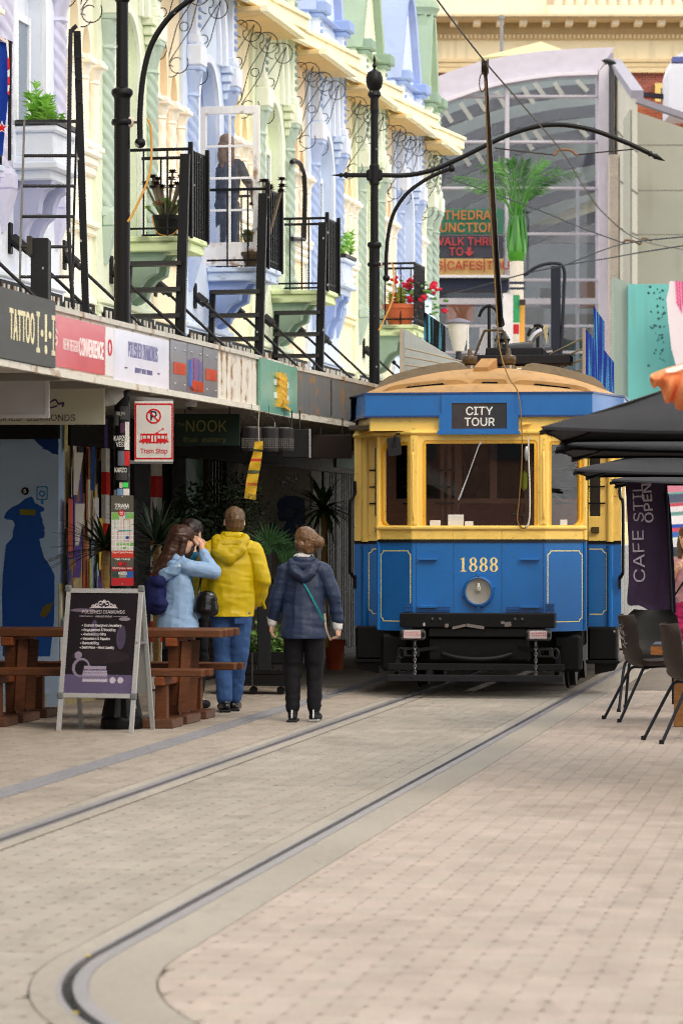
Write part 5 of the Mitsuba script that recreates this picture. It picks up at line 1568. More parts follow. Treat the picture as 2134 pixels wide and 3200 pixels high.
tram.add('cab_mirror', mv(lathe([(0, -.01), (.05, -.008), (.055, 0), (.05, .008), (0, .01)], 16).apply_transform(np.diag([.6, 1, 1, 1])), (.47, -.05, 2.36), rx=90) if False else mv(trimesh.creation.icosphere(2, 1).apply_transform(np.diag([.022, .012, .075, 1])), (.475, -.05, 2.41)), 'steel', (190, 190, 196), True)
# wiper, cables, mirrors
tram.add('wiper', cat(bar((.018, -.03, 2.53), (-.18, -.028, 1.98), .009), box(.008, .028, -.04, -.01, 2.50, 2.535, .004), bar((-.10, -.026, 2.2), (-.2, -.026, 1.95), .007, .012)), 'steel', (210, 210, 212), False)
tram.add('cable', tube(curve([(.492, -.04, 2.57), (.50, -.045, 2.3), (.51, -.045, 1.95), (.50, -.05, 1.74), (.47, -.05, 1.68)], 24), .009, 6), 'plain', (214, 210, 200), True)
for sx, x, y, z, ry in ((-1, -.835, -.03, 2.485, -7), (1, .93, -.02, 2.56, 6)):
    mr = tram.add('wing_mirror', mv(xz(sbox(-.045, -.07, .045, .07).buffer(.022), -.02, .02), (x, y, z), ry=ry), 'gloss', (30, 31, 34), 40)
    tram.add('mount', cat(tube(curve([(x, y - .02, z + .02), (x - .01 * sx, y - .035, z + .1), (x - .03 * sx, y + .02, z + .125), (x - .06 * sx, y + .2, z + .12)], 16), .011, 6), box(x - .02, x + .02, y - .035, y - .02, z - .01, z + .05, .005)), 'plain', (26, 26, 28), 30, under=mr)

# ---------------------------------------------------------------- roof
TAN, GRB = (178, 138, 88), (136, 124, 106)
yr = np.array([-.03, .08, .2, .32, .345, .42, .6, .85, 1.2, 2, 4, 7, 10, 11.6, 12.1, 12.25])
hr_ = np.array([.015, .06, .10, .125, .165, .205, .255, .295, .325, .34, .34, .34, .34, .3, .15, .02])
wr = np.interp(yr, [-.03, .95, 12], [1.10, 1.36, 1.37])
xx = np.sin(np.linspace(-PI / 2, PI / 2, 31))
tram.add('roof', grid([[(w * u, y + .05 * 0, 3.0 + h * (1 - abs(u) ** 2.0) ** .85) for u in xx] for y, h, w in zip(yr, hr_, wr)]), 'roofing', TAN, 30)
rz = lambda x, y: 3.0 + float(np.interp(y, yr, hr_)) * max(0, 1 - (x / float(np.interp(y, yr, wr))) ** 2) ** .85


def roofboard(part, x0, x1, y, h, th_, col, zoff=-.02, n=14, taper=True, back=0.0):
    xs = np.linspace(x0, x1, n)
    lo = [(x, rz(x, y) + zoff) for x in xs]
    hi = []
    for i, x in enumerate(xs):
        e = min(i, n - 1 - i) / (n - 1)
        hi.append((x, rz(x, y) + zoff + .02 + h * (min(1, e * 7) ** .5 if taper else 1)))
    return tram.add(part, xz(Polygon(lo + hi[::-1]), y, y + th_), 'roofing', col, 30)


for x0, x1 in ((-1.0, -.12), (-.1, .27), (.29, 1.12)):
    l = roofboard('gutter_lip', x0, x1, .30, .045, .06, TAN)
    c = (x0 + x1) / 2
    w_ = (x1 - x0) * .22
    tram.add('drain_slot', xz(Polygon([(c - w_, rz(c - w_, .3) + .002), (c + w_, rz(c + w_, .3) + .002), (c + w_ * .9, rz(c + w_, .3) + .016), (c - w_ * .9, rz(c - w_, .3) + .016)]), .285, .299), 'plain', (20, 18, 16), False, under=l)
roofboard('roof_board', -1.16, -.19, 1.05, .085, .03, GRB)
roofboard('roof_board', .33, 1.22, 1.05, .085, .03, GRB)
tram.add('roof_duct', cat(trimesh.convex.convex_hull(np.array([(-.12, .62, 3.22), (.05, .62, 3.22), (-.10, .62, 3.30), (.04, .62, 3.30), (-.06, 1.05, 3.3), (.1, 1.05, 3.3), (-.06, 1.0, 3.41), (.1, 1.0, 3.41)]))), 'roofing', (170, 124, 74), 20)
for x in (-.2, .2):
    tram.add('insulator', lathe([(0, 3.27), (.07, 3.28), (.085, 3.31), (.07, 3.35), (.05, 3.36), (.07, 3.37), (.085, 3.41), (.075, 3.45), (.03, 3.46), (.02, 3.52), (0, 3.53)], 16, (x, 1.25, 0)), 'gloss', (86, 68, 46), 40)
tram.add('insulator_frame', tube(curve([(-.15, 1.25, 3.45), (-.06, 1.25, 3.68), (-.03, 1.25, 3.71), (.12, 1.25, 3.71), (.15, 1.25, 3.68), (.2, 1.25, 3.45)], 30), .013, 6), 'plain', (78, 66, 46), True)
tram.add('trolley_plank', cat(box(-.3, .8, 1.9, 2.3, 3.4, 3.5, .01), box(-.1, .5, 2.0, 2.9, 3.5, 3.58, .01)), 'plain', (30, 30, 34), False)
Bp = np.linalg.inv(TM) @ np.r_[at(1563, 1012, 34.4), 1]
bx_, by_, bz_ = Bp[:3]
tb = tram.add('trolley_base', cat(lathe([(0, 3.4), (.16, 3.42), (.12, 3.5), (.1, 3.6), (.07, 3.68), (.09, 3.72), (.05, 3.78), (0, 3.8)], 16, (bx_ + .02, by_, 0)), tube([(bx_ + .05, by_ - .1, 3.58), (bx_ + .3, by_ + .1, 3.62)], .085, 10), tube([(bx_ + .25, by_ - .2, 3.5), (bx_ + .55, by_ - .1, 3.56)], .09, 10), box(bx_ - .3, bx_ + .3, by_ - .2, by_ + .2, 3.42, 3.52, .02)), 'gloss', (26, 26, 30), 40)
tram.add('spring_rod', cat(tube([(bx_ - .05, by_ - .25, 3.46), (bx_ - .02, by_, 3.8)], .012, 6), tube([(bx_ + .12, by_ - .2, 3.45), (bx_ + .05, by_, 3.8)], .012, 6)), 'plain', (90, 82, 66), True, under=tb)
pole_tip = (np.linalg.inv(TM) @ np.r_[at(1517, 232, 31.6), 1])[:3]
pb = np.array([bx_, by_, bz_])
tp = tram.add('trolley_pole', tube([pb + (pole_tip - pb) * q for q in (0, .03, .3, .7, 1)], [.05, .036, .032, .026, .018], 10), 'gloss', (22, 23, 28), True)
dv = (pole_tip - pb) / np.linalg.norm(pole_tip - pb)
tram.add('trolley_head', cat(tube([pole_tip - dv * .02, pole_tip + dv * .1], [.02, .03], 8), mv(mv(lathe([(0, -.03), (.055, -.03), (.045, -.008), (.045, .008), (.055, .03), (0, .03)], 16), (0, 0, 0), ry=90), pole_tip + dv * .13), box(-.035, -.025, -.03, .03, -.06, .08).apply_translation(pole_tip + dv * .1), box(.025, .035, -.03, .03, -.06, .08).apply_translation(pole_tip + dv * .1)), 'iron', (52, 42, 34), 30, under=tp)
L_ = lambda px, py, Y: (np.linalg.inv(TM) @ np.r_[at(px, py, Y), 1])[:3]
tram.add('trolley_rope', tube(curve([L_(1517, 250, 31.55), L_(1521, 420, 31.7), L_(1532, 660, 32.0), L_(1545, 860, 32.1), L_(1556, 1040, 32.0), L_(1566, 1110, 31.85), L_(1590, 1180, 31.6), L_(1617, 1222, 31.42), L_(1628, 1300, 31.38), L_(1631, 1420, 31.4), L_(1622, 1560, 31.5), L_(1617, 1628, 31.5), L_(1637, 1651, 31.5), L_(1651, 1630, 31.5)], 90), .0068, 6), 'cloth', (140, 110, 66), True)
tram.add('rope_ring', tube([pole_tip + np.array([-.03 + .03 * math.cos(a), -.02, -.08 + .09 * math.sin(a)]) for a in np.linspace(0, 2 * PI, 14)], .006, 5, False), 'plain', (96, 74, 44), True)
for px, py, Y, h_ in ((1528, 960, 34.6, .5), (1680, 1020, 35.2, .4)):
    p = L_(px, py, Y)
    tram.add('pole_hook', cat(tube([p, p - (0, 0, h_)], .018, 8), tube(curve([p + (-.11, 0, -.1), p + (-.07, 0, -.02), p + (0, 0, .02), p + (.07, 0, -.02), p + (.11, 0, -.1)], 20), .018, 7)), 'iron', (30, 30, 32), True)
tram.add('silver_pipe', tube(curve([L_(1655, 1070, 34.8), L_(1672, 1046, 34.8), L_(1695, 1032, 34.8)], 10), .035, 10), 'steel', (200, 200, 204), True)
tram.add('pipe_lashing', cat(*[tube(curve([L_(1697, 1030, 34.75), L_(1700 + 4 * k, 1022 - 3 * k, 34.75), L_(1703 + 2 * k, 1055 + 8 * k, 34.75)], 8), .008, 5) for k in range(3)]), 'cloth', (196, 184, 140), True)
for k in range(3):
    tram.add('cable', tube(curve([L_(1470 + 60 * k, 1135, 33.6), L_(1480 + 60 * k, 1112 - 6 * k, 33.8), L_(1500 + 60 * k, 1128, 34.0), L_(1520 + 62 * k, 1105, 34.2)], 16), .012, 6), 'plain', (196, 192, 184) if k == 1 else (40, 40, 44), True)
# boards along both roof edges
XB = -.98
lb = tram.add('side_board', box(XB - .015, XB, 2.2, 9.2, 3.3, 3.80), 'plain', (150, 158, 156), False)
tram.add('rail', cat(bar((XB - .03, 2.25, 3.70), (XB - .03, 9.2, 3.73), .03), bar((XB - .03, 2.25, 3.58), (XB - .03, 9.2, 3.60), .03), bar((XB - .03, 2.22, 3.3), (XB - .03, 2.22, 3.8), .04), bar((XB - .03, 2.25, 3.4), (XB - .03, 9.2, 3.42), .025)), 'plain', (176, 166, 150), False, under=lb)
for k in range(5):
    tram.add('sheet_joint', box(XB - .019, XB - .0152, 3.2 + 1.25 * k, 3.22 + 1.25 * k, 3.32, 3.79), 'plain', (110, 118, 118), False, under=lb)
tram.add('painted_top', box(XB - .01, XB + .01, 4.3, 6.6, 3.81, 4.12), 'aurora', (3, 8, 12), False, under=lb)
tram.add('whip_aerial', tube([(XB + .1, 8.6, 3.7), (XB + .1, 8.6, 4.25)], .014, 6), 'plain', (236, 236, 236), True)
XR = .93
rb = tram.add('side_board', cat(plate(Polygon([(1.8, 3.27), (8.9, 3.27), (8.9, 3.80), (6.3, 3.80), (6.3, 4.14), (4.0, 4.14), (4.0, 3.78), (1.8, 3.78)]), (XR, 0, 0), (0, 1, 0), (0, 0, 1), .012)), 'aurora', (12, 36, 120), False)
tram.add('frame_post', box(XR + .0, XR + .03, 1.72, 1.79, 3.2, 3.76), 'plain', (150, 140, 126), False, under=rb)
for k in range(4):
    tram.add('stay_rod', tube([(XR, 1.78, 3.66 - .11 * k), (.34 + .12 * k, 2.6, 3.44 - .035 * k)], .009, 6), 'plain', (150, 136, 112), True)
    tram.add('stay_rod', tube([(XB, 2.3, 3.6 - .09 * k), (-.2 - .1 * k, 2.5, 3.42 - .03 * k)], .009, 6), 'plain', (170, 160, 140), True)
# ================================================================ lamp posts, wires, street things
NAVY = (12, 13, 17)


def lamp_post(X, Y, label, arm, brace, extra=None):
    t = Thing('lamp_post', label, 'lamp post')
    c = np.array([X, Y, 0.0])
    flut = []
    for q in np.linspace(0, 1, 9):
        a = np.linspace(0, 2 * PI, 41)
        r = .075 + .085 * (1 - q) ** 1.6
        rr_ = r * (1 + .07 * np.cos(a * 10))
        flut.append(np.stack([X + rr_ * np.cos(a), Y + rr_ * np.sin(a), np.full(41, .1 + .62 * q)], 1))
    t.add('base', cat(grid(flut), lathe([(0, 0), (.172, 0), (.175, .02), (.172, .075), (.16, .09), (.15, .11)], 28, c), lathe([(.08, .7), (.1, .72), (.1, .76), (.08, .78)], 20, c)), 'iron', NAVY, 35)
    t.add('shaft', lathe([(.068, .7), (.066, 5.0), (.06, 5.05)], 20, c), 'iron', NAVY, 30)
    t.add('collar', lathe([(.06, 4.98), (.085, 4.99), (.09, 5.01), (.085, 5.03), (.066, 5.04), (.066, 5.2), (.072, 5.22), (.088, 5.24), (.09, 5.26), (.084, 5.28), (.05, 5.3)], 22, c), 'iron', NAVY, 30)
    t.add('shaft', lathe([(.05, 5.28), (.048, 6.9), (.055, 6.92), (.058, 6.96), (.052, 6.98), (.052, 7.1), (.06, 7.12)], 18, c), 'iron', NAVY, 30)
    t.add('finial', lathe([(.06, 7.1), (.085, 7.13), (.08, 7.16), (.06, 7.19), (.09, 7.23), (.108, 7.3), (.105, 7.36), (.08, 7.42), (.03, 7.45), (.012, 7.47), (.03, 7.5), (.012, 7.54), (.02, 7.57), (.0, 7.66)], 22, c), 'iron', NAVY, 35)
    a = t.add('arm', tube(curve(arm, 60), .030, 10), 'iron', NAVY, True)
    t.add('arm_clamp', cat(lathe([(.05, 6.0), (.062, 6.02), (.062, 6.25), (.05, 6.27)], 16, c), box(X - .1, X + .1, Y - .05, Y + .05, 6.06, 6.2, .02)), 'iron', NAVY, 30)
    t.add('back_spear', cat(tube([(X, Y, 6.13), (X - .34, Y, 6.13)], .03, 9), mv(mv(lathe([(0, 0), (.03, .0), (.045, .02), (.03, .045), (.018, .06), (.035, .09), (.018, .11), (.0, .22)], 12), (0, 0, 0), ry=-90), (X - .33, Y, 6.13))), 'iron', NAVY, 30)
    b = t.add('brace', tube(curve(brace, 50), .024, 9), 'iron', NAVY, True)
    t.add('ball', cat(mv(trimesh.creation.icosphere(2, .045), brace[-1]), mv(trimesh.creation.icosphere(2, .045), brace[0])), 'iron', NAVY, True, under=b)
    e, d = np.asarray(arm[-1]), np.asarray(arm[-1]) - np.asarray(arm[-2])
    d = d / np.linalg.norm(d)
    t.add('spear_tip', tube([e, e + d * .03, e + d * .06, e + d * .1, e + d * .13, e + d * .24], [.022, .04, .02, .038, .03, .002], 10), 'iron', NAVY, True, under=a)
    p = np.asarray(brace[-1]) + (0, 0, .04)
    t.add('insulator', mv(trimesh.creation.icosphere(2, .05), p + (-.1, 0, .13)), 'gloss', (206, 186, 176), True)
    t.add('insulator_pin', tube([(X, Y, p[2] + .13), p + (0, 0, .13)], .012, 6), 'iron', (70, 66, 64), True)
    h0 = p + (.06, 0, .16)
    t.add('cable', tube(curve([h0, h0 + (.03, 0, -.1), h0 + (.02, 0, -.45), h0 + (-.1, -.02, -.75), (X + .05, Y - .05, h0[2] - .86)], 30), .011, 6), 'plain', (214, 160, 84), True)
    return t


Y1, Y2 = 26.4, 40.0
X1, X2 = at(381, 1690, Y1)[0], at(1170, 1690, Y2)[0]
arm2 = [at(x, y, Y2) for x, y in ((1170, 545), (1191, 546), (1274, 546), (1352, 530), (1420, 501), (1470, 477), (1540, 442), (1611, 412), (1681, 393), (1746, 388), (1807, 395), (1868, 410), (1924, 431), (1980, 454), (2025, 476))]
br2 = [at(x, y, Y2) for x, y in ((1411, 526), (1370, 540), (1320, 566), (1269, 606), (1232, 661), (1214, 725), (1207, 800), (1207, 868))]
lp2 = lamp_post(X2, Y2, 'black cast iron lamp post with ball finial and long curved arm, left of the tram', arm2, br2)
s12 = np.array([X1 - X2, Y1 - Y2, 0])
lp1 = lamp_post(X1, Y1, 'black lamp post covered with stickers low down, nearest on the left', [p + s12 for p in arm2], [p + s12 for p in br2])
# stickers and map on the nearer post
c1 = np.array([X1, Y1, 0])
def wrap(z0, z1, a0, a1, r=.0695):
    A = np.radians(np.linspace(a0, a1, 7))
    return thick(np.array([[(X1 + r * math.sin(a), Y1 - r * math.cos(a), z) for z in (z0, z1)] for a in A]), (0, -.001, 0))
for k, (z0, z1, a0, a1, col) in enumerate(((2.55, 2.66, -10, 52, (70, 70, 72)), (2.50, 2.62, -60, -20, (96, 98, 98)), (2.44, 2.52, -8, 20, (84, 48, 80)), (2.40, 2.53, 25, 62, (206, 204, 200)), (2.30, 2.41, 22, 64, (214, 212, 208)), (2.17, 2.29, 22, 66, (194, 40, 44)), (2.17, 2.29, -24, 20, (98, 104, 120)), (2.05, 2.15, -40, 40, (60, 60, 62)),
                                           (1.99, 2.03, 10, 50, (60, 206, 90)), (1.985, 2.03, -14, 8, (196, 190, 176)), (1.86, 1.98, -30, 10, (120, 156, 196)), (1.85, 1.98, 12, 60, (204, 202, 196)), (1.86, 1.97, -62, -34, (150, 150, 154)), (1.77, 1.84, 30, 66, (206, 202, 198)), (1.77, 1.82, -44, -20, (150, 54, 56)))):
    lp_k = numbered(lp1.key + '__sticker')
    scene[lp_k] = shape(wrap(z0, z1, a0, a1, .0692 + .0004 * k), 'plain', col, False)
for s, z, h in (('FILTH', 2.585, .026), ('KARZO', 2.375, .04), ('VESI', 2.325, .04), ('KARZO', 2.115, .036)):
    lp1.add('lettering', text(s, h, (X1 - .005, Y1 - .0765, z), (1, 0, 0), (0, 0, 1), .002, True, sx=.62), 'plain', (216, 216, 212), False)
YP = Y1 - .10
mp = Thing('map_board', 'narrow tram pass map board with red panels strapped to the sticker covered lamp post', 'sign')
pt = lambda px, py: (lambda p: (p[0], p[2]))(at(px, py, YP))
Zm = lambda x, y: pt(340 + x * .268, 1230 + y * .268)
def mrect(x0, y0, x1, y1, out=.0, part='panel', col=(90, 86, 78), rnd=0):
    a, b = Zm(x0, y1), Zm(x1, y0)
    g = sbox(a[0], a[1], b[0], b[1])
    if rnd:
        g = g.buffer(-rnd).buffer(rnd)
    return mp.add(part, plate(g, (0, YP - out, 0), (1, 0, 0), (0, 0, 1), .002), 'plain', col, False)
mrect(25, 1185, 290, 2245, 0, 'board', (90, 86, 78), .01)
mrect(30, 1385, 288, 1832, .003, 'map', (206, 202, 198))
rr = np.random.default_rng(2)
for x, y, x1, y1, c in ((34, 1390, 120, 1470, (122, 180, 90)), (190, 1390, 286, 1460, (122, 180, 90)), (240, 1520, 286, 1545, (112, 176, 90)), (235, 1740, 286, 1790, (112, 176, 90)), (90, 1745, 235, 1770, (130, 184, 100)), (150, 1790, 210, 1812, (96, 160, 80))):
    mrect(x, y, x1, y1, .0045, 'park', c)
for x in (80, 120, 160, 200, 240):
    mrect(x, 1475, x + 8, 1830, .0055, 'road', (232, 230, 228))
for y in (1530, 1590, 1650, 1700, 1780):
    mrect(32, y, 286, y + 8, .0057, 'road', (232, 230, 228))
for x, y, x1, y1 in ((175, 1465, 180, 1610), (240, 1465, 245, 1720), (175, 1463, 245, 1468), (105, 1605, 110, 1700), (105, 1605, 180, 1610), (180, 1715, 245, 1720)):
    mrect(x, y, x1, y1, .007, 'route', (190, 60, 60))
mrect(70, 1480, 80, 1580, .007, 'river', (80, 170, 170)); mrect(210, 1390, 220, 1450, .007, 'river', (90, 160, 210)); mrect(110, 1590, 270, 1604, .0065, 'river', (80, 170, 170))
for x, y, r_, c in ((217, 1680, 20, (44, 74, 150)), (150, 1395, 36, (200, 44, 50)), (132, 1985, 26, (196, 44, 52)), (182, 1985, 26, (140, 40, 50))):
    a = Zm(x, y)
    mp.add('disc', plate(Point(*a).buffer(r_ * .268 / 10000 * YP), (0, YP - .0085, 0), (1, 0, 0), (0, 0, 1), .002), 'plain', c, False)
mrect(33, 1835, 290, 1912, .003, 'red_panel', (206, 60, 44)); mrect(33, 2020, 290, 2070, .003, 'red_panel', (150, 38, 42)); mrect(33, 2150, 290, 2240, .0035, 'red_panel', (184, 42, 48))
for x0, c in ((38, (60, 76, 70)), (122, (150, 150, 140)), (208, (48, 90, 160))):
    mrect(x0, 2072, x0 + 80, 2145, .003, 'picture', c)
for s, x, y, h, c in (('TRAM', 150, 1330, .032, (240, 240, 236)), ('- ALL DAY PASS -', 150, 1350, .011, (230, 230, 224)), ('stop', 150, 1392, .012, (240, 230, 230)), ('16', 150, 1415, .012, (240, 230, 230)), ('Tram Open Hours', 158, 1862, .016, (240, 220, 216)), ('Tram Tickets', 158, 1942, .016, (230, 228, 222)), ('Combine & Save', 158, 2047, .016, (240, 220, 216)), ('PASS', 162, 2115, .022, (236, 236, 232))):
    a = Zm(x, y)
    mp.add('lettering', text(s, h, (a[0], YP - .012, a[1]), (1, 0, 0), (0, 0, 1), .001, True, sx=.95), 'plain', c, False)
for y in (1205, 2222):
    a = Zm(155, y)
    mp.add('bolt', mv(trimesh.creation.icosphere(1, .009), (a[0], YP - .004, a[1])), 'steel', (180, 180, 180), True)
# tram stop sign
YT = Y1 - .06
ts_ = Thing('tram_stop_sign', 'white sign with red border, no parking disc, red tram and the words Tram Stop', 'sign')
St = lambda x, y: (lambda p: (p[0], p[2]))(at(340 + x * .268, 1230 + y * .268, YT))
def srect(x0, y0, x1, y1):
    a, b = St(x0, y1), St(x1, y0)
    return sbox(a[0], a[1], b[0], b[1])
sp_ = lambda part, g, out, col, d=.002: ts_.add(part, plate(g, (0, YT - out, 0), (1, 0, 0), (0, 0, 1), d), 'plain', col, False)
ts_.add('plate', plate(srect(300, 84, 752, 792), (0, YT, 0), (1, 0, 0), (0, 0, 1), .004), 'plain', (206, 204, 200), False)
ob_ = srect(302, 112, 750, 766)
sp_('red_border', ob_.difference(ob_.buffer(-.013).buffer(-.01).buffer(.01)), .0065, (196, 26, 34))
pc = Point(*St(523, 262))
u_ = .268 / 10000 * YT
sp_('no_parking_ring', pc.buffer(88 * u_, 24).difference(pc.buffer(70 * u_, 24)), .008, (196, 26, 34))
sp_('no_parking_bar', affinity.rotate(sbox(pc.x - 78 * u_, pc.y - 8 * u_, pc.x + 78 * u_, pc.y + 8 * u_), -45, origin=(pc.x, pc.y)), .0095, (196, 26, 34))
a = St(524, 310)
ts_.add('lettering', text('P', .074, (a[0], YT - .007, a[1]), (1, 0, 0), (0, 0, 1), .001, True), 'plain', (34, 34, 60), False)
a = St(527, 696)
ts_.add('lettering', text('Tram Stop', .039, (a[0], YT - .007, a[1]), (1, 0, 0), (0, 0, 1), .001, True, sx=.86), 'plain', (186, 34, 40), False)
tp_ = unary_union([srect(372, 470, 684, 556), srect(356, 548, 698, 568), srect(470, 556, 585, 578), Polygon([St(366, 482), St(376, 465), St(680, 465), St(690, 482)])] + [Point(*St(x, 574)).buffer(11 * u_) for x in (402, 448, 606, 650)] + [LineString([St(545, 462), St(632, 410)]).buffer(3.4 * u_), Point(*St(632, 410)).buffer(10 * u_), srect(545, 452, 580, 468)])
tp_ = tp_.difference(unary_union([srect(*q, ) for q in ((400, 486, 438, 524), (448, 486, 482, 524), (570, 486, 604, 524), (614, 486, 650, 524), (496, 484, 520, 560), (532, 484, 556, 560), (378, 486, 392, 534), (662, 486, 676, 534))]))
sp_('tram_symbol', tp_, .007, (196, 30, 36))
ts_.add('bracket', cat(bar((X1, Y1, 2.74), (X1 + .42, Y1 - .03, 2.70), .03), bar((X1, Y1, 2.2), (X1 + .42, Y1 - .03, 2.2), .03)), 'steel', (150, 150, 148), False)
# span wire with hanger on the far arm, overhead wires
wires = Thing('overhead_wires', 'tram trolley wire and span wires over the street', 'wires')
wt = lambda part, pts, r=.008, col=(92, 88, 84), n=30: wires.add(part, tube(curve([at(*p) for p in pts], n), r, 5), 'plain', col, True)
wt('trolley_wire', [(1240, -190, 25.6), (1368, 0, 28.1), (1515, 190, 31.5), (1640, 335, 35.5), (1760, 478, 40.0), (1821, 577, 43), (1891, 670, 46), (2004, 750, 50), (2200, 790, 56)], .009, n=80)
wt('span_wire', [(1545, 461, Y2), (1640, 473, Y2), (1730, 483, Y2)], .009, (60, 56, 56))
wt('span_wire', [(1795, 483, Y2), (1890, 473, Y2), (1980, 465, Y2)], .009, (60, 56, 56))
wt('hanger', [(1728, 484, Y2), (1738, 478, Y2), (1745, 468, Y2), (1770, 466, Y2), (1788, 470, Y2), (1795, 478, Y2), (1804, 484, Y2)], .018, (136, 104, 80))
wt('span_wire', [(1395, 553, 50), (1530, 600, 50), (1680, 654, 50), (1830, 716, 50), (1950, 759, 50)], .010, (70, 76, 82))
wt('hanger', [(1948, 758, 50), (1954, 750, 50), (1968, 750, 50), (1985, 754, 50), (2000, 762, 50), (2006, 745, 50), (2020, 745, 50), (2036, 752, 50)], .02, (120, 100, 84))
wt('span_wire', [(1774, 824, 55), (1880, 782, 53), (1970, 757, 50), (2140, 738, 48)], .012, (74, 80, 84))
wt('span_wire', [(1774, 826, 55), (1900, 806, 53), (2000, 788, 50), (2140, 766, 48)], .012, (74, 80, 84))
wt('span_wire', [(1774, 826, 55), (1650, 852, 56), (1500, 893, 57), (1380, 925, 58)], .012, (74, 80, 84))
# black square post with an arched wire in the background
bp_ = Thing('square_post', 'black square steel post with curved bracket behind the tram roof', 'post')
a, b = at(1722, 830, 56), at(1752, 1200, 56)
bp_.add('post', box(a[0], b[0], 56, 56.17, 0, a[2], .01), 'plain', (36, 40, 52), False)
bp_.add('bracket', tube(curve([at(1636, 860, 56), at(1680, 832, 56), at(1722, 822, 56), at(1752, 826, 56), at(1764, 850, 56), at(1762, 900, 56), at(1758, 1000, 56), at(1750, 1150, 56)], 40), .03, 7), 'plain', (40, 42, 52), True)
# small street lamp with white bowl
cl_ = at(1433, 1100, 52)
sl = Thing('street_lamp', 'white bowl street lamp with a grey cap, behind the tram roof', 'street lamp')
sl.add('bowl', lathe([(0, .0), (.09, .02), (.16, .35), (.175, .46), (0, .46)], 20, cl_), 'plain', (222, 218, 210))
sl.add('cap', lathe([(.2, .46), (.21, .48), (.15, .52), (.05, .55), (0, .555)], 20, cl_), 'plain', (120, 120, 136))
sl.add('pole', tube([(cl_[0], cl_[1], 0), cl_ + (0, 0, .02)], .05, 10), 'plain', (60, 60, 66), True)
sl = Thing('street_lamp', 'black disc headed lamp on a bent arm against the beige building', 'street lamp')
c = at(1903, 192, 70)
sl.add('head', mv(lathe([(0, -.06), (.1, -.05), (.17, 0), (.12, .06), (0, .08)], 20).apply_transform(np.diag([1, 1, .7, 1])), c, ry=12), 'plain', (54, 58, 58))
sl.add('arm', tube(curve([c + (0, 0, -.03), at(1914, 222, 70), at(1917, 250, 70), at(1915, 285, 70), at(1914, 480, 70)], 24), .035, 8), 'plain', (70, 74, 72), True)
# artificial palm on a white column
pl = Thing('palm_tree', 'bright green artificial palm on a white column, behind the trolley pole', 'palm')
YPM = 70.0
c = at(1614, 816, YPM)
k_ = 1 / 10000 * YPM
pl.add('trunk', lathe([(.155, 0), (.15, c[2])], 20, (c[0], YPM, 0)), 'stucco', (222, 214, 200))
pl.add('crownshaft', lathe([(.16, 0), (.2, .1), (.215, .25), (.2, .45), (.15, .7), (.11, .9), (.1, 1.0)], 20, c), 'gloss', (70, 138, 42))
for k in range(7):
    a = k * 2 * PI / 7
    d = np.array([math.cos(a), math.sin(a), 0])
    pl.add('sheath', tube([c + d * .2 + (0, 0, .2), c + d * .2 + (0, 0, .55), c + d * .16 + (0, 0, .95), c + d * .2 + (0, 0, 1.2)], [.03, .05, .03, .004], 6), 'gloss', (48, 112, 32), True)
rr = np.random.default_rng(8)
tips = [(1418, 548), (1500, 510), (1556, 505), (1596, 498), (1640, 500), (1702, 498), (1748, 520), (1806, 534), (1470, 575), (1700, 580)]
for k, (tx, ty) in enumerate(tips):
    p0 = c + (0, 0, .9)
    p2 = at(tx, ty, YPM + rr.uniform(-.9, .9))
    L = np.linalg.norm(p2 - p0)
    mid = (p0 + p2) / 2 + np.array([(p2 - p0)[0] * -.12, 0, .16 * L])
    cv_ = curve([p0, mid, p2], 30)
    f = pl.add('frond', tube(cv_, np.linspace(.03, .008, len(cv_)), 5), 'leaf', (70, 130, 44), True)
    lv = []
    for i in range(8, len(cv_) - 1):
        if rr.uniform() < .12:
            continue
        q = i / len(cv_)
        d = cv_[i + 1] - cv_[i]; d /= np.linalg.norm(d)
        sd = np.cross(d, (0, -1, .2)); sd /= np.linalg.norm(sd)
        for s in (-1, 1):
            ll = .46 * (1 - .5 * q) * min(1, q * 2.5) * rr.uniform(.85, 1.1)
            e = cv_[i] + d * ll * .75 + sd * s * ll * .55 + (0, rr.uniform(-.1, .1), -.05)
            w = d * .010
            lv.append(trimesh.Trimesh([cv_[i] - w, cv_[i] + w, e, (cv_[i] + e) / 2 + d * .022 + (0, .01, .012)], [[0, 1, 3], [1, 2, 3], [0, 3, 2]], process=False))
    pl.add('leaflets', cat(lv), 'leaf', ((50, 100, 36), (34, 74, 28), (78, 130, 52))[k % 3], False, under=f, kind='stuff')
wbd = Thing('notice_board', 'tall white board with green and orange strips beside the palm column', 'sign')
for part, x0, y0, x1, y1, Y, c in (('board', 1572, 915, 1603, 1090, 69, (222, 218, 220)), ('green_strip', 1604, 920, 1624, 1006, 69, (60, 150, 100)), ('red_strip', 1604, 1012, 1622, 1042, 69, (186, 40, 50)), ('orange_strip', 1624, 950, 1640, 1090, 69.1, (230, 170, 80)), ('strap', 1592, 878, 1642, 886, 68.9, (50, 56, 74)), ('strap', 1592, 896, 1642, 903, 68.9, (50, 56, 74)), ('box', 1624, 934, 1642, 952, 68.9, (60, 48, 40))):
    wbd.add(part, vert(pxpoly([(x0, y0), (x1, y0), (x1, y1), (x0, y1)], Y), Y + .06, .06), 'plain', c, False)

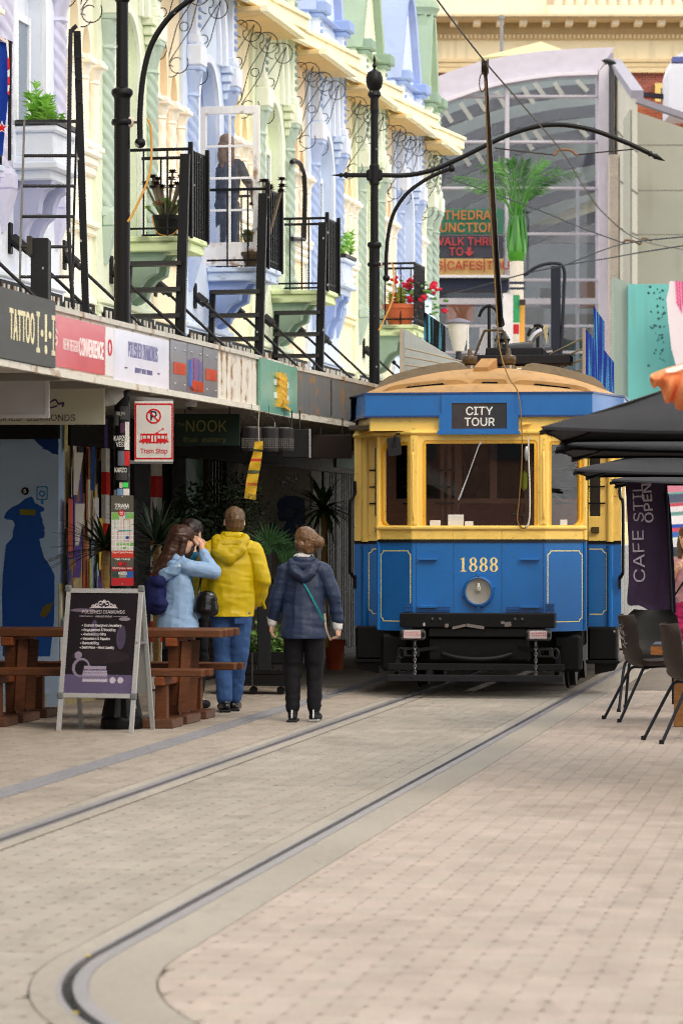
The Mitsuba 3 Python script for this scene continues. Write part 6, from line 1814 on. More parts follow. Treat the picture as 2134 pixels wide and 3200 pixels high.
# flag on the left balcony
fg = Thing('flag', 'blue flag with a white edged red star, hanging over the balcony at the left edge', 'flag')
YF = 28.9
P = []
for v in np.linspace(0, 1, 16):
    row = []
    for u in np.linspace(0, 1, 10):
        x = -120 + 144 * u + (6 * math.sin(v * 5) - 8 * v ** 4) * u
        y = 112 + 375 * v + 25 * (1 - u) * -1 + (20 * u if v < .2 else 0)
        row.append(at(x, y, YF) + (0, .05 * math.sin(u * 9 + v * 2), 0))
    P.append(row)
P = np.array(P)
fg.add('cloth', thick(P, (0, .004, 0)), 'cloth', (24, 62, 160), True)
star = lambda cx, cy, r: Polygon([(cx + (r if k % 2 == 0 else r * .42) * math.sin(k * PI / 5), cy + (r if k % 2 == 0 else r * .42) * math.cos(k * PI / 5)) for k in range(10)])
a = at(6, 398, YF - .09)
fg.add('star', plate(star(a[0], a[2], .066), (0, YF - .088, 0), (1, 0, 0), (0, 0, 1), .003), 'cloth', (224, 222, 226), False)
fg.add('star', plate(star(a[0], a[2], .045), (0, YF - .093, 0), (1, 0, 0), (0, 0, 1), .003), 'cloth', (200, 30, 44), False)
for pts, c in (([(18, 118), (26, 126), (28, 180), (24, 178), (20, 140)], (232, 226, 232)), ([(22, 180), (29, 178), (30, 212), (24, 216)], (200, 40, 56)), ([(23, 218), (30, 214), (30, 236), (24, 240)], (230, 226, 232)), ([(23, 242), (30, 238), (30, 262), (24, 262)], (206, 50, 66)), ([(24, 264), (30, 264), (28, 284), (23, 284)], (230, 226, 232)), ([(22, 290), (29, 276), (29, 296)], (206, 44, 60)), ([(0, 108), (18, 122), (18, 132), (0, 120)], (230, 210, 214))):
    fg.add('band', vert(pxpoly(pts, YF - .1), YF - .095, .003), 'cloth', c, False)
pk = lambda x, y: at(x, y, YF + .02)
fg.add('pole', cat(bar(pk(-20, 110), pk(38, 134), .03), bar(pk(32, 134), pk(30, 500), .03)), 'iron', IRON, False)
# black steel ladder in front of the left planter
sl_ = Thing('steel_ladder', 'black steel roof ladder with peeling paint in front of the left planter box', 'ladder')
YL = 31.7
q = lambda x, y, d=0: at(x, y, YL + d)
sl_.add('side_tube', tube(curve([q(240, 78), q(232, 84), q(224, 96), q(220, 120), q(216, 420), q(214, 700), q(228, 960)], 30), .022, 9), 'iron', (40, 40, 44), True)
sl_.add('side_tube', tube([q(240, 370, .3), q(237, 480, .3), q(230, 700, .3), q(226, 960, .3)], .012, 7), 'iron', (40, 38, 38), True)
sl_.add('side_tube', tube([q(76, 375), q(70, 580), q(64, 760), q(62, 880)], .012, 7), 'iron', (120, 118, 116), True)
sl_.add('inclined_bar', bar(q(241, 96, .2), q(268, 980, .2), .07, .05, up=(0, 1, 0)), 'iron', (22, 22, 25), False)
for k, y in enumerate((485, 580, 675, 770, 864)):
    sl_.add('rung', tube([q(74 - 3 * k, y), q(238 - 3 * k, y, .2)], .017, 7), 'iron', (42, 42, 46), True)
sl_.add('flat_rung', bar(q(50, 378), q(240, 378, .2), .05, .03), 'iron', (36, 36, 38), False)
sl_.add('lug', cat([bar(q(236 + 3 * k, 106 + 70 * k, .15), q(246 + 3 * k, 106 + 70 * k, .15), .02) for k in range(4)]), 'iron', (34, 34, 36), False)
bx2 = Thing('duct', 'black square steel duct standing on the canopy behind the steel ladder', 'duct')
a, b = at(86, 742, 30.8), at(151, 952, 30.8)
bx2.add('duct', box(a[0] + .03, b[0], 30.8, 31.1, 3.2, a[2], .008), 'iron', (30, 30, 32), False)
bx2.add('flange', box(a[0], a[0] + .05, 30.7, 31.1, at(86, 798, 30.8)[2], a[2] + .01, .005), 'iron', (60, 56, 52), False)
# arched black frame on the wall right of the middle balcony
fr_ = Thing('arched_frame', 'thin black arched frame behind the middle balcony', 'frame', M=WM)
pts = [onwall(x, y, .12) for x, y in ((911, 505), (920, 500), (938, 510), (950, 545), (953, 600), (950, 748), (912, 745))]
fr_.add('frame', tube([(a, -.12, b) for a, b in pts], .035, 6), 'iron', (26, 26, 30), 30)

# ---------------------------------------------------------------- A-board
AB = Thing('sandwich_board', 'silver framed jewellery sandwich board on the paving in front of the picnic table', 'sandwich board', M=frame(ground(296, 2289), 17))
Wd, Hh, LN = .665, 1.16, .085 / .885
lean = lambda x, z, o=0.0: np.array([x, z * .20 + o, z])
fpl = lambda poly, out, d=.006: plate(poly, np.array([0, -.981, .196]) * (out - d), (1, 0, 0), np.array([0, .196, .981]), d)
frm = sbox(-Wd / 2, .28, Wd / 2, Hh + .02).buffer(0).difference(sbox(-Wd / 2 + .036, .316, Wd / 2 - .036, Hh - .016))
AB.add('frame', fpl(frm, .012, .024), 'alloy', (196, 196, 198), False)
AB.add('backing', fpl(sbox(-Wd / 2 + .02, .3, Wd / 2 - .02, Hh), .0, .006), 'plain', (170, 170, 170), False)
for sx in (-1, 1):
    AB.add('leg', bar(lean(sx * (Wd / 2 - .018), 0), lean(sx * (Wd / 2 - .018), .3), .036, .02, up=(0, 1, 0)), 'alloy', (196, 196, 198), False)
    AB.add('rear_leg', bar((sx * (Wd / 2 - .018), .50, 0), (sx * (Wd / 2 - .018), .25, Hh), .034, .02, up=(0, 1, 0)), 'alloy', (176, 178, 178), False)
    for z in (.29, Hh):
        AB.add('corner', mv(box(-.028, .028, -.026, .0, -.028, .028, .01), lean(sx * (Wd / 2 - .015), z)), 'plain', (120, 124, 126), False)
AB.add('rear_panel', thick(np.array([[(-Wd / 2 + .03, .44, .3), (Wd / 2 - .03, .44, .3)], [(-Wd / 2 + .03, .26, Hh - .03), (Wd / 2 - .03, .26, Hh - .03)]]), (0, .006, 0)), 'plain', (150, 152, 150), False)
AB.add('tie_bar', bar((Wd / 2 - .02, .13, .72), (Wd / 2 - .02, .34, .72), .02), 'steel', (200, 200, 200), False)
ps = AB.add('poster', fpl(sbox(-Wd / 2 + .034, .314, Wd / 2 - .034, Hh - .014), .0025, .002), 'gloss', (44, 40, 46), False)
AP = lambda x, y: (-Wd / 2 + .036 + (x - 215 + (y - 90) * .052) / 1000 * (Wd - .072) * .985 - .02, Hh - .0 - (y - 100) / 1440 * (Hh - .3))


def aprint(part, g, out, col, fin='gloss'):
    return AB.add(part, fpl(g, out, .0015), fin, col, False)


aprint('poster_floor', sbox(-Wd / 2 + .035, .316, Wd / 2 - .035, .47), .0042, (104, 94, 128))
for x, z, w, h, c in ((-.18, 1.0, .22, .03, (120, 108, 128)), (.19, .93, .1, .03, (150, 140, 158)), (-.07, .86, .05, .12, (88, 78, 104)), (.17, .78, .08, .2, (84, 74, 98)), (.0, .62, .5, .12, (54, 48, 54))):
    aprint('poster_glow', affinity.scale(Point(x, z).buffer(1, 10), w / 2, h / 2), .0044, c)
for s, x, y, h, bold in (('POLISHED DIAMONDS', 745, 410, .0285, False), ('JEWELLERY DESIGN', 745, 460, .012, False)):
    a, b = AP(x, y)
    AB.add('lettering', text(s, h, (a, b * .2 / .981 * .98 - .006 if False else b * .196 - .0068, b * .981), (1, 0, 0), (0, .196, .981), .001, bold, sx=.88), 'plain', (216, 208, 216), False)
for k, s in enumerate(('• Custom Designed Jewellery', '• Engagement & Wedding', '• Anniversary Gifts', '• Valuations & Repairs', '• Remodelling', '• Best Price – Best Quality')):
    a, b = AP(425 - 5 * k, 592 + 61 * k)
    AB.add('lettering', text(s, .0215, (a, b * .196 - .0068, b * .981), (1, 0, 0), (0, .196, .981), .001, True, align='l', sx=.83), 'plain', (226, 220, 226), False)
for x0, x1 in ((382, 592), (892, 1102)):
    a, b = AP(x0, 448), AP(x1, 452)
    aprint('rule', sbox(a[0], a[1] - .0015, b[0], a[1] + .0015), .006, (206, 198, 206))
# crest: mirrored scrolls
cx, cz = AP(748, 300)
cr = [Point(cx, cz + .034).buffer(.014), Point(cx, cz - .012).buffer(.010)]
for s in (-1, 1):
    for x0, z0, r0, n_ in ((.028, .018, .02, 1), (.06, .0, .016, 1), (.092, -.006, .012, 1)):
        sp = [(cx + s * (x0 + r0 * (1 - .1 * q) * math.cos(q)), cz + z0 + r0 * (1 - .1 * q) * math.sin(q)) for q in np.linspace(0, 5.4, 24)]
        cr.append(LineString(sp).buffer(.0042))
    cr.append(Polygon([(cx, cz - .02), (cx + s * .13, cz - .022), (cx + s * .09, cz - .008), (cx + s * .04, cz - .004)]))
aprint('crest', unary_union(cr), .006, (220, 212, 220))
# rings and stones of the printed picture
aprint('printed_ring', unary_union([Point(*AP(430, 1160)).buffer(.078, 30).difference(affinity.scale(Point(*AP(440, 1165)).buffer(.058, 30), 1, 1.1)).difference(sbox(*AP(560, 1500), *AP(900, 900))), Point(*AP(385, 990)).buffer(.032)]), .0062, (150, 138, 164))
for k, (y, w, c) in enumerate(((1160, 330, (168, 156, 182)), (1215, 360, (140, 128, 156)), (1255, 365, (178, 166, 190)), (1290, 365, (132, 122, 150)), (1335, 375, (172, 160, 184)))):
    a, b = AP(640 - w / 2, y), AP(640 + w / 2, y)
    aprint('printed_band', sbox(a[0], a[1] - .014, b[0], a[1] + .014), .0064, c)
for k in range(12):
    aprint('printed_stone', Point(*AP(475 + 30 * k, 1335)).buffer(.009), .0072, (206, 198, 214))
    aprint('printed_stone', Point(*AP(475 + 30 * k, 1215)).buffer(.006), .0072, (196, 188, 206))
for x, r_ in ((905, .026), (1020, .026)):
    aprint('printed_stone', Point(*AP(x, 1330)).buffer(r_), .0072, (206, 198, 212))

# ---------------------------------------------------------------- picnic table
WD = (100, 62, 40)
g0 = ground(566, 2253)
pt_ = Thing('picnic_table', 'reddish brown timber picnic table with fixed benches, behind the sandwich board', 'picnic table', M=frame((at(690, 1690, 27.0)[0], 26.85, 0), 9))
for k, (y, L) in enumerate(((0.0, 0), (.155, .015), (.31, .03), (.465, .0), (.62, .02))):
    pt_.add('table_plank', box(-2.32 + L, 0 + L, y, y + .15, .735, .80, .008), 'wood', WD, False)
for y0, nm in ((-.47, 'near'), (.93, 'far')):
    for k in range(2):
        pt_.add('bench_plank', box(-2.30 + .03 * k, -.06 + .04 * k, y0 + .155 * k, y0 + .15 + .155 * k, .425, .485, .008), 'wood', WD, False)
for x in (-.42, -1.84):
    for y in (.12, .48):
        pt_.add('leg', bar((x, y + .05, .08), (x, y, .72), .09, .085), 'wood', (92, 56, 36), False)
        pt_.add('strut', bar((x + .07, y, .10), (x + .10, y + .02, .70), .035, .09), 'wood', (98, 58, 36), False)
    pt_.add('cross_rail', box(x - .05, x + .05, -.02, .78, .66, .733, .006), 'wood', (124, 68, 38), False)
    pt_.add('bench_rail', box(x - .04, x + .04, -.48, 1.24, .35, .423, .006), 'wood', (124, 68, 38), False)
    for y in (-.36, 1.05):
        pt_.add('bench_leg', box(x - .05, x + .05, y - .04, y + .05, .07, .35, .006), 'wood', (104, 62, 38), False)
    for y0, y1 in ((-.55, -.12), (.05, .62), (.86, 1.26)):
        pt_.add('foot', box(x - .14, x + .13, y0, y1, .0, .075, .008), 'wood', (98, 66, 50), False)

# ---------------------------------------------------------------- plants by the shopfront


def leafcloud(name, label, c, rad, n, size, cols, cat_='shrub', stem=None, seed=0, lw=.45):
    t = Thing(name, label, cat_)
    rr = np.random.default_rng(seed)
    by = {}
    cl_ = rr.normal(0, 1, (max(6, n // 60), 3)) * .48
    for k in range(n):
        q = cl_[rr.integers(len(cl_))] + rr.normal(0, .26, 3)
        q *= min(1, 1.05 / (np.linalg.norm(q) + 1e-9))
        p = np.array(c) + q * rad
        a, e = rr.uniform(0, 2 * PI), rr.uniform(-.4, .9)
        d = np.array([math.cos(a) * math.cos(e), math.sin(a) * math.cos(e), math.sin(e)])
        s = np.cross(d, rr.normal(0, 1, 3)); s /= np.linalg.norm(s)
        L = size * rr.uniform(.6, 1.2)
        up = np.cross(s, d) * L * .12
        by.setdefault(int(rr.integers(len(cols))), []).append(trimesh.Trimesh([p, p + d * L * .45 + s * L * lw * .5, p + d * L + up, p + d * L * .45 - s * L * lw * .5, p + d * L * .5 + up * 1.5], [[0, 1, 4], [1, 2, 4], [2, 3, 4], [3, 0, 4]], process=False))
    for i, m in by.items():
        t.add('foliage', cat(m), 'leaf', cols[i], False, kind='stuff')
    if stem:
        t.add('trunk', tube(stem, [.03, .02][:1] * len(stem), 7), 'plain', (80, 64, 48), True)
    return t


def spiky(name, label, c, n, L, col, trunk=None, droop=.25, w=.035, seed=1, cat_='palm', el0=-.2, el1=1.3, tcol=(150, 120, 70)):
    t = Thing(name, label, cat_)
    rr = np.random.default_rng(seed)
    for k in range(n):
        a, e = rr.uniform(0, 2 * PI), rr.uniform(el0, el1)
        d = np.array([math.cos(a) * math.cos(e), math.sin(a) * math.cos(e), math.sin(e)])
        l = L * rr.uniform(.65, 1.1)
        s = np.cross(d, (0, 0, 1)); s /= np.linalg.norm(s) + 1e-9
        pts = [np.array(c) + d * l * u - np.array([0, 0, droop * l * u * u]) for u in np.linspace(0, 1, 7)]
        ww = w * np.array([.5, .9, 1, .9, .7, .4, .03])
        t.add('leaf', grid([[p - s * x * .5, p + np.cross(d, s) * .004, p + s * x * .5] for p, x in zip(pts, ww)]), 'leaf', tuple(int(v * rr.uniform(.75, 1.2)) for v in col), True)
    if trunk is not None:
        prof = []
        zs = np.linspace(0, 1, 15)
        P0, P1 = np.array(trunk[0]), np.array(trunk[1])
        t.add('trunk', tube([P0 + (P1 - P0) * z for z in zs], [.035 + .008 * (i % 2) for i in range(15)], 9), 'wood', tcol, True)
    return t


spiky('cabbage_palm', 'dark spiky cordyline behind the map board, left of the two women', at(330, 1720, 29.0), 60, .62, (30, 44, 30), ((at(330, 1720, 29.0)[0], 29.0, .3), at(330, 1720, 29.0)), seed=3, cat_='plant')
spiky('cabbage_palm', 'dark feathery palm between the tram stop sign and the bay bush', at(490, 1700, 29.9), 70, .6, (34, 50, 34), ((at(490, 1700, 29.9)[0], 29.9, .3), at(490, 1700, 29.9)), seed=4, cat_='plant')
spiky('cabbage_palm', 'spiky green yucca palm on a yellowish trunk, just left of the tram', at(1010, 1590, 37.5), 70, .60, (80, 116, 62), (np.array([at(1018, 1690, 37.5)[0], 37.5, .3]), at(1013, 1600, 37.5)), seed=5, tcol=(196, 160, 90), droop=.32, el0=-.35, w=.05)
fp = Thing('fan_palm', 'fan palm with split leaves between the man in yellow and the yucca palm', 'palm')
rr = np.random.default_rng(12)
for cx_, cy_, ang, L in ((836, 1706, 110, .33), (872, 1730, 60, .30), (826, 1756, 160, .3), (890, 1772, 20, .28)):
    c = at(cx_, cy_, 33.2 + rr.uniform(0, .5))
    st_ = fp.add('stalk', tube([(at(850, 1690, 33.6)[0], 33.6, .6), c], .009, 5), 'leaf', (60, 90, 50), True)
    lv = []
    for k in range(22):
        a = math.radians(ang + (k - 10.5) * 9)
        e = c + np.array([math.cos(a), rr.uniform(-.25, .25), math.sin(a)]) * L * rr.uniform(.85, 1.05) - (0, 0, .04)
        s = np.array([-math.sin(a), 0, math.cos(a)]) * .016
        lv.append(trimesh.Trimesh([c, (c + e) / 2 + s, e, (c + e) / 2 - s, (c + e) / 2 + (0, -.012, 0)], [[0, 1, 4], [1, 2, 4], [2, 3, 4], [3, 0, 4]], process=False))
    fp.add('fan', cat(lv), 'leaf', (62, 98, 62), False, under=st_)
leafcloud('bay_tree', 'dark glossy bay bush behind the man in the yellow jacket', at(680, 1605, 33.0), np.array([.56, .3, .40]), 1500, .075, [(30, 46, 28), (40, 58, 34), (22, 34, 22)], stem=[(at(690, 1700, 33.0)[0], 33.0, .4), at(690, 1640, 33.0)], seed=31)
leafcloud('bay_tree', 'lower dark leafy bush beside the shop door, behind the two women', at(560, 1800, 30.4), np.array([.3, .25, .55]), 700, .08, [(28, 42, 28), (36, 52, 32)], seed=32)
leafcloud('jade_shrub', 'bright glossy green shrub in the black planter between the man and the woman in navy', at(826, 2025, 32.5), np.array([.24, .24, .24]), 900, .075, [(86, 122, 54), (66, 100, 46), (108, 142, 70)], seed=33, lw=.6)
pc_ = ground(790, 2166)
tb_ = Thing('planter_trough', 'black timber planter trough on castors between the man and the woman in navy', 'planter', M=frame((at(790, 1690, 32.2)[0], 32.2, 0), 10))
for k in range(3):
    tb_.add('board', box(-.36, .36, -.02, .0, .09 + .115 * k, .2 + .115 * k, .004), 'wood', (24, 24, 26), False)
tb_.add('trough', box(-.35, .35, .0, .45, .09, .42, .004), 'wood', (22, 22, 24), False)
tb_.add('joint', box(-.005, .005, -.024, -.02, .09, .43), 'plain', (84, 82, 78), False)
tb_.add('lettering', text('LOVE LIFE', .045, (.16, -.023, .25), (1, 0, 0), (0, 0, 1), .001, False), 'plain', (70, 70, 70), False)
for x in (-.28, .0, .28):
    tb_.add('castor', mv(mv(lathe([(0, -.015), (.04, -.015), (.042, 0), (.04, .015), (0, .015)], 12), (0, 0, 0), rx=90), (x, .04, .045)), 'plain', (30, 30, 32), 30)
po = ground(1045, 2036)
pot('plant_pot', 'orange square pot under the yucca palm, beside the tram', np.array([at(1046, 1690, 38.5)[0], 38.5, 0]), .12, .36, (206, 92, 50), 'plain', .78)
# bistro blackboard behind the man
bbd = single('blackboard', 'dark blackboard standing behind the man and the woman in navy', 'blackboard', box(at(806, 1690, 31)[0], at(848, 1690, 31)[0], 30.8, 30.86, .3, 1.42, .006), 'plain', (30, 32, 36), False)
# bentwood chair
ch_ = Thing('bentwood_chair', 'honey coloured bentwood cafe chair half hidden behind the tram', 'chair', M=frame((at(1082, 1690, 47)[0], 47, 0), -10))
CH = (200, 134, 66)
ch_.add('seat', lathe([(0, .44), (.2, .44), (.21, .455), (.2, .47), (0, .475)], 20), 'wood', CH)
for x, y in ((-.15, -.15), (.15, -.15), (-.15, .15), (.15, .15)):
    ch_.add('leg', tube([(x, y, .44), (x * 1.25, y * 1.25, 0)], .017, 7), 'wood', CH, True)
ch_.add('back_rail', tube(curve([(-.2, -.14, .45), (-.24, -.2, .62), (-.22, -.22, .78), (0, -.25, .83), (.22, -.22, .78), (.24, -.2, .62), (.2, -.14, .45)], 36), .02, 8), 'wood', CH, True)
ch_.add('back_board', thick(np.array([[(x, -.24 + .02 * abs(x) * 4, z) for x in np.linspace(-.2, .2, 7)] for z in (.72, .81)]), (0, .012, 0)), 'wood', CH, False)
for k in range(6):
    x = -.14 + .056 * k
    ch_.add('spindle', tube([(x * .8, -.17, .47), (x, -.235, .74)], .011, 6), 'wood', CH, True)

# ---------------------------------------------------------------- cafe on the right: umbrellas, flag, chairs, table


def umbrella(tip, Yc, half, rise, yaw, label, zc=None):
    """Square market umbrella; tip = the photograph's left corner, at depth Yc."""
    p = at(*tip, Yc)
    d = np.array([math.cos(math.radians(yaw)), math.sin(math.radians(yaw)), 0])
    c = p + d * half
    t = Thing('market_umbrella', label, 'umbrella', 'black square market umbrellas over the cafe tables')
    ap = c + (0, 0, rise)
    cor = [c + half * np.array([math.cos(math.radians(yaw + 180 + 90 * k)), math.sin(math.radians(yaw + 180 + 90 * k)), 0]) for k in range(4)]
    for k in range(4):
        a, b = cor[k], cor[(k + 1) % 4]
        n, m = 8, 8
        P = np.array([[ap + ((a + (b - a) * v) - ap) * u - np.array([0, 0, (.035 * math.sin(PI * u) + .014 * u ** 3 * math.sin(PI * v))]) + np.array([0, 0, .012 * math.sin(9 * u + 5 * v + k)]) * u for v in np.linspace(0, 1, m)] for u in np.linspace(.02, 1, n)])
        pn = t.add('panel', thick(P, (0, 0, -.006)), 'cloth', (46, 46, 50), True)
        E = P[-1]
        t.add('valance', thick(np.array([E, E * .999 + (0, 0, -.014) + (c - E) * .01]) * (1, 1, 1), (0, 0, 0.002)), 'cloth', (40, 40, 44), True, under=pn)
    for k in range(4):
        t.add('rib', bar(ap - (0, 0, .05), cor[k] - (0, 0, .03), .025), 'plain', (30, 30, 32), False)
    t.add('pole', tube([(c[0], c[1], 0), ap], .025, 10), 'plain', (36, 36, 38), True)
    t.add('base', box(c[0] - .2, c[0] + .2, c[1] - .2, c[1] + .2, 0, .07, .01), 'plain', (40, 40, 42), False)
    return t, c, ap, cor


u1, c1u, ap1, cor1 = umbrella((1690, 1336), 18.4, 1.55, .44, 38, 'nearest black market umbrella, with an orange cloth over it')
u2, c2u, ap2, cor2 = umbrella((1737, 1398), 20.5, 1.5, .34, 38, 'second nearest black market umbrella, below the nearest one')
u3, c3u, ap3, cor3 = umbrella((1793, 1468), 24.8, 1.5, .35, 38, 'third black market umbrella, printed with a white round emblem')
u4, c4u, ap4, cor4 = umbrella((1908, 1500), 28.7, 1.5, .27, 39, 'farthest black market umbrella, above the purple flag')
# round emblem on the third umbrella's near panel
a_, b_ = cor3[0], cor3[1]
ex = (b_ - a_) / np.linalg.norm(b_ - a_)
mid_ = (a_ + b_) / 2
up_ = ap3 - mid_; up_ = up_ - ex * (up_ @ ex); up_ /= np.linalg.norm(up_)
nrm = np.cross(ex, up_)
pe = at(2065, 1424, 1) - np.array([0, 0, CAM_H]); cam = np.array([0, 0, CAM_H])
pe /= np.linalg.norm(pe)
tpl = ((mid_ - cam) @ nrm) / (pe @ nrm)
pe = cam + pe * tpl + nrm * .03 * (1 if nrm[1] < 0 else -1)
k_ = pe
og = lambda g, c: u3.add('emblem', plate(g, pe, ex, up_, .003 if nrm[1] < 0 else -.003), 'plain', c, False)
og(Point(0, .35).buffer(.42, 30).difference(Point(0, .35).buffer(.39, 30)), (150, 150, 200))
og(Point(0, .35).buffer(.37, 30).difference(Point(0, .35).buffer(.36, 30)), (190, 190, 200))
u3.add('lettering', text('WING CO.', .11, pe + up_ * .05 + nrm * .002, ex, up_, .003, True), 'plain', (216, 216, 222), False)
# orange cloth over the nearest umbrella
oc = Thing('orange_cloth', 'orange and white cloth draped over the nearest black umbrella at the right edge', 'cloth')
YO_ = 18.1
rows = []
edge_t = [(2034, 1168), (2080, 1150), (2134, 1135), (2190, 1120), (2260, 1110)]
edge_b = [(2030, 1188), (2062, 1222), (2096, 1262), (2134, 1272), (2260, 1285)]
et, eb = curve([(x, y, 0) for x, y in edge_t], 40), curve([(x, y, 0) for x, y in edge_b], 40)
P = np.array([[at(et[i][0] * (1 - v) + eb[i][0] * v, et[i][1] * (1 - v) + eb[i][1] * v + 12 * math.sin(i * .5) * v, YO_ - .25 * math.sin(PI * v) * .4 + .05 * math.sin(i * .7) * v) for v in np.linspace(0, 1, 8)] for i in range(len(et))])
oc.add('cloth', thick(P, (0, .01, 0)), 'cloth', (240, 146, 96), True)
oc.add('white_hem', thick(np.array([[at(x, y, 18.02) for x, y in ((2080, 1153), (2110, 1144), (2140, 1136), (2200, 1122), (2260, 1110))], [at(x, y, 18.0) for x, y in ((2082, 1164), (2110, 1162), (2140, 1150), (2200, 1140), (2260, 1130))]]), (0, .006, 0)), 'cloth', (240, 232, 224), True)

# feather flag
YFL = 30.3
ff = Thing('feather_flag', 'purple feather flag reading CAFE STILL OPEN, beside the brown chairs', 'flag')
Fz = lambda x, y: (1934 + x * .2551, 1380 + y * .2551)
LF = [(68, 300), (78, 500), (95, 760), (108, 1060), (120, 1400), (118, 1700), (108, 1990), (250, 2010), (400, 2100), (520, 2250)]
RT = [(560, 300), (570, 500), (585, 800), (605, 1060), (622, 1400), (634, 1700), (640, 1900), (640, 2020), (638, 2150), (630, 2260)]
cL, cR = curve([(*a, 0) for a in LF], 60), curve([(*a, 0) for a in RT], 60)
P = np.array([[at(*Fz(*(cL[i][:2] * (1 - u) + cR[i][:2] * u)), YFL + .05 * math.sin(u * 7 + i * .08) * (1 - u * .5) + .10 * (u - .5)) for u in np.linspace(0, 1, 18)] for i in range(len(cL))])
ff.add('sail', thick(P, (0, .004, 0)), 'cloth', (78, 60, 88), True)
sl2 = np.array([[at(*Fz(x + w_, y), YFL + .04) for w_ in (-12, 20, 50)] for x, y in [tuple(a[:2]) for a in curve([(555, 640, 0), (585, 900, 0), (605, 1200, 0), (632, 1700, 0), (645, 2100, 0)], 20)]])
ff.add('pole_sleeve', thick(sl2, (0, -.02, 0)), 'cloth', (34, 36, 62), True)
ff.add('pole', tube([at(*Fz(655, 2240), YFL), at(*Fz(560, 200), YFL)], .014, 7), 'plain', (40, 40, 44), True)
ff.add('pole', tube([at(*Fz(655, 2240), YFL), (at(*Fz(668, 2240), YFL)[0], YFL, 0)], .016, 7), 'plain', (40, 40, 44), True)
def ftxt(s, x, y, h, ang, bold, out=.115, sx=1.0):
    a = at(*Fz(x, y), YFL - out)
    r_ = math.radians(ang)
    sx = sx / meshkit.text_mesh(s, h, .002, bold).bounds[1][0]
    ff.add('lettering', text(s, h, a, (math.cos(r_), 0, math.sin(r_)), (-math.sin(r_), 0, math.cos(r_)), .002, bold, align='l', sx=sx), 'plain', (206, 198, 214), False)
ftxt('CAFE', 322, 1735, .107, 92, False, .10, .50)
ftxt('STILL', 306, 990, .098, 92, False, .10, .46)
ftxt('OPEN', 424, 1000, .081, 94, True, .10, .38)


# shell chairs: moulded seat and back in one, bent tube legs
def shell_chair(o, yaw, label, col, seat_h=.47):
    t = Thing('shell_chair', label, 'chair', M=frame(o, yaw) @ np.diag([1.1, 1.12, 1.06, 1]))
    prof = [(-.30, .86), (-.285, .80), (-.27, .70), (-.25, .58), (-.215, .50), (-.16, .455), (-.08, .445), (.06, .452), (.18, .462), (.24, .450), (.262, .425)]
    pc = curve([(a, b, 0) for a, b in prof], 40)[:, :2]
    rows = []
    N = len(pc)
    for i, (y, z) in enumerate(pc):
        s = i / (N - 1)
        hw = .20 + .035 * math.sin(PI * min(1, s * 1.15)) - (.05 * max(0, 1 - s * 9)) - .03 * max(0, s * 6 - 5)
        rows.append([(x * hw, y + (.055 * x * x if s < .45 else 0) * (1 - s) * 1.4, z + .045 * x ** 4 * (1 if s > .3 else .2)) for x in np.linspace(-1, 1, 15)])
    P = np.array(rows)
    t.add('shell', thick(P, (0, 0, -.012) if False else np.array([0, -.008, -.008])), 'shell', col, True)
    for sx in (-1, 1):
        t.add('leg', tube(curve([(sx * .1, .1, .44), (sx * .17, .14, .43), (sx * .20, .18, .36), (sx * .235, .255, 0)], 20), .012, 8), 'plain', (44, 48, 56), True)
        t.add('leg', tube(curve([(sx * .1, -.1, .43), (sx * .16, -.15, .425), (sx * .19, -.19, .36), (sx * .235, -.36, 0)], 20), .012, 8), 'plain', (44, 48, 56), True)
        for y in (.255, -.36):
            t.add('foot_cap', lathe([(0, 0), (.018, 0), (.016, .03), (0, .03)], 10, (sx * .235, y, 0)), 'plain', (30, 30, 32))
    t.add('seat_frame', tube([(-.14, -.12, .437), (.14, -.12, .437), (.14, .12, .442), (-.14, .12, .442), (-.14, -.12, .437)], .011, 7), 'plain', (44, 48, 56), True)
    return t


BR = (62, 51, 46)
sc1 = shell_chair(at(2052, 1690, 27.6) * (1, 1, 0) + (0, 0, 0), 80, 'brown moulded shell chair with white scribbles, nearer the tram', BR)
sc2 = shell_chair(at(2196, 1690, 24.7) * (1, 1, 0), 80, 'brown moulded shell chair cut off by the right edge', BR)
sc3 = shell_chair(at(2030, 1690, 29.2) * (1, 1, 0), 190, 'black moulded chair in the shade behind the purple flag', (26, 26, 28))
rr = np.random.default_rng(6)
for k in range(8):
    y, z = -.292 + rr.uniform(-.004, .004), .62 + .022 * k
    x = rr.uniform(-.08, .05)
    q = [np.array([x + .04 * j + rr.uniform(-.02, .02), 0, z + rr.uniform(-.03, .03)]) for j in range(4)]
    back = lambda z_: float(np.interp(z_, [.5, .58, .70, .80, .86], [-.215, -.25, -.27, -.285, -.30])) - .018
    sc1.add('scribble', tube([(v[0], back(v[2]), v[2]) for v in q], .0035, 4), 'plain', (170, 164, 160), True)
tb2 = Thing('cafe_table', 'timber edged cafe table with grey top at the right edge', 'table', M=frame(at(2036, 1690, 26.6) * (1, 1, 0), 8))
tb2.add('top', box(0, 1.4, 0, .7, .672, .69, .004), 'plain', (96, 98, 112), False)
tb2.add('edge', box(-.01, 1.41, -.02, .72, .60, .671, .006), 'wood', (176, 112, 62), False)
for x, y in ((.22, .1), (1.25, .1), (.22, .6), (1.25, .6)):
    tb2.add('leg', box(x - .04, x + .04, y - .04, y + .04, 0, .6, .006), 'wood', (150, 104, 60), False)
# ================================================================ people: local x right, y ahead, z up
SKIN = (222, 176, 150)


def v3(*a):
    return np.array(a, float)


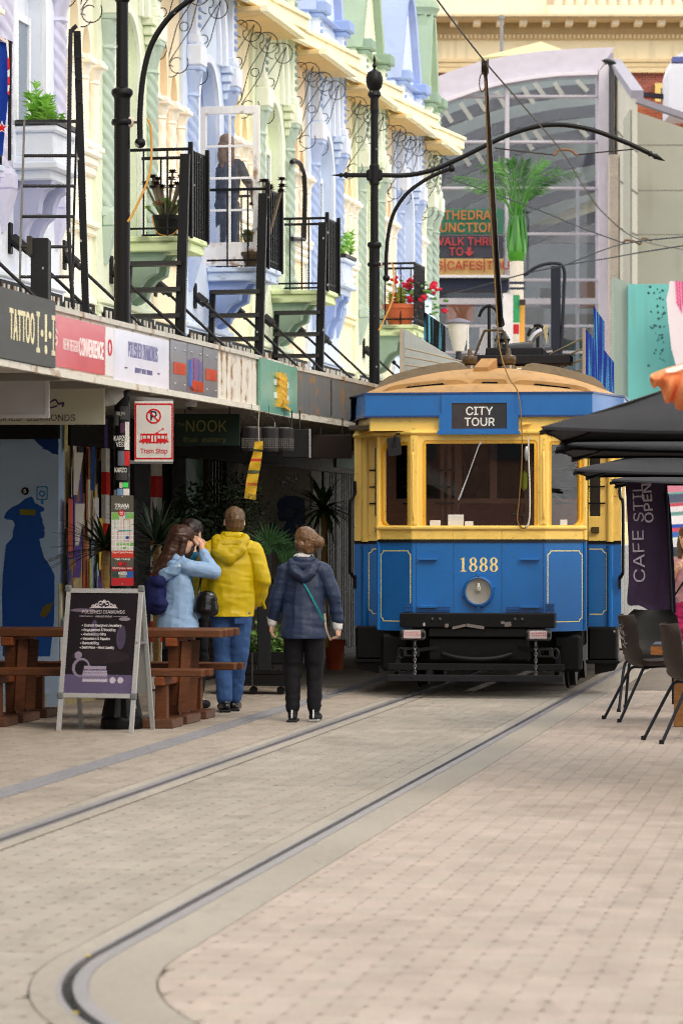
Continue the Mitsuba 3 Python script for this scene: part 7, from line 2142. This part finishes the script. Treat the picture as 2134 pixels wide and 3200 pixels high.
def hand_chains(w, fdir, palm, side, curl=.5, s=1.0):
    """Palm and five fingers from the wrist w; fdir = finger direction, palm = direction the palm faces, side = towards the thumb."""
    f, p, t = (np.asarray(a, float) / np.linalg.norm(a) for a in (fdir, palm, side))
    k0 = w + f * .085 * s
    ch = [[(w, .025 * s), (w + f * .045 * s + t * .012, .027 * s), (k0, .022 * s)], [(w + f * .05 * s - t * .02 * s, .02 * s), (k0 - t * .026 * s, .016 * s)], [(w + f * .05 * s + t * .02 * s, .02 * s), (k0 + t * .026 * s, .017 * s)]]
    for i, (off, L) in enumerate(((.029, .07), (.010, .078), (-.010, .072), (-.028, .056))):
        a = k0 + t * off * s
        c1, c2 = curl * .7, curl * 1.5
        b = a + (f * math.cos(c1) + p * math.sin(c1)) * L * .5 * s
        c = b + (f * math.cos(c2) + p * math.sin(c2)) * L * .55 * s
        ch.append([(a, .0088 * s), (b, .0082 * s), (c, .007 * s)])
    a = w + f * .02 * s + t * .025 * s
    b = a + (t * .8 + f * .7) * .038 * s
    ch.append([(a, .013 * s), (b, .0105 * s), (b + (f * .9 + p * .3) * .036 * s, .0085 * s)])
    return ch


def head_chains(h, look=(0, 1, 0), s=1.0):
    """Skull, jaw, nose and ears round the head's centre h."""
    f = np.asarray(look, float) / np.linalg.norm(look)
    r = np.cross(f, (0, 0, 1.0)); r /= np.linalg.norm(r)
    u = np.cross(r, f)
    P = lambda a, b, c: h + (r * a + f * b + u * c) * s
    ch = [[(P(0, -.02, .03), .088 * s), (P(0, .02, .02), .082 * s)], [(P(0, .02, .02), .08 * s), (P(0, .045, -.07), .05 * s)], [(P(0, .05, -.03), .06 * s), (P(0, .062, -.085), .032 * s)],
          [(P(0, .095, .005), .012 * s), (P(0, .112, -.028), .014 * s)], [(P(-.02, .08, -.06), .014 * s), (P(.02, .08, -.06), .014 * s)], [(P(-.03, .078, .022), .016 * s), (P(.03, .078, .022), .016 * s)]]
    for q in (-1, 1):
        ch.append([(P(q * .083, -.005, .012), .014 * s), (P(q * .088, -.012, -.022), .011 * s)])
    return ch, P


def person(label, M, J, wear, look=(0, 1, 0), build=1.0, headr=1.0, noise=1):
    """J: joints. wear: dict of garment colours."""
    t = Thing('person', label, 'person', M=M)
    H, N = J['head'], J['neck']
    hc, P = head_chains(H, look, headr)
    b = build
    ch = list(hc) + [[(H + v3(0, 0, -.05), .052), (N, .055)], [(N, .055), (J['chest'], (.13 * b, .085 * b, .12))], [(J['chest'], (.13 * b, .085 * b, .12)), (J['pelvis'], (.13 * b, .09 * b, .09))]]
    for q in 'lr':
        ch += [[(J['chest'] + v3(0, 0, .08), .06), (J['sh' + q], .05)], [(J['sh' + q], .048), (J['el' + q], .038), (J['wr' + q], .026)], [(J['pelvis'], .09), (J['hip' + q], .08), (J['kn' + q], .052), (J['an' + q], .035), (J['toe' + q], .028)]]
        hd = J.get('hand' + q)
        if hd is not None:
            ch += hand_chains(J['wr' + q], *hd)
    t.add('body', hullb(ch, .011, 4), 'plain', wear.get('skin', SKIN), True)
    # face
    for q in (-1, 1):
        t.add('eye', mv(trimesh.creation.icosphere(1, .0105), P(q * .031, .089, .012)), 'gloss', (60, 50, 44), True)
        t.add('eyebrow', tube([P(q * .016, .094, .034), P(q * .032, .095, .04), P(q * .05, .084, .033)], .004, 5), 'plain', wear['hair'], True)
    t.add('mouth', tube([P(-.022, .090, -.062), P(0, .097, -.060), P(.022, .090, -.062)], .0045, 5), 'plain', (170, 98, 92), True)
    return t, P


def shoe(an, toe, sole=(30, 30, 30)):
    heel = an + (an - toe) * .28
    d = toe - an
    up = hullb([[(v3(heel[0], heel[1], heel[2]) - v3(0, 0, .02), .036), (an * .55 + toe * .45 + v3(0, 0, .0), .042), (toe, .036)], [(an + v3(0, 0, .02), .045), (an * .6 + toe * .4, .04)]], .02, 4)
    return up


def garment(t, part, chains, col, fin='cloth', refine=.016, noise=.03, nf=8, seed=0, smooth=5, cut=None):
    m = hullb(chains, refine, smooth, noise, nf, seed)
    if cut is not None:
        m = trimesh.intersections.slice_mesh_plane(m, (0, 0, 1), (0, 0, cut), cap=False)
    return t.add(part, m, fin, col, True)


# ---- woman in navy, walking away
YW = 27.4
Mw = frame((at(950, 1690, YW)[0], YW, 0), 4)
J = dict(head=v3(.015, .01, 1.53), neck=v3(0, -.01, 1.385), chest=v3(0, 0, 1.19), pelvis=v3(0, 0, .86), shl=v3(-.165, 0, 1.30), elr=v3(.255, -.01, 1.06), shr=v3(.165, 0, 1.30), ell=v3(-.235, .0, 1.04), wrl=v3(-.275, .06, .85), wrr=v3(.285, .03, .82),
         hipl=v3(-.085, 0, .83), hipr=v3(.085, 0, .83), knl=v3(-.095, .03, .46), knr=v3(.085, .05, .46), anl=v3(-.095, -.02, .085), anr=v3(.085, .02, .085), toel=v3(-.11, .12, .035), toer=v3(.11, .16, .035),
         handl=((-.15, .25, -.95), (.9, .1, 0), (.1, .9, 0), .5, .92), handr=((.05, .25, -.95), (-.9, .2, 0), (.2, .9, 0), .9, .92))
w1, P1 = person('woman in a navy rain jacket and black trousers walking away, hair in a bun', Mw, J, dict(hair=(104, 76, 54)), look=(-.35, .93, -.05))
garment(w1, 'trousers', [[(v3(0, 0, .92), (.15, .12, .08)), (v3(0, -.015, .80), (.165, .145, .10))], [(v3(-.085, -.01, .80), (.105, .125, .09)), (v3(-.095, .02, .47), .078), (v3(-.098, -.01, .12), .058)], [(v3(.085, -.01, .80), (.105, .125, .09)), (v3(.085, .04, .47), .078), (v3(.088, .02, .12), .058)]], (26, 26, 31), noise=.018, seed=3)
jk = [[(v3(0, 0, .72), (.205, .19, .05)), (v3(0, 0, .95), (.19, .15, .1)), (v3(0, 0, 1.18), (.185, .12, .12)), (v3(0, -.01, 1.31), (.15, .08, .06))], [(v3(-.13, 0, 1.30), .075), (v3(.13, 0, 1.30), .075)],
      [(v3(-.165, 0, 1.285), .075), (v3(-.24, 0, 1.04), .062), (v3(-.275, .05, .89), .052)], [(v3(.165, 0, 1.285), .075), (v3(.26, -.01, 1.06), .064), (v3(.285, .025, .88), .055)], [(v3(-.03, -.02, 1.37), .075), (v3(.03, -.02, 1.37), .075)]]
garment(w1, 'jacket', jk, (40, 53, 80), 'shell', .012, .017, 7, 5, cut=.715)
garment(w1, 'hood', [[(v3(-.10, -.06, 1.36), .045), (v3(-.07, -.12, 1.28), .05), (v3(0, -.135, 1.24), .05), (v3(.07, -.12, 1.28), .05), (v3(.10, -.06, 1.36), .045)], [(v3(-.08, -.085, 1.34), .045), (v3(.08, -.085, 1.34), .045)]], (37, 49, 75), 'shell', .012, .018, 9, 6)
w1.add('seam', tube(curve([v3(-.06, -.131, 1.2), v3(-.075, -.152, 1.0), v3(-.07, -.165, .74)], 12), .004, 4), 'cloth', (34, 40, 58), True)
garment(w1, 'collar', [[(v3(-.06, -.02, 1.41), .03), (v3(-.03, -.055, 1.42), .03), (v3(.03, -.055, 1.42), .03), (v3(.06, -.02, 1.41), .03)]], (226, 224, 220), noise=.0, refine=.015)
for sx, a, b in ((-1, v3(-.275, .05, .89), v3(-.277, .06, .845)), (1, v3(.285, .025, .88), v3(.287, .03, .815))):
    garment(w1, 'cuff', [[(a, .047), (b, .043)]], (226, 224, 222), noise=.012, refine=.015, seed=2)
w1.add('bag_strap', thick(np.array([[p + d for d in (v3(-.014, 0, .01), v3(.014, 0, -.01))] for p in curve([v3(-.02, -.118, 1.23), v3(.05, -.14, 1.12), v3(.12, -.145, .99), v3(.165, -.13, .90), v3(.185, -.12, .86)], 20)]), (0, -.004, 0)), 'cloth', (34, 138, 146), True)
w1.add('bag_strap', thick(np.array([[p + d for d in (v3(-.008, 0, 0), v3(.008, 0, 0))] for p in curve([v3(.185, -.11, .93), v3(.20, -.12, .80), v3(.235, -.09, .70)], 12)]), (0, -.004, 0)), 'cloth', (176, 160, 140), True)
hw1 = garment(w1, 'hair', [[(P1(0, -.03, .04), .098), (P1(0, .02, .055), .092)], [(P1(-.05, -.05, -.02), .06), (P1(.05, -.05, -.02), .06)], [(P1(0, -.065, -.06), .05), (P1(0, -.06, -.02), .07)], [(P1(.02, -.06, .03), .08), (P1(.065, -.10, .015), .055), (P1(.085, -.115, .0), .05)]], (112, 82, 56), 'hair', .009, .014, 30, 7, smooth=3)
rr = np.random.default_rng(14)
w1.add('loose_strands', cat([tube(curve([P1(.06, -.1, .02), P1(.06 + rr.normal(0, .03), -.10 + rr.normal(0, .02), .03 + rr.normal(0, .03)), P1(.07 + rr.normal(0, .035), -.11 + rr.normal(0, .02), .01 + rr.normal(0, .035))], 6), .003, 4) for _ in range(40)]), 'hair', (124, 94, 64), True, under=hw1, kind='stuff')
for s_ in 'lr':
    k = w1.add('shoe', shoe(J['an' + s_] - v3(0, 0, .03), J['toe' + s_]), 'plain', (30, 30, 34), True)
    p = J['an' + s_]
    w1.add('heel_stripe', bar(p + v3(0, -.095, -.05), p + v3(0, -.075, .02), .012, .006), 'plain', (214, 214, 214), False, under=k)
    w1.add('sole', mv(box(-.045, .045, -.12, .17, 0, .022, .008), p * (1, 1, 0) + v3(0, 0, .0)), 'plain', (150, 148, 146) if s_ == 'r' else (40, 40, 44), False, under=k)

# ---- man in yellow
YMn = 29.0
Mm = frame((at(722, 1690, YMn)[0], YMn, 0), -3)
J = dict(head=v3(.03, .01, 1.72), neck=v3(.01, -.01, 1.56), chest=v3(0, 0, 1.36), pelvis=v3(0, 0, .98), shl=v3(-.2, 0, 1.48), shr=v3(.2, 0, 1.48), ell=v3(-.265, -.02, 1.20), elr=v3(.28, -.03, 1.19), wrl=v3(-.25, .12, 1.02), wrr=v3(.245, .12, 1.0),
         hipl=v3(-.095, 0, .93), hipr=v3(.095, 0, .93), knl=v3(-.07, .06, .52), knr=v3(.075, .02, .52), anl=v3(-.055, -.06, .10), anr=v3(.03, .16, .10), toel=v3(-.09, .10, .04), toer=v3(.07, .32, .04),
         handl=((.1, .6, -.7), (.8, .2, 0), (0, .7, .7), .7), handr=((-.3, .7, -.5), (-.8, .2, 0), (0, .7, .7), .7))
m1, P2 = person('man in a bright yellow rain jacket and blue jeans walking away', Mm, J, dict(hair=(90, 68, 48)), look=(-.12, 1, 0))
garment(m1, 'jeans', [[(v3(0, 0, 1.02), (.165, .125, .08)), (v3(0, -.02, .92), (.17, .14, .10))], [(v3(-.085, -.01, .90), (.11, .125, .1)), (v3(-.07, .05, .52), .088), (v3(-.058, -.04, .13), .074)], [(v3(.085, -.01, .90), (.11, .125, .1)), (v3(.07, .02, .52), .09), (v3(.03, .15, .14), .075)]], (58, 88, 138), noise=.018, nf=10, seed=9, refine=.013)
jk = [[(v3(0, 0, .86), (.205, .18, .05)), (v3(0, 0, 1.08), (.215, .165, .1)), (v3(0, -.005, 1.34), (.22, .14, .12)), (v3(0, -.01, 1.48), (.185, .1, .06))], [(v3(-.16, 0, 1.475), .088), (v3(.16, 0, 1.475), .088)],
      [(v3(-.2, 0, 1.455), .092), (v3(-.275, -.02, 1.19), .08), (v3(-.255, .10, 1.05), .062)], [(v3(.2, 0, 1.455), .092), (v3(.29, -.03, 1.19), .082), (v3(.25, .10, 1.01), .064)], [(v3(-.04, -.01, 1.55), .085), (v3(.04, -.01, 1.55), .085)]]
garment(m1, 'jacket', jk, (204, 176, 8), 'shell', .012, .024, 6, 11, cut=.865)
garment(m1, 'hood', [[(v3(-.12, -.04, 1.56), .055), (v3(-.12, -.12, 1.46), .06), (v3(-.02, -.155, 1.40), .06), (v3(.08, -.13, 1.47), .055), (v3(.11, -.05, 1.56), .05)], [(v3(-.1, -.09, 1.53), .05), (v3(.09, -.09, 1.53), .05)], [(v3(-.08, -.1, 1.47), .055), (v3(.04, -.1, 1.48), .05)]], (196, 168, 10), 'shell', .012, .03, 9, 12)
garment(m1, 'collar', [[(v3(-.07, .0, 1.60), .035), (v3(-.04, -.06, 1.60), .035), (v3(.06, -.06, 1.60), .035), (v3(.09, 0, 1.60), .035)]], (210, 182, 14), 'shell', .014, .01)
m1.add('cuff_tab', bar(v3(.285, .05, 1.0), v3(.31, .07, .93), .03, .012), 'cloth', (196, 168, 12), False)
garment(m1, 'hair', [[(P2(0, -.035, .045), .096), (P2(0, .03, .06), .086)], [(P2(0, -.05, -.02), .076), (P2(0, -.045, .02), .09)], [(P2(-.045, -.04, -.045), .04), (P2(.045, -.04, -.045), .04)]], (104, 80, 56), 'hair', .008, .008, 40, 13, smooth=3)
for s_ in 'lr':
    k = m1.add('shoe', shoe(J['an' + s_] - v3(0, 0, .035), J['toe' + s_]), 'gloss', (30, 30, 32), True)
    m1.add('sole', mv(box(-.05, .05, -.12, .18, 0, .025, .008), J['an' + s_] * (1, 1, 0)), 'plain', (34, 34, 36), False, under=k)
m1.add('back_pocket', cat(box(.03, .15, -.158, -.15, .80, .86, .003)), 'cloth', (56, 86, 138), False)

# ---- girl in light blue, facing right and away, hand raised to her brow
YGl = 28.85
Mg = frame((at(556, 1690, YGl)[0], YGl, 0), 62)
J = dict(head=v3(0, .03, 1.555), neck=v3(0, -.01, 1.41), chest=v3(0, -.01, 1.21), pelvis=v3(0, 0, .87), shl=v3(-.16, 0, 1.32), shr=v3(.16, .02, 1.32), ell=v3(-.22, -.04, 1.06), elr=v3(.20, .27, 1.28), wrl=v3(-.18, .12, .92), wrr=v3(.10, .19, 1.485),
         hipl=v3(-.085, 0, .84), hipr=v3(.085, 0, .84), knl=v3(-.08, .12, .46), knr=v3(.09, .0, .46), anl=v3(-.08, .03, .10), anr=v3(.10, -.16, .14), toel=v3(-.08, .19, .035), toer=v3(.10, -.03, .04),
         handl=((0, .5, -.8), (.8, 0, 0), (0, .8, .5), .6, .9), handr=((-.45, -.2, .75), (-.7, -.7, 0), (.2, .9, .2), .8, .95))
g1, P3 = person('young woman in a light blue rain jacket shading her eyes, long brown hair', Mg, J, dict(hair=(72, 44, 32)), look=(.12, 1, -.12))
garment(g1, 'leggings', [[(v3(0, 0, .92), (.14, .115, .08)), (v3(0, 0, .82), (.15, .13, .10))], [(v3(-.08, 0, .82), .1), (v3(-.08, .11, .47), .065), (v3(-.08, .04, .20), .048)], [(v3(.085, 0, .82), .1), (v3(.09, 0, .47), .065), (v3(.10, -.11, .24), .048)]], (26, 26, 30), noise=.02, seed=23)
jk = [[(v3(0, 0, .76), (.195, .195, .05)), (v3(0, 0, 1.0), (.17, .15, .1)), (v3(0, -.01, 1.2), (.17, .12, .12)), (v3(0, -.01, 1.33), (.14, .08, .06))], [(v3(-.13, 0, 1.32), .07), (v3(.13, .01, 1.32), .075)],
      [(v3(-.16, 0, 1.30), .07), (v3(-.225, -.04, 1.06), .06), (v3(-.185, .10, .94), .05)], [(v3(.15, .02, 1.31), .078), (v3(.205, .26, 1.27), .068), (v3(.115, .20, 1.43), .052)], [(v3(-.03, -.02, 1.39), .07), (v3(.03, -.02, 1.39), .07)]]
garment(g1, 'jacket', jk, (150, 184, 226), 'shell', .012, .02, 8, 25, cut=.765)
garment(g1, 'hood', [[(v3(-.09, -.05, 1.38), .045), (v3(-.05, -.13, 1.28), .055), (v3(.05, -.15, 1.24), .055), (v3(.12, -.07, 1.30), .05), (v3(.11, .0, 1.38), .04)], [(v3(-.06, -.09, 1.34), .05), (v3(.08, -.08, 1.33), .05)]], (144, 178, 220), 'shell', .011, .025, 9, 26)
g1.add('emblem', plate(Point(0, 0).buffer(.012), (.196, -.075, 1.33), (.35, .93, 0), (0, 0, 1), .004), 'plain', (226, 232, 238), False)
hr1 = garment(g1, 'hair', [[(P3(0, -.03, .045), .1), (P3(0, .03, .055), .092)], [(P3(0, -.05, .0), .09), (P3(.01, -.085, -.12), .075), (P3(.0, -.15, -.27), .062), (P3(-.01, -.19, -.38), .04), (P3(-.01, -.2, -.45), .015)], [(P3(.06, .0, -.01), .05), (P3(.06, -.02, -.14), .04), (P3(.05, .0, -.2), .02)]], (70, 46, 36), 'hair', .010, .016, 17, 27, smooth=3)
g1.add('loose_strands', cat([tube(curve([P3(rr.normal(0, .05), -.07, .0), P3(rr.normal(0, .05), -.13 + rr.normal(0, .025), -.2), P3(rr.normal(0, .05), -.18 + rr.normal(0, .035), -.38 + rr.normal(0, .06))], 8), .004, 4) for _ in range(60)]), 'hair', (82, 54, 40), True, under=hr1, kind='stuff')
g1.add('wrist_band', tube([v3(.108, .197, 1.462) + .034 * v3(math.cos(a), math.sin(a), .3 * math.sin(a)) for a in np.linspace(0, 2 * PI, 14)], .006, 5, False), 'plain', (30, 28, 30), True)
g1.add('backpack', hullb([[(v3(-.08, -.22, .98), .08), (v3(.08, -.22, .98), .08)], [(v3(-.08, -.22, 1.16), .07), (v3(.06, -.22, 1.18), .07)], [(v3(0, -.22, .98), .1), (v3(0, -.21, 1.16), .09)]], .02, 5, .03, 8, 4), 'cloth', (30, 36, 84), True)
for s_, cs in (('l', (36, 40, 42)), ('r', (40, 40, 44))):
    k = g1.add('shoe', shoe(J['an' + s_] - v3(0, 0, .035), J['toe' + s_]), 'plain', cs, True)
    g1.add('sole', mv(box(-.04, .04, -.09, .16, 0, .022, .008), J['an' + s_] * (1, 1, 0) + v3(0, 0, .0 if s_ == 'l' else .02)), 'plain', (40, 150, 124) if s_ == 'l' else (206, 206, 204), False, under=k)
# ---- dark haired woman beyond her
YDk = 29.6
Md = frame((at(596, 1690, YDk)[0], YDk, 0), 30)
J = dict(head=v3(0, .02, 1.615), neck=v3(0, -.01, 1.46), chest=v3(0, 0, 1.26), pelvis=v3(0, 0, .9), shl=v3(-.16, 0, 1.36), shr=v3(.16, 0, 1.36), ell=v3(-.21, .0, 1.08), elr=v3(.21, .02, 1.08), wrl=v3(-.2, .12, .9), wrr=v3(.19, .14, .92),
         hipl=v3(-.085, 0, .86), hipr=v3(.085, 0, .86), knl=v3(-.09, .05, .47), knr=v3(.09, .03, .47), anl=v3(-.09, .0, .09), anr=v3(.09, -.03, .09), toel=v3(-.1, .15, .035), toer=v3(.1, .12, .035), handl=((0, .4, -.9), (.9, 0, 0), (0, .9, .3), .6, .9), handr=((0, .4, -.9), (-.9, 0, 0), (0, .9, .3), .6, .9))
d1_, P4 = person('dark haired woman mostly hidden behind the girl in light blue, black bag at her hip', Md, J, dict(hair=(44, 34, 32)))
garment(d1_, 'jacket', [[(v3(0, 0, .84), (.18, .15, .05)), (v3(0, 0, 1.22), (.18, .125, .12)), (v3(0, -.01, 1.37), (.14, .08, .06))], [(v3(-.13, 0, 1.36), .075), (v3(.13, 0, 1.36), .075)], [(v3(-.16, 0, 1.34), .07), (v3(-.215, 0, 1.08), .06), (v3(-.2, .1, .93), .05)], [(v3(.16, 0, 1.34), .07), (v3(.215, .02, 1.08), .06), (v3(.19, .12, .95), .05)]], (30, 96, 124), 'shell', .016, .04, 7, 41)
garment(d1_, 'trousers', [[(v3(0, 0, .9), (.15, .12, .1)), (v3(0, 0, .82), (.16, .13, .1))], [(v3(-.085, 0, .82), .1), (v3(-.09, .04, .47), .075), (v3(-.09, 0, .12), .055)], [(v3(.085, 0, .82), .1), (v3(.09, .03, .47), .075), (v3(.09, -.02, .12), .055)]], (28, 28, 32), seed=42)
garment(d1_, 'hair', [[(P4(0, -.03, .045), .1), (P4(0, .03, .05), .09)], [(P4(0, -.05, .0), .09), (P4(0, -.09, -.15), .07), (P4(0, -.1, -.28), .04)]], (48, 38, 36), 'hair', .012, .014, 24, 43, smooth=3)
for s_ in 'lr':
    d1_.add('shoe', shoe(J['an' + s_] - v3(0, 0, .03), J['toe' + s_]), 'plain', (30, 30, 32), True)
hb = Thing('handbag', 'black leather shoulder bag between the light blue and the yellow jackets', 'bag')
c = at(645, 1885, 28.75)
hb.add('bag', hullb([[(c + v3(0, 0, .06), (.09, .045, .05)), (c + v3(.0, 0, -.06), (.12, .06, .07))]], .015, 3, .012, 9, 3), 'gloss', (26, 26, 28), True)
hb.add('strap', tube(curve([c + v3(-.07, .05, .08), c + v3(-.04, .2, .35), c + v3(.0, .4, .55)], 14), .01, 5), 'gloss', (28, 28, 30), True)

# ---- woman at the balcony door, seen from behind
tw, ow_ = 10.05, .12
pw = W(tw, ow_, 5.06)
Mb = frame(pw, 2)
J = dict(head=v3(0, .01, 1.60), neck=v3(0, 0, 1.45), chest=v3(0, 0, 1.25), pelvis=v3(0, 0, .9), shl=v3(-.17, 0, 1.36), shr=v3(.17, 0, 1.36), ell=v3(-.24, .02, 1.10), elr=v3(.27, -.02, 1.12), wrl=v3(-.2, .16, 1.0), wrr=v3(.38, -.05, .95),
         hipl=v3(-.085, 0, .86), hipr=v3(.085, 0, .86), knl=v3(-.09, .02, .47), knr=v3(.09, .02, .47), anl=v3(-.09, 0, .09), anr=v3(.09, 0, .09), toel=v3(-.1, .13, .035), toer=v3(.1, .13, .035), handl=((.3, .7, -.3), (.5, 0, -.8), (0, .5, .8), .6, .9), handr=((.35, 0, -.9), (-.9, 0, -.3), (0, .9, .2), .7, .95))
b1, P5 = person('woman with wavy brown hair in a black top seen from behind through the white door', Mb, J, dict(hair=(112, 84, 62)))
garment(b1, 'top', [[(v3(0, 0, .90), (.17, .13, .05)), (v3(0, 0, 1.22), (.18, .125, .12)), (v3(0, -.01, 1.37), (.15, .08, .06))], [(v3(-.14, 0, 1.36), .07), (v3(.14, 0, 1.36), .07)], [(v3(-.17, 0, 1.34), .068), (v3(-.24, .02, 1.10), .056), (v3(-.205, .15, 1.01), .045)], [(v3(.17, 0, 1.34), .068), (v3(.275, -.02, 1.12), .056), (v3(.365, -.045, .98), .045)]], (56, 60, 72), 'cloth', .014, .02, 7, 51)
garment(b1, 'trousers', [[(v3(0, 0, .95), (.155, .12, .08)), (v3(0, 0, .82), (.165, .14, .1))], [(v3(-.085, 0, .82), (.1, .12, .1)), (v3(-.09, .02, .47), .08), (v3(-.09, 0, .12), .066)], [(v3(.085, 0, .82), (.1, .12, .1)), (v3(.09, .02, .47), .08), (v3(.09, 0, .12), .066)]], (56, 62, 78), seed=52)
hb1 = garment(b1, 'hair', [[(P5(0, -.03, .045), .10), (P5(0, .03, .05), .09)], [(P5(-.03, -.06, -.02), .08), (P5(-.045, -.085, -.16), .065), (P5(-.05, -.09, -.28), .03)], [(P5(.03, -.06, -.02), .08), (P5(.045, -.085, -.16), .065), (P5(.05, -.09, -.30), .03)]], (124, 94, 66), 'hair', .010, .018, 16, 53, smooth=3)
for s_ in 'lr':
    b1.add('shoe', shoe(J['an' + s_] - v3(0, 0, .03), J['toe' + s_]), 'plain', (30, 30, 32), True)

# ---- woman in pink at the right edge
YPk = 33.2
Mp = frame((at(2150, 1690, YPk)[0], YPk, 0), 205)
J = dict(head=v3(0, .02, 1.57), neck=v3(0, 0, 1.42), chest=v3(0, 0, 1.22), pelvis=v3(0, 0, .88), shl=v3(-.16, 0, 1.33), shr=v3(.16, 0, 1.33), ell=v3(-.21, .03, 1.07), elr=v3(.20, .02, 1.06), wrl=v3(-.12, .2, 1.12), wrr=v3(.08, .17, 1.24),
         hipl=v3(-.085, 0, .85), hipr=v3(.085, 0, .85), knl=v3(-.09, .03, .47), knr=v3(.09, .03, .47), anl=v3(-.09, 0, .09), anr=v3(.09, 0, .09), toel=v3(-.1, .13, .035), toer=v3(.1, .13, .035), handl=((.6, .3, .5), (0, -.9, .2), (0, .3, .9), .8, .9), handr=((-.6, .1, .6), (0, -.9, .2), (.2, .5, .7), .8, .9))
k1, P6 = person('woman in a dusty pink top and magenta skirt, half cut off at the right edge', Mp, J, dict(hair=(92, 70, 52)))
garment(k1, 'top', [[(v3(0, 0, .90), (.16, .13, .04)), (v3(0, 0, 1.2), (.175, .125, .12)), (v3(0, -.01, 1.34), (.15, .08, .05))], [(v3(-.15, 0, 1.325), .065), (v3(.15, 0, 1.325), .065)], [(v3(-.16, 0, 1.31), .068), (v3(-.195, .02, 1.17), .058)], [(v3(.16, 0, 1.31), .068), (v3(.19, .01, 1.17), .058)]], (196, 150, 156), 'cloth', .014, .035, 8, 61)
garment(k1, 'skirt', [[(v3(0, 0, .93), (.15, .12, .04)), (v3(0, 0, .84), (.18, .15, .06)), (v3(0, 0, .5), (.22, .18, .05))]], (170, 40, 92), 'cloth', .016, .06, 9, 62)
garment(k1, 'hair', [[(P6(0, -.03, .045), .102), (P6(0, .02, .055), .09)], [(P6(.05, -.03, .0), .07), (P6(.07, -.02, -.15), .05), (P6(.08, .0, -.26), .03)], [(P6(-.05, -.03, .0), .07), (P6(-.07, -.02, -.15), .05), (P6(-.08, .0, -.26), .03)]], (100, 76, 56), 'hair', .011, .018, 18, 63, smooth=3)
k1.add('bag_strap', thick(np.array([[p + d for d in (v3(-.018, 0, .01), v3(.018, 0, -.01))] for p in curve([v3(-.12, .12, 1.33), v3(0, .155, 1.12), v3(.14, .15, .92)], 14)]), (0, .006, 0)), 'cloth', (24, 24, 28), True)
k1.add('shoulder_bag', hullb([[(v3(.17, .08, .88), .06), (v3(.2, -.04, .88), .06)], [(v3(.18, .08, .74), .07), (v3(.21, -.04, .74), .07)]], .02, 4), 'cloth', (24, 24, 28), True)
for s_ in 'lr':
    k1.add('shoe', shoe(J['an' + s_] - v3(0, 0, .03), J['toe' + s_]), 'plain', (60, 50, 48), True)
# ================================================================ the street behind the camera (seen only as reflections)
bk = Thing('terrace_row', 'row of pale terrace shops continuing behind the camera on the left', 'building', M=WM)
for k in range(9):
    t0 = -66 + 7 * k
    bk.add('wall', box(t0, t0 + 6.9, -.1, 6, 0, 9.2), 'stucco', [(196, 206, 220), (206, 214, 190), (222, 208, 176)][k % 3], False)
    for j in range(2):
        bk.add('window', box(t0 + 1 + 3 * j, t0 + 2.6 + 3 * j, -.14, -.1, 5, 7.4), 'gloss', (60, 66, 72), False)
    bk.add('shop_window', box(t0 + .5, t0 + 6.4, -.14, -.1, .4, 2.7), 'gloss', (40, 42, 46), False)
bk.add('canopy', box(-66, -14.2, -2.9, -.1, 2.85, 3.25), 'plain', (150, 146, 138), False)
bb_ = Thing('corner_building', 'plain brick building closing the street behind the camera', 'building')
bb_.add('wall', box(-24, 16, -62, -56, 0, 10), 'brickwork', (150, 104, 84), False)
for k in range(8):
    bb_.add('window', box(-22 + 4.6 * k, -19.5 + 4.6 * k, -55.99, -55.9, 4.6, 7.2), 'gloss', (60, 66, 72), False)

rt_ = Thing('terrace_row', 'row of pale terrace shops on the right side of the street, out of the picture', 'building', M=frame((9.0, 0, 0), 11.3))
for k in range(9):
    t0 = -40 + 7 * k
    rt_.add('wall', box(0, 6, t0, t0 + 6.9, 0, 8.5), 'stucco', [(196, 206, 220), (222, 208, 176), (206, 214, 190)][k % 3], False)
    for j in range(2):
        rt_.add('window', box(-.04, 0, t0 + 1 + 3 * j, t0 + 2.6 + 3 * j, 5, 7.2), 'gloss', (60, 66, 72), False)
    rt_.add('shop_window', box(-.04, 0, t0 + .5, t0 + 6.4, .4, 2.7), 'gloss', (40, 42, 46), False)
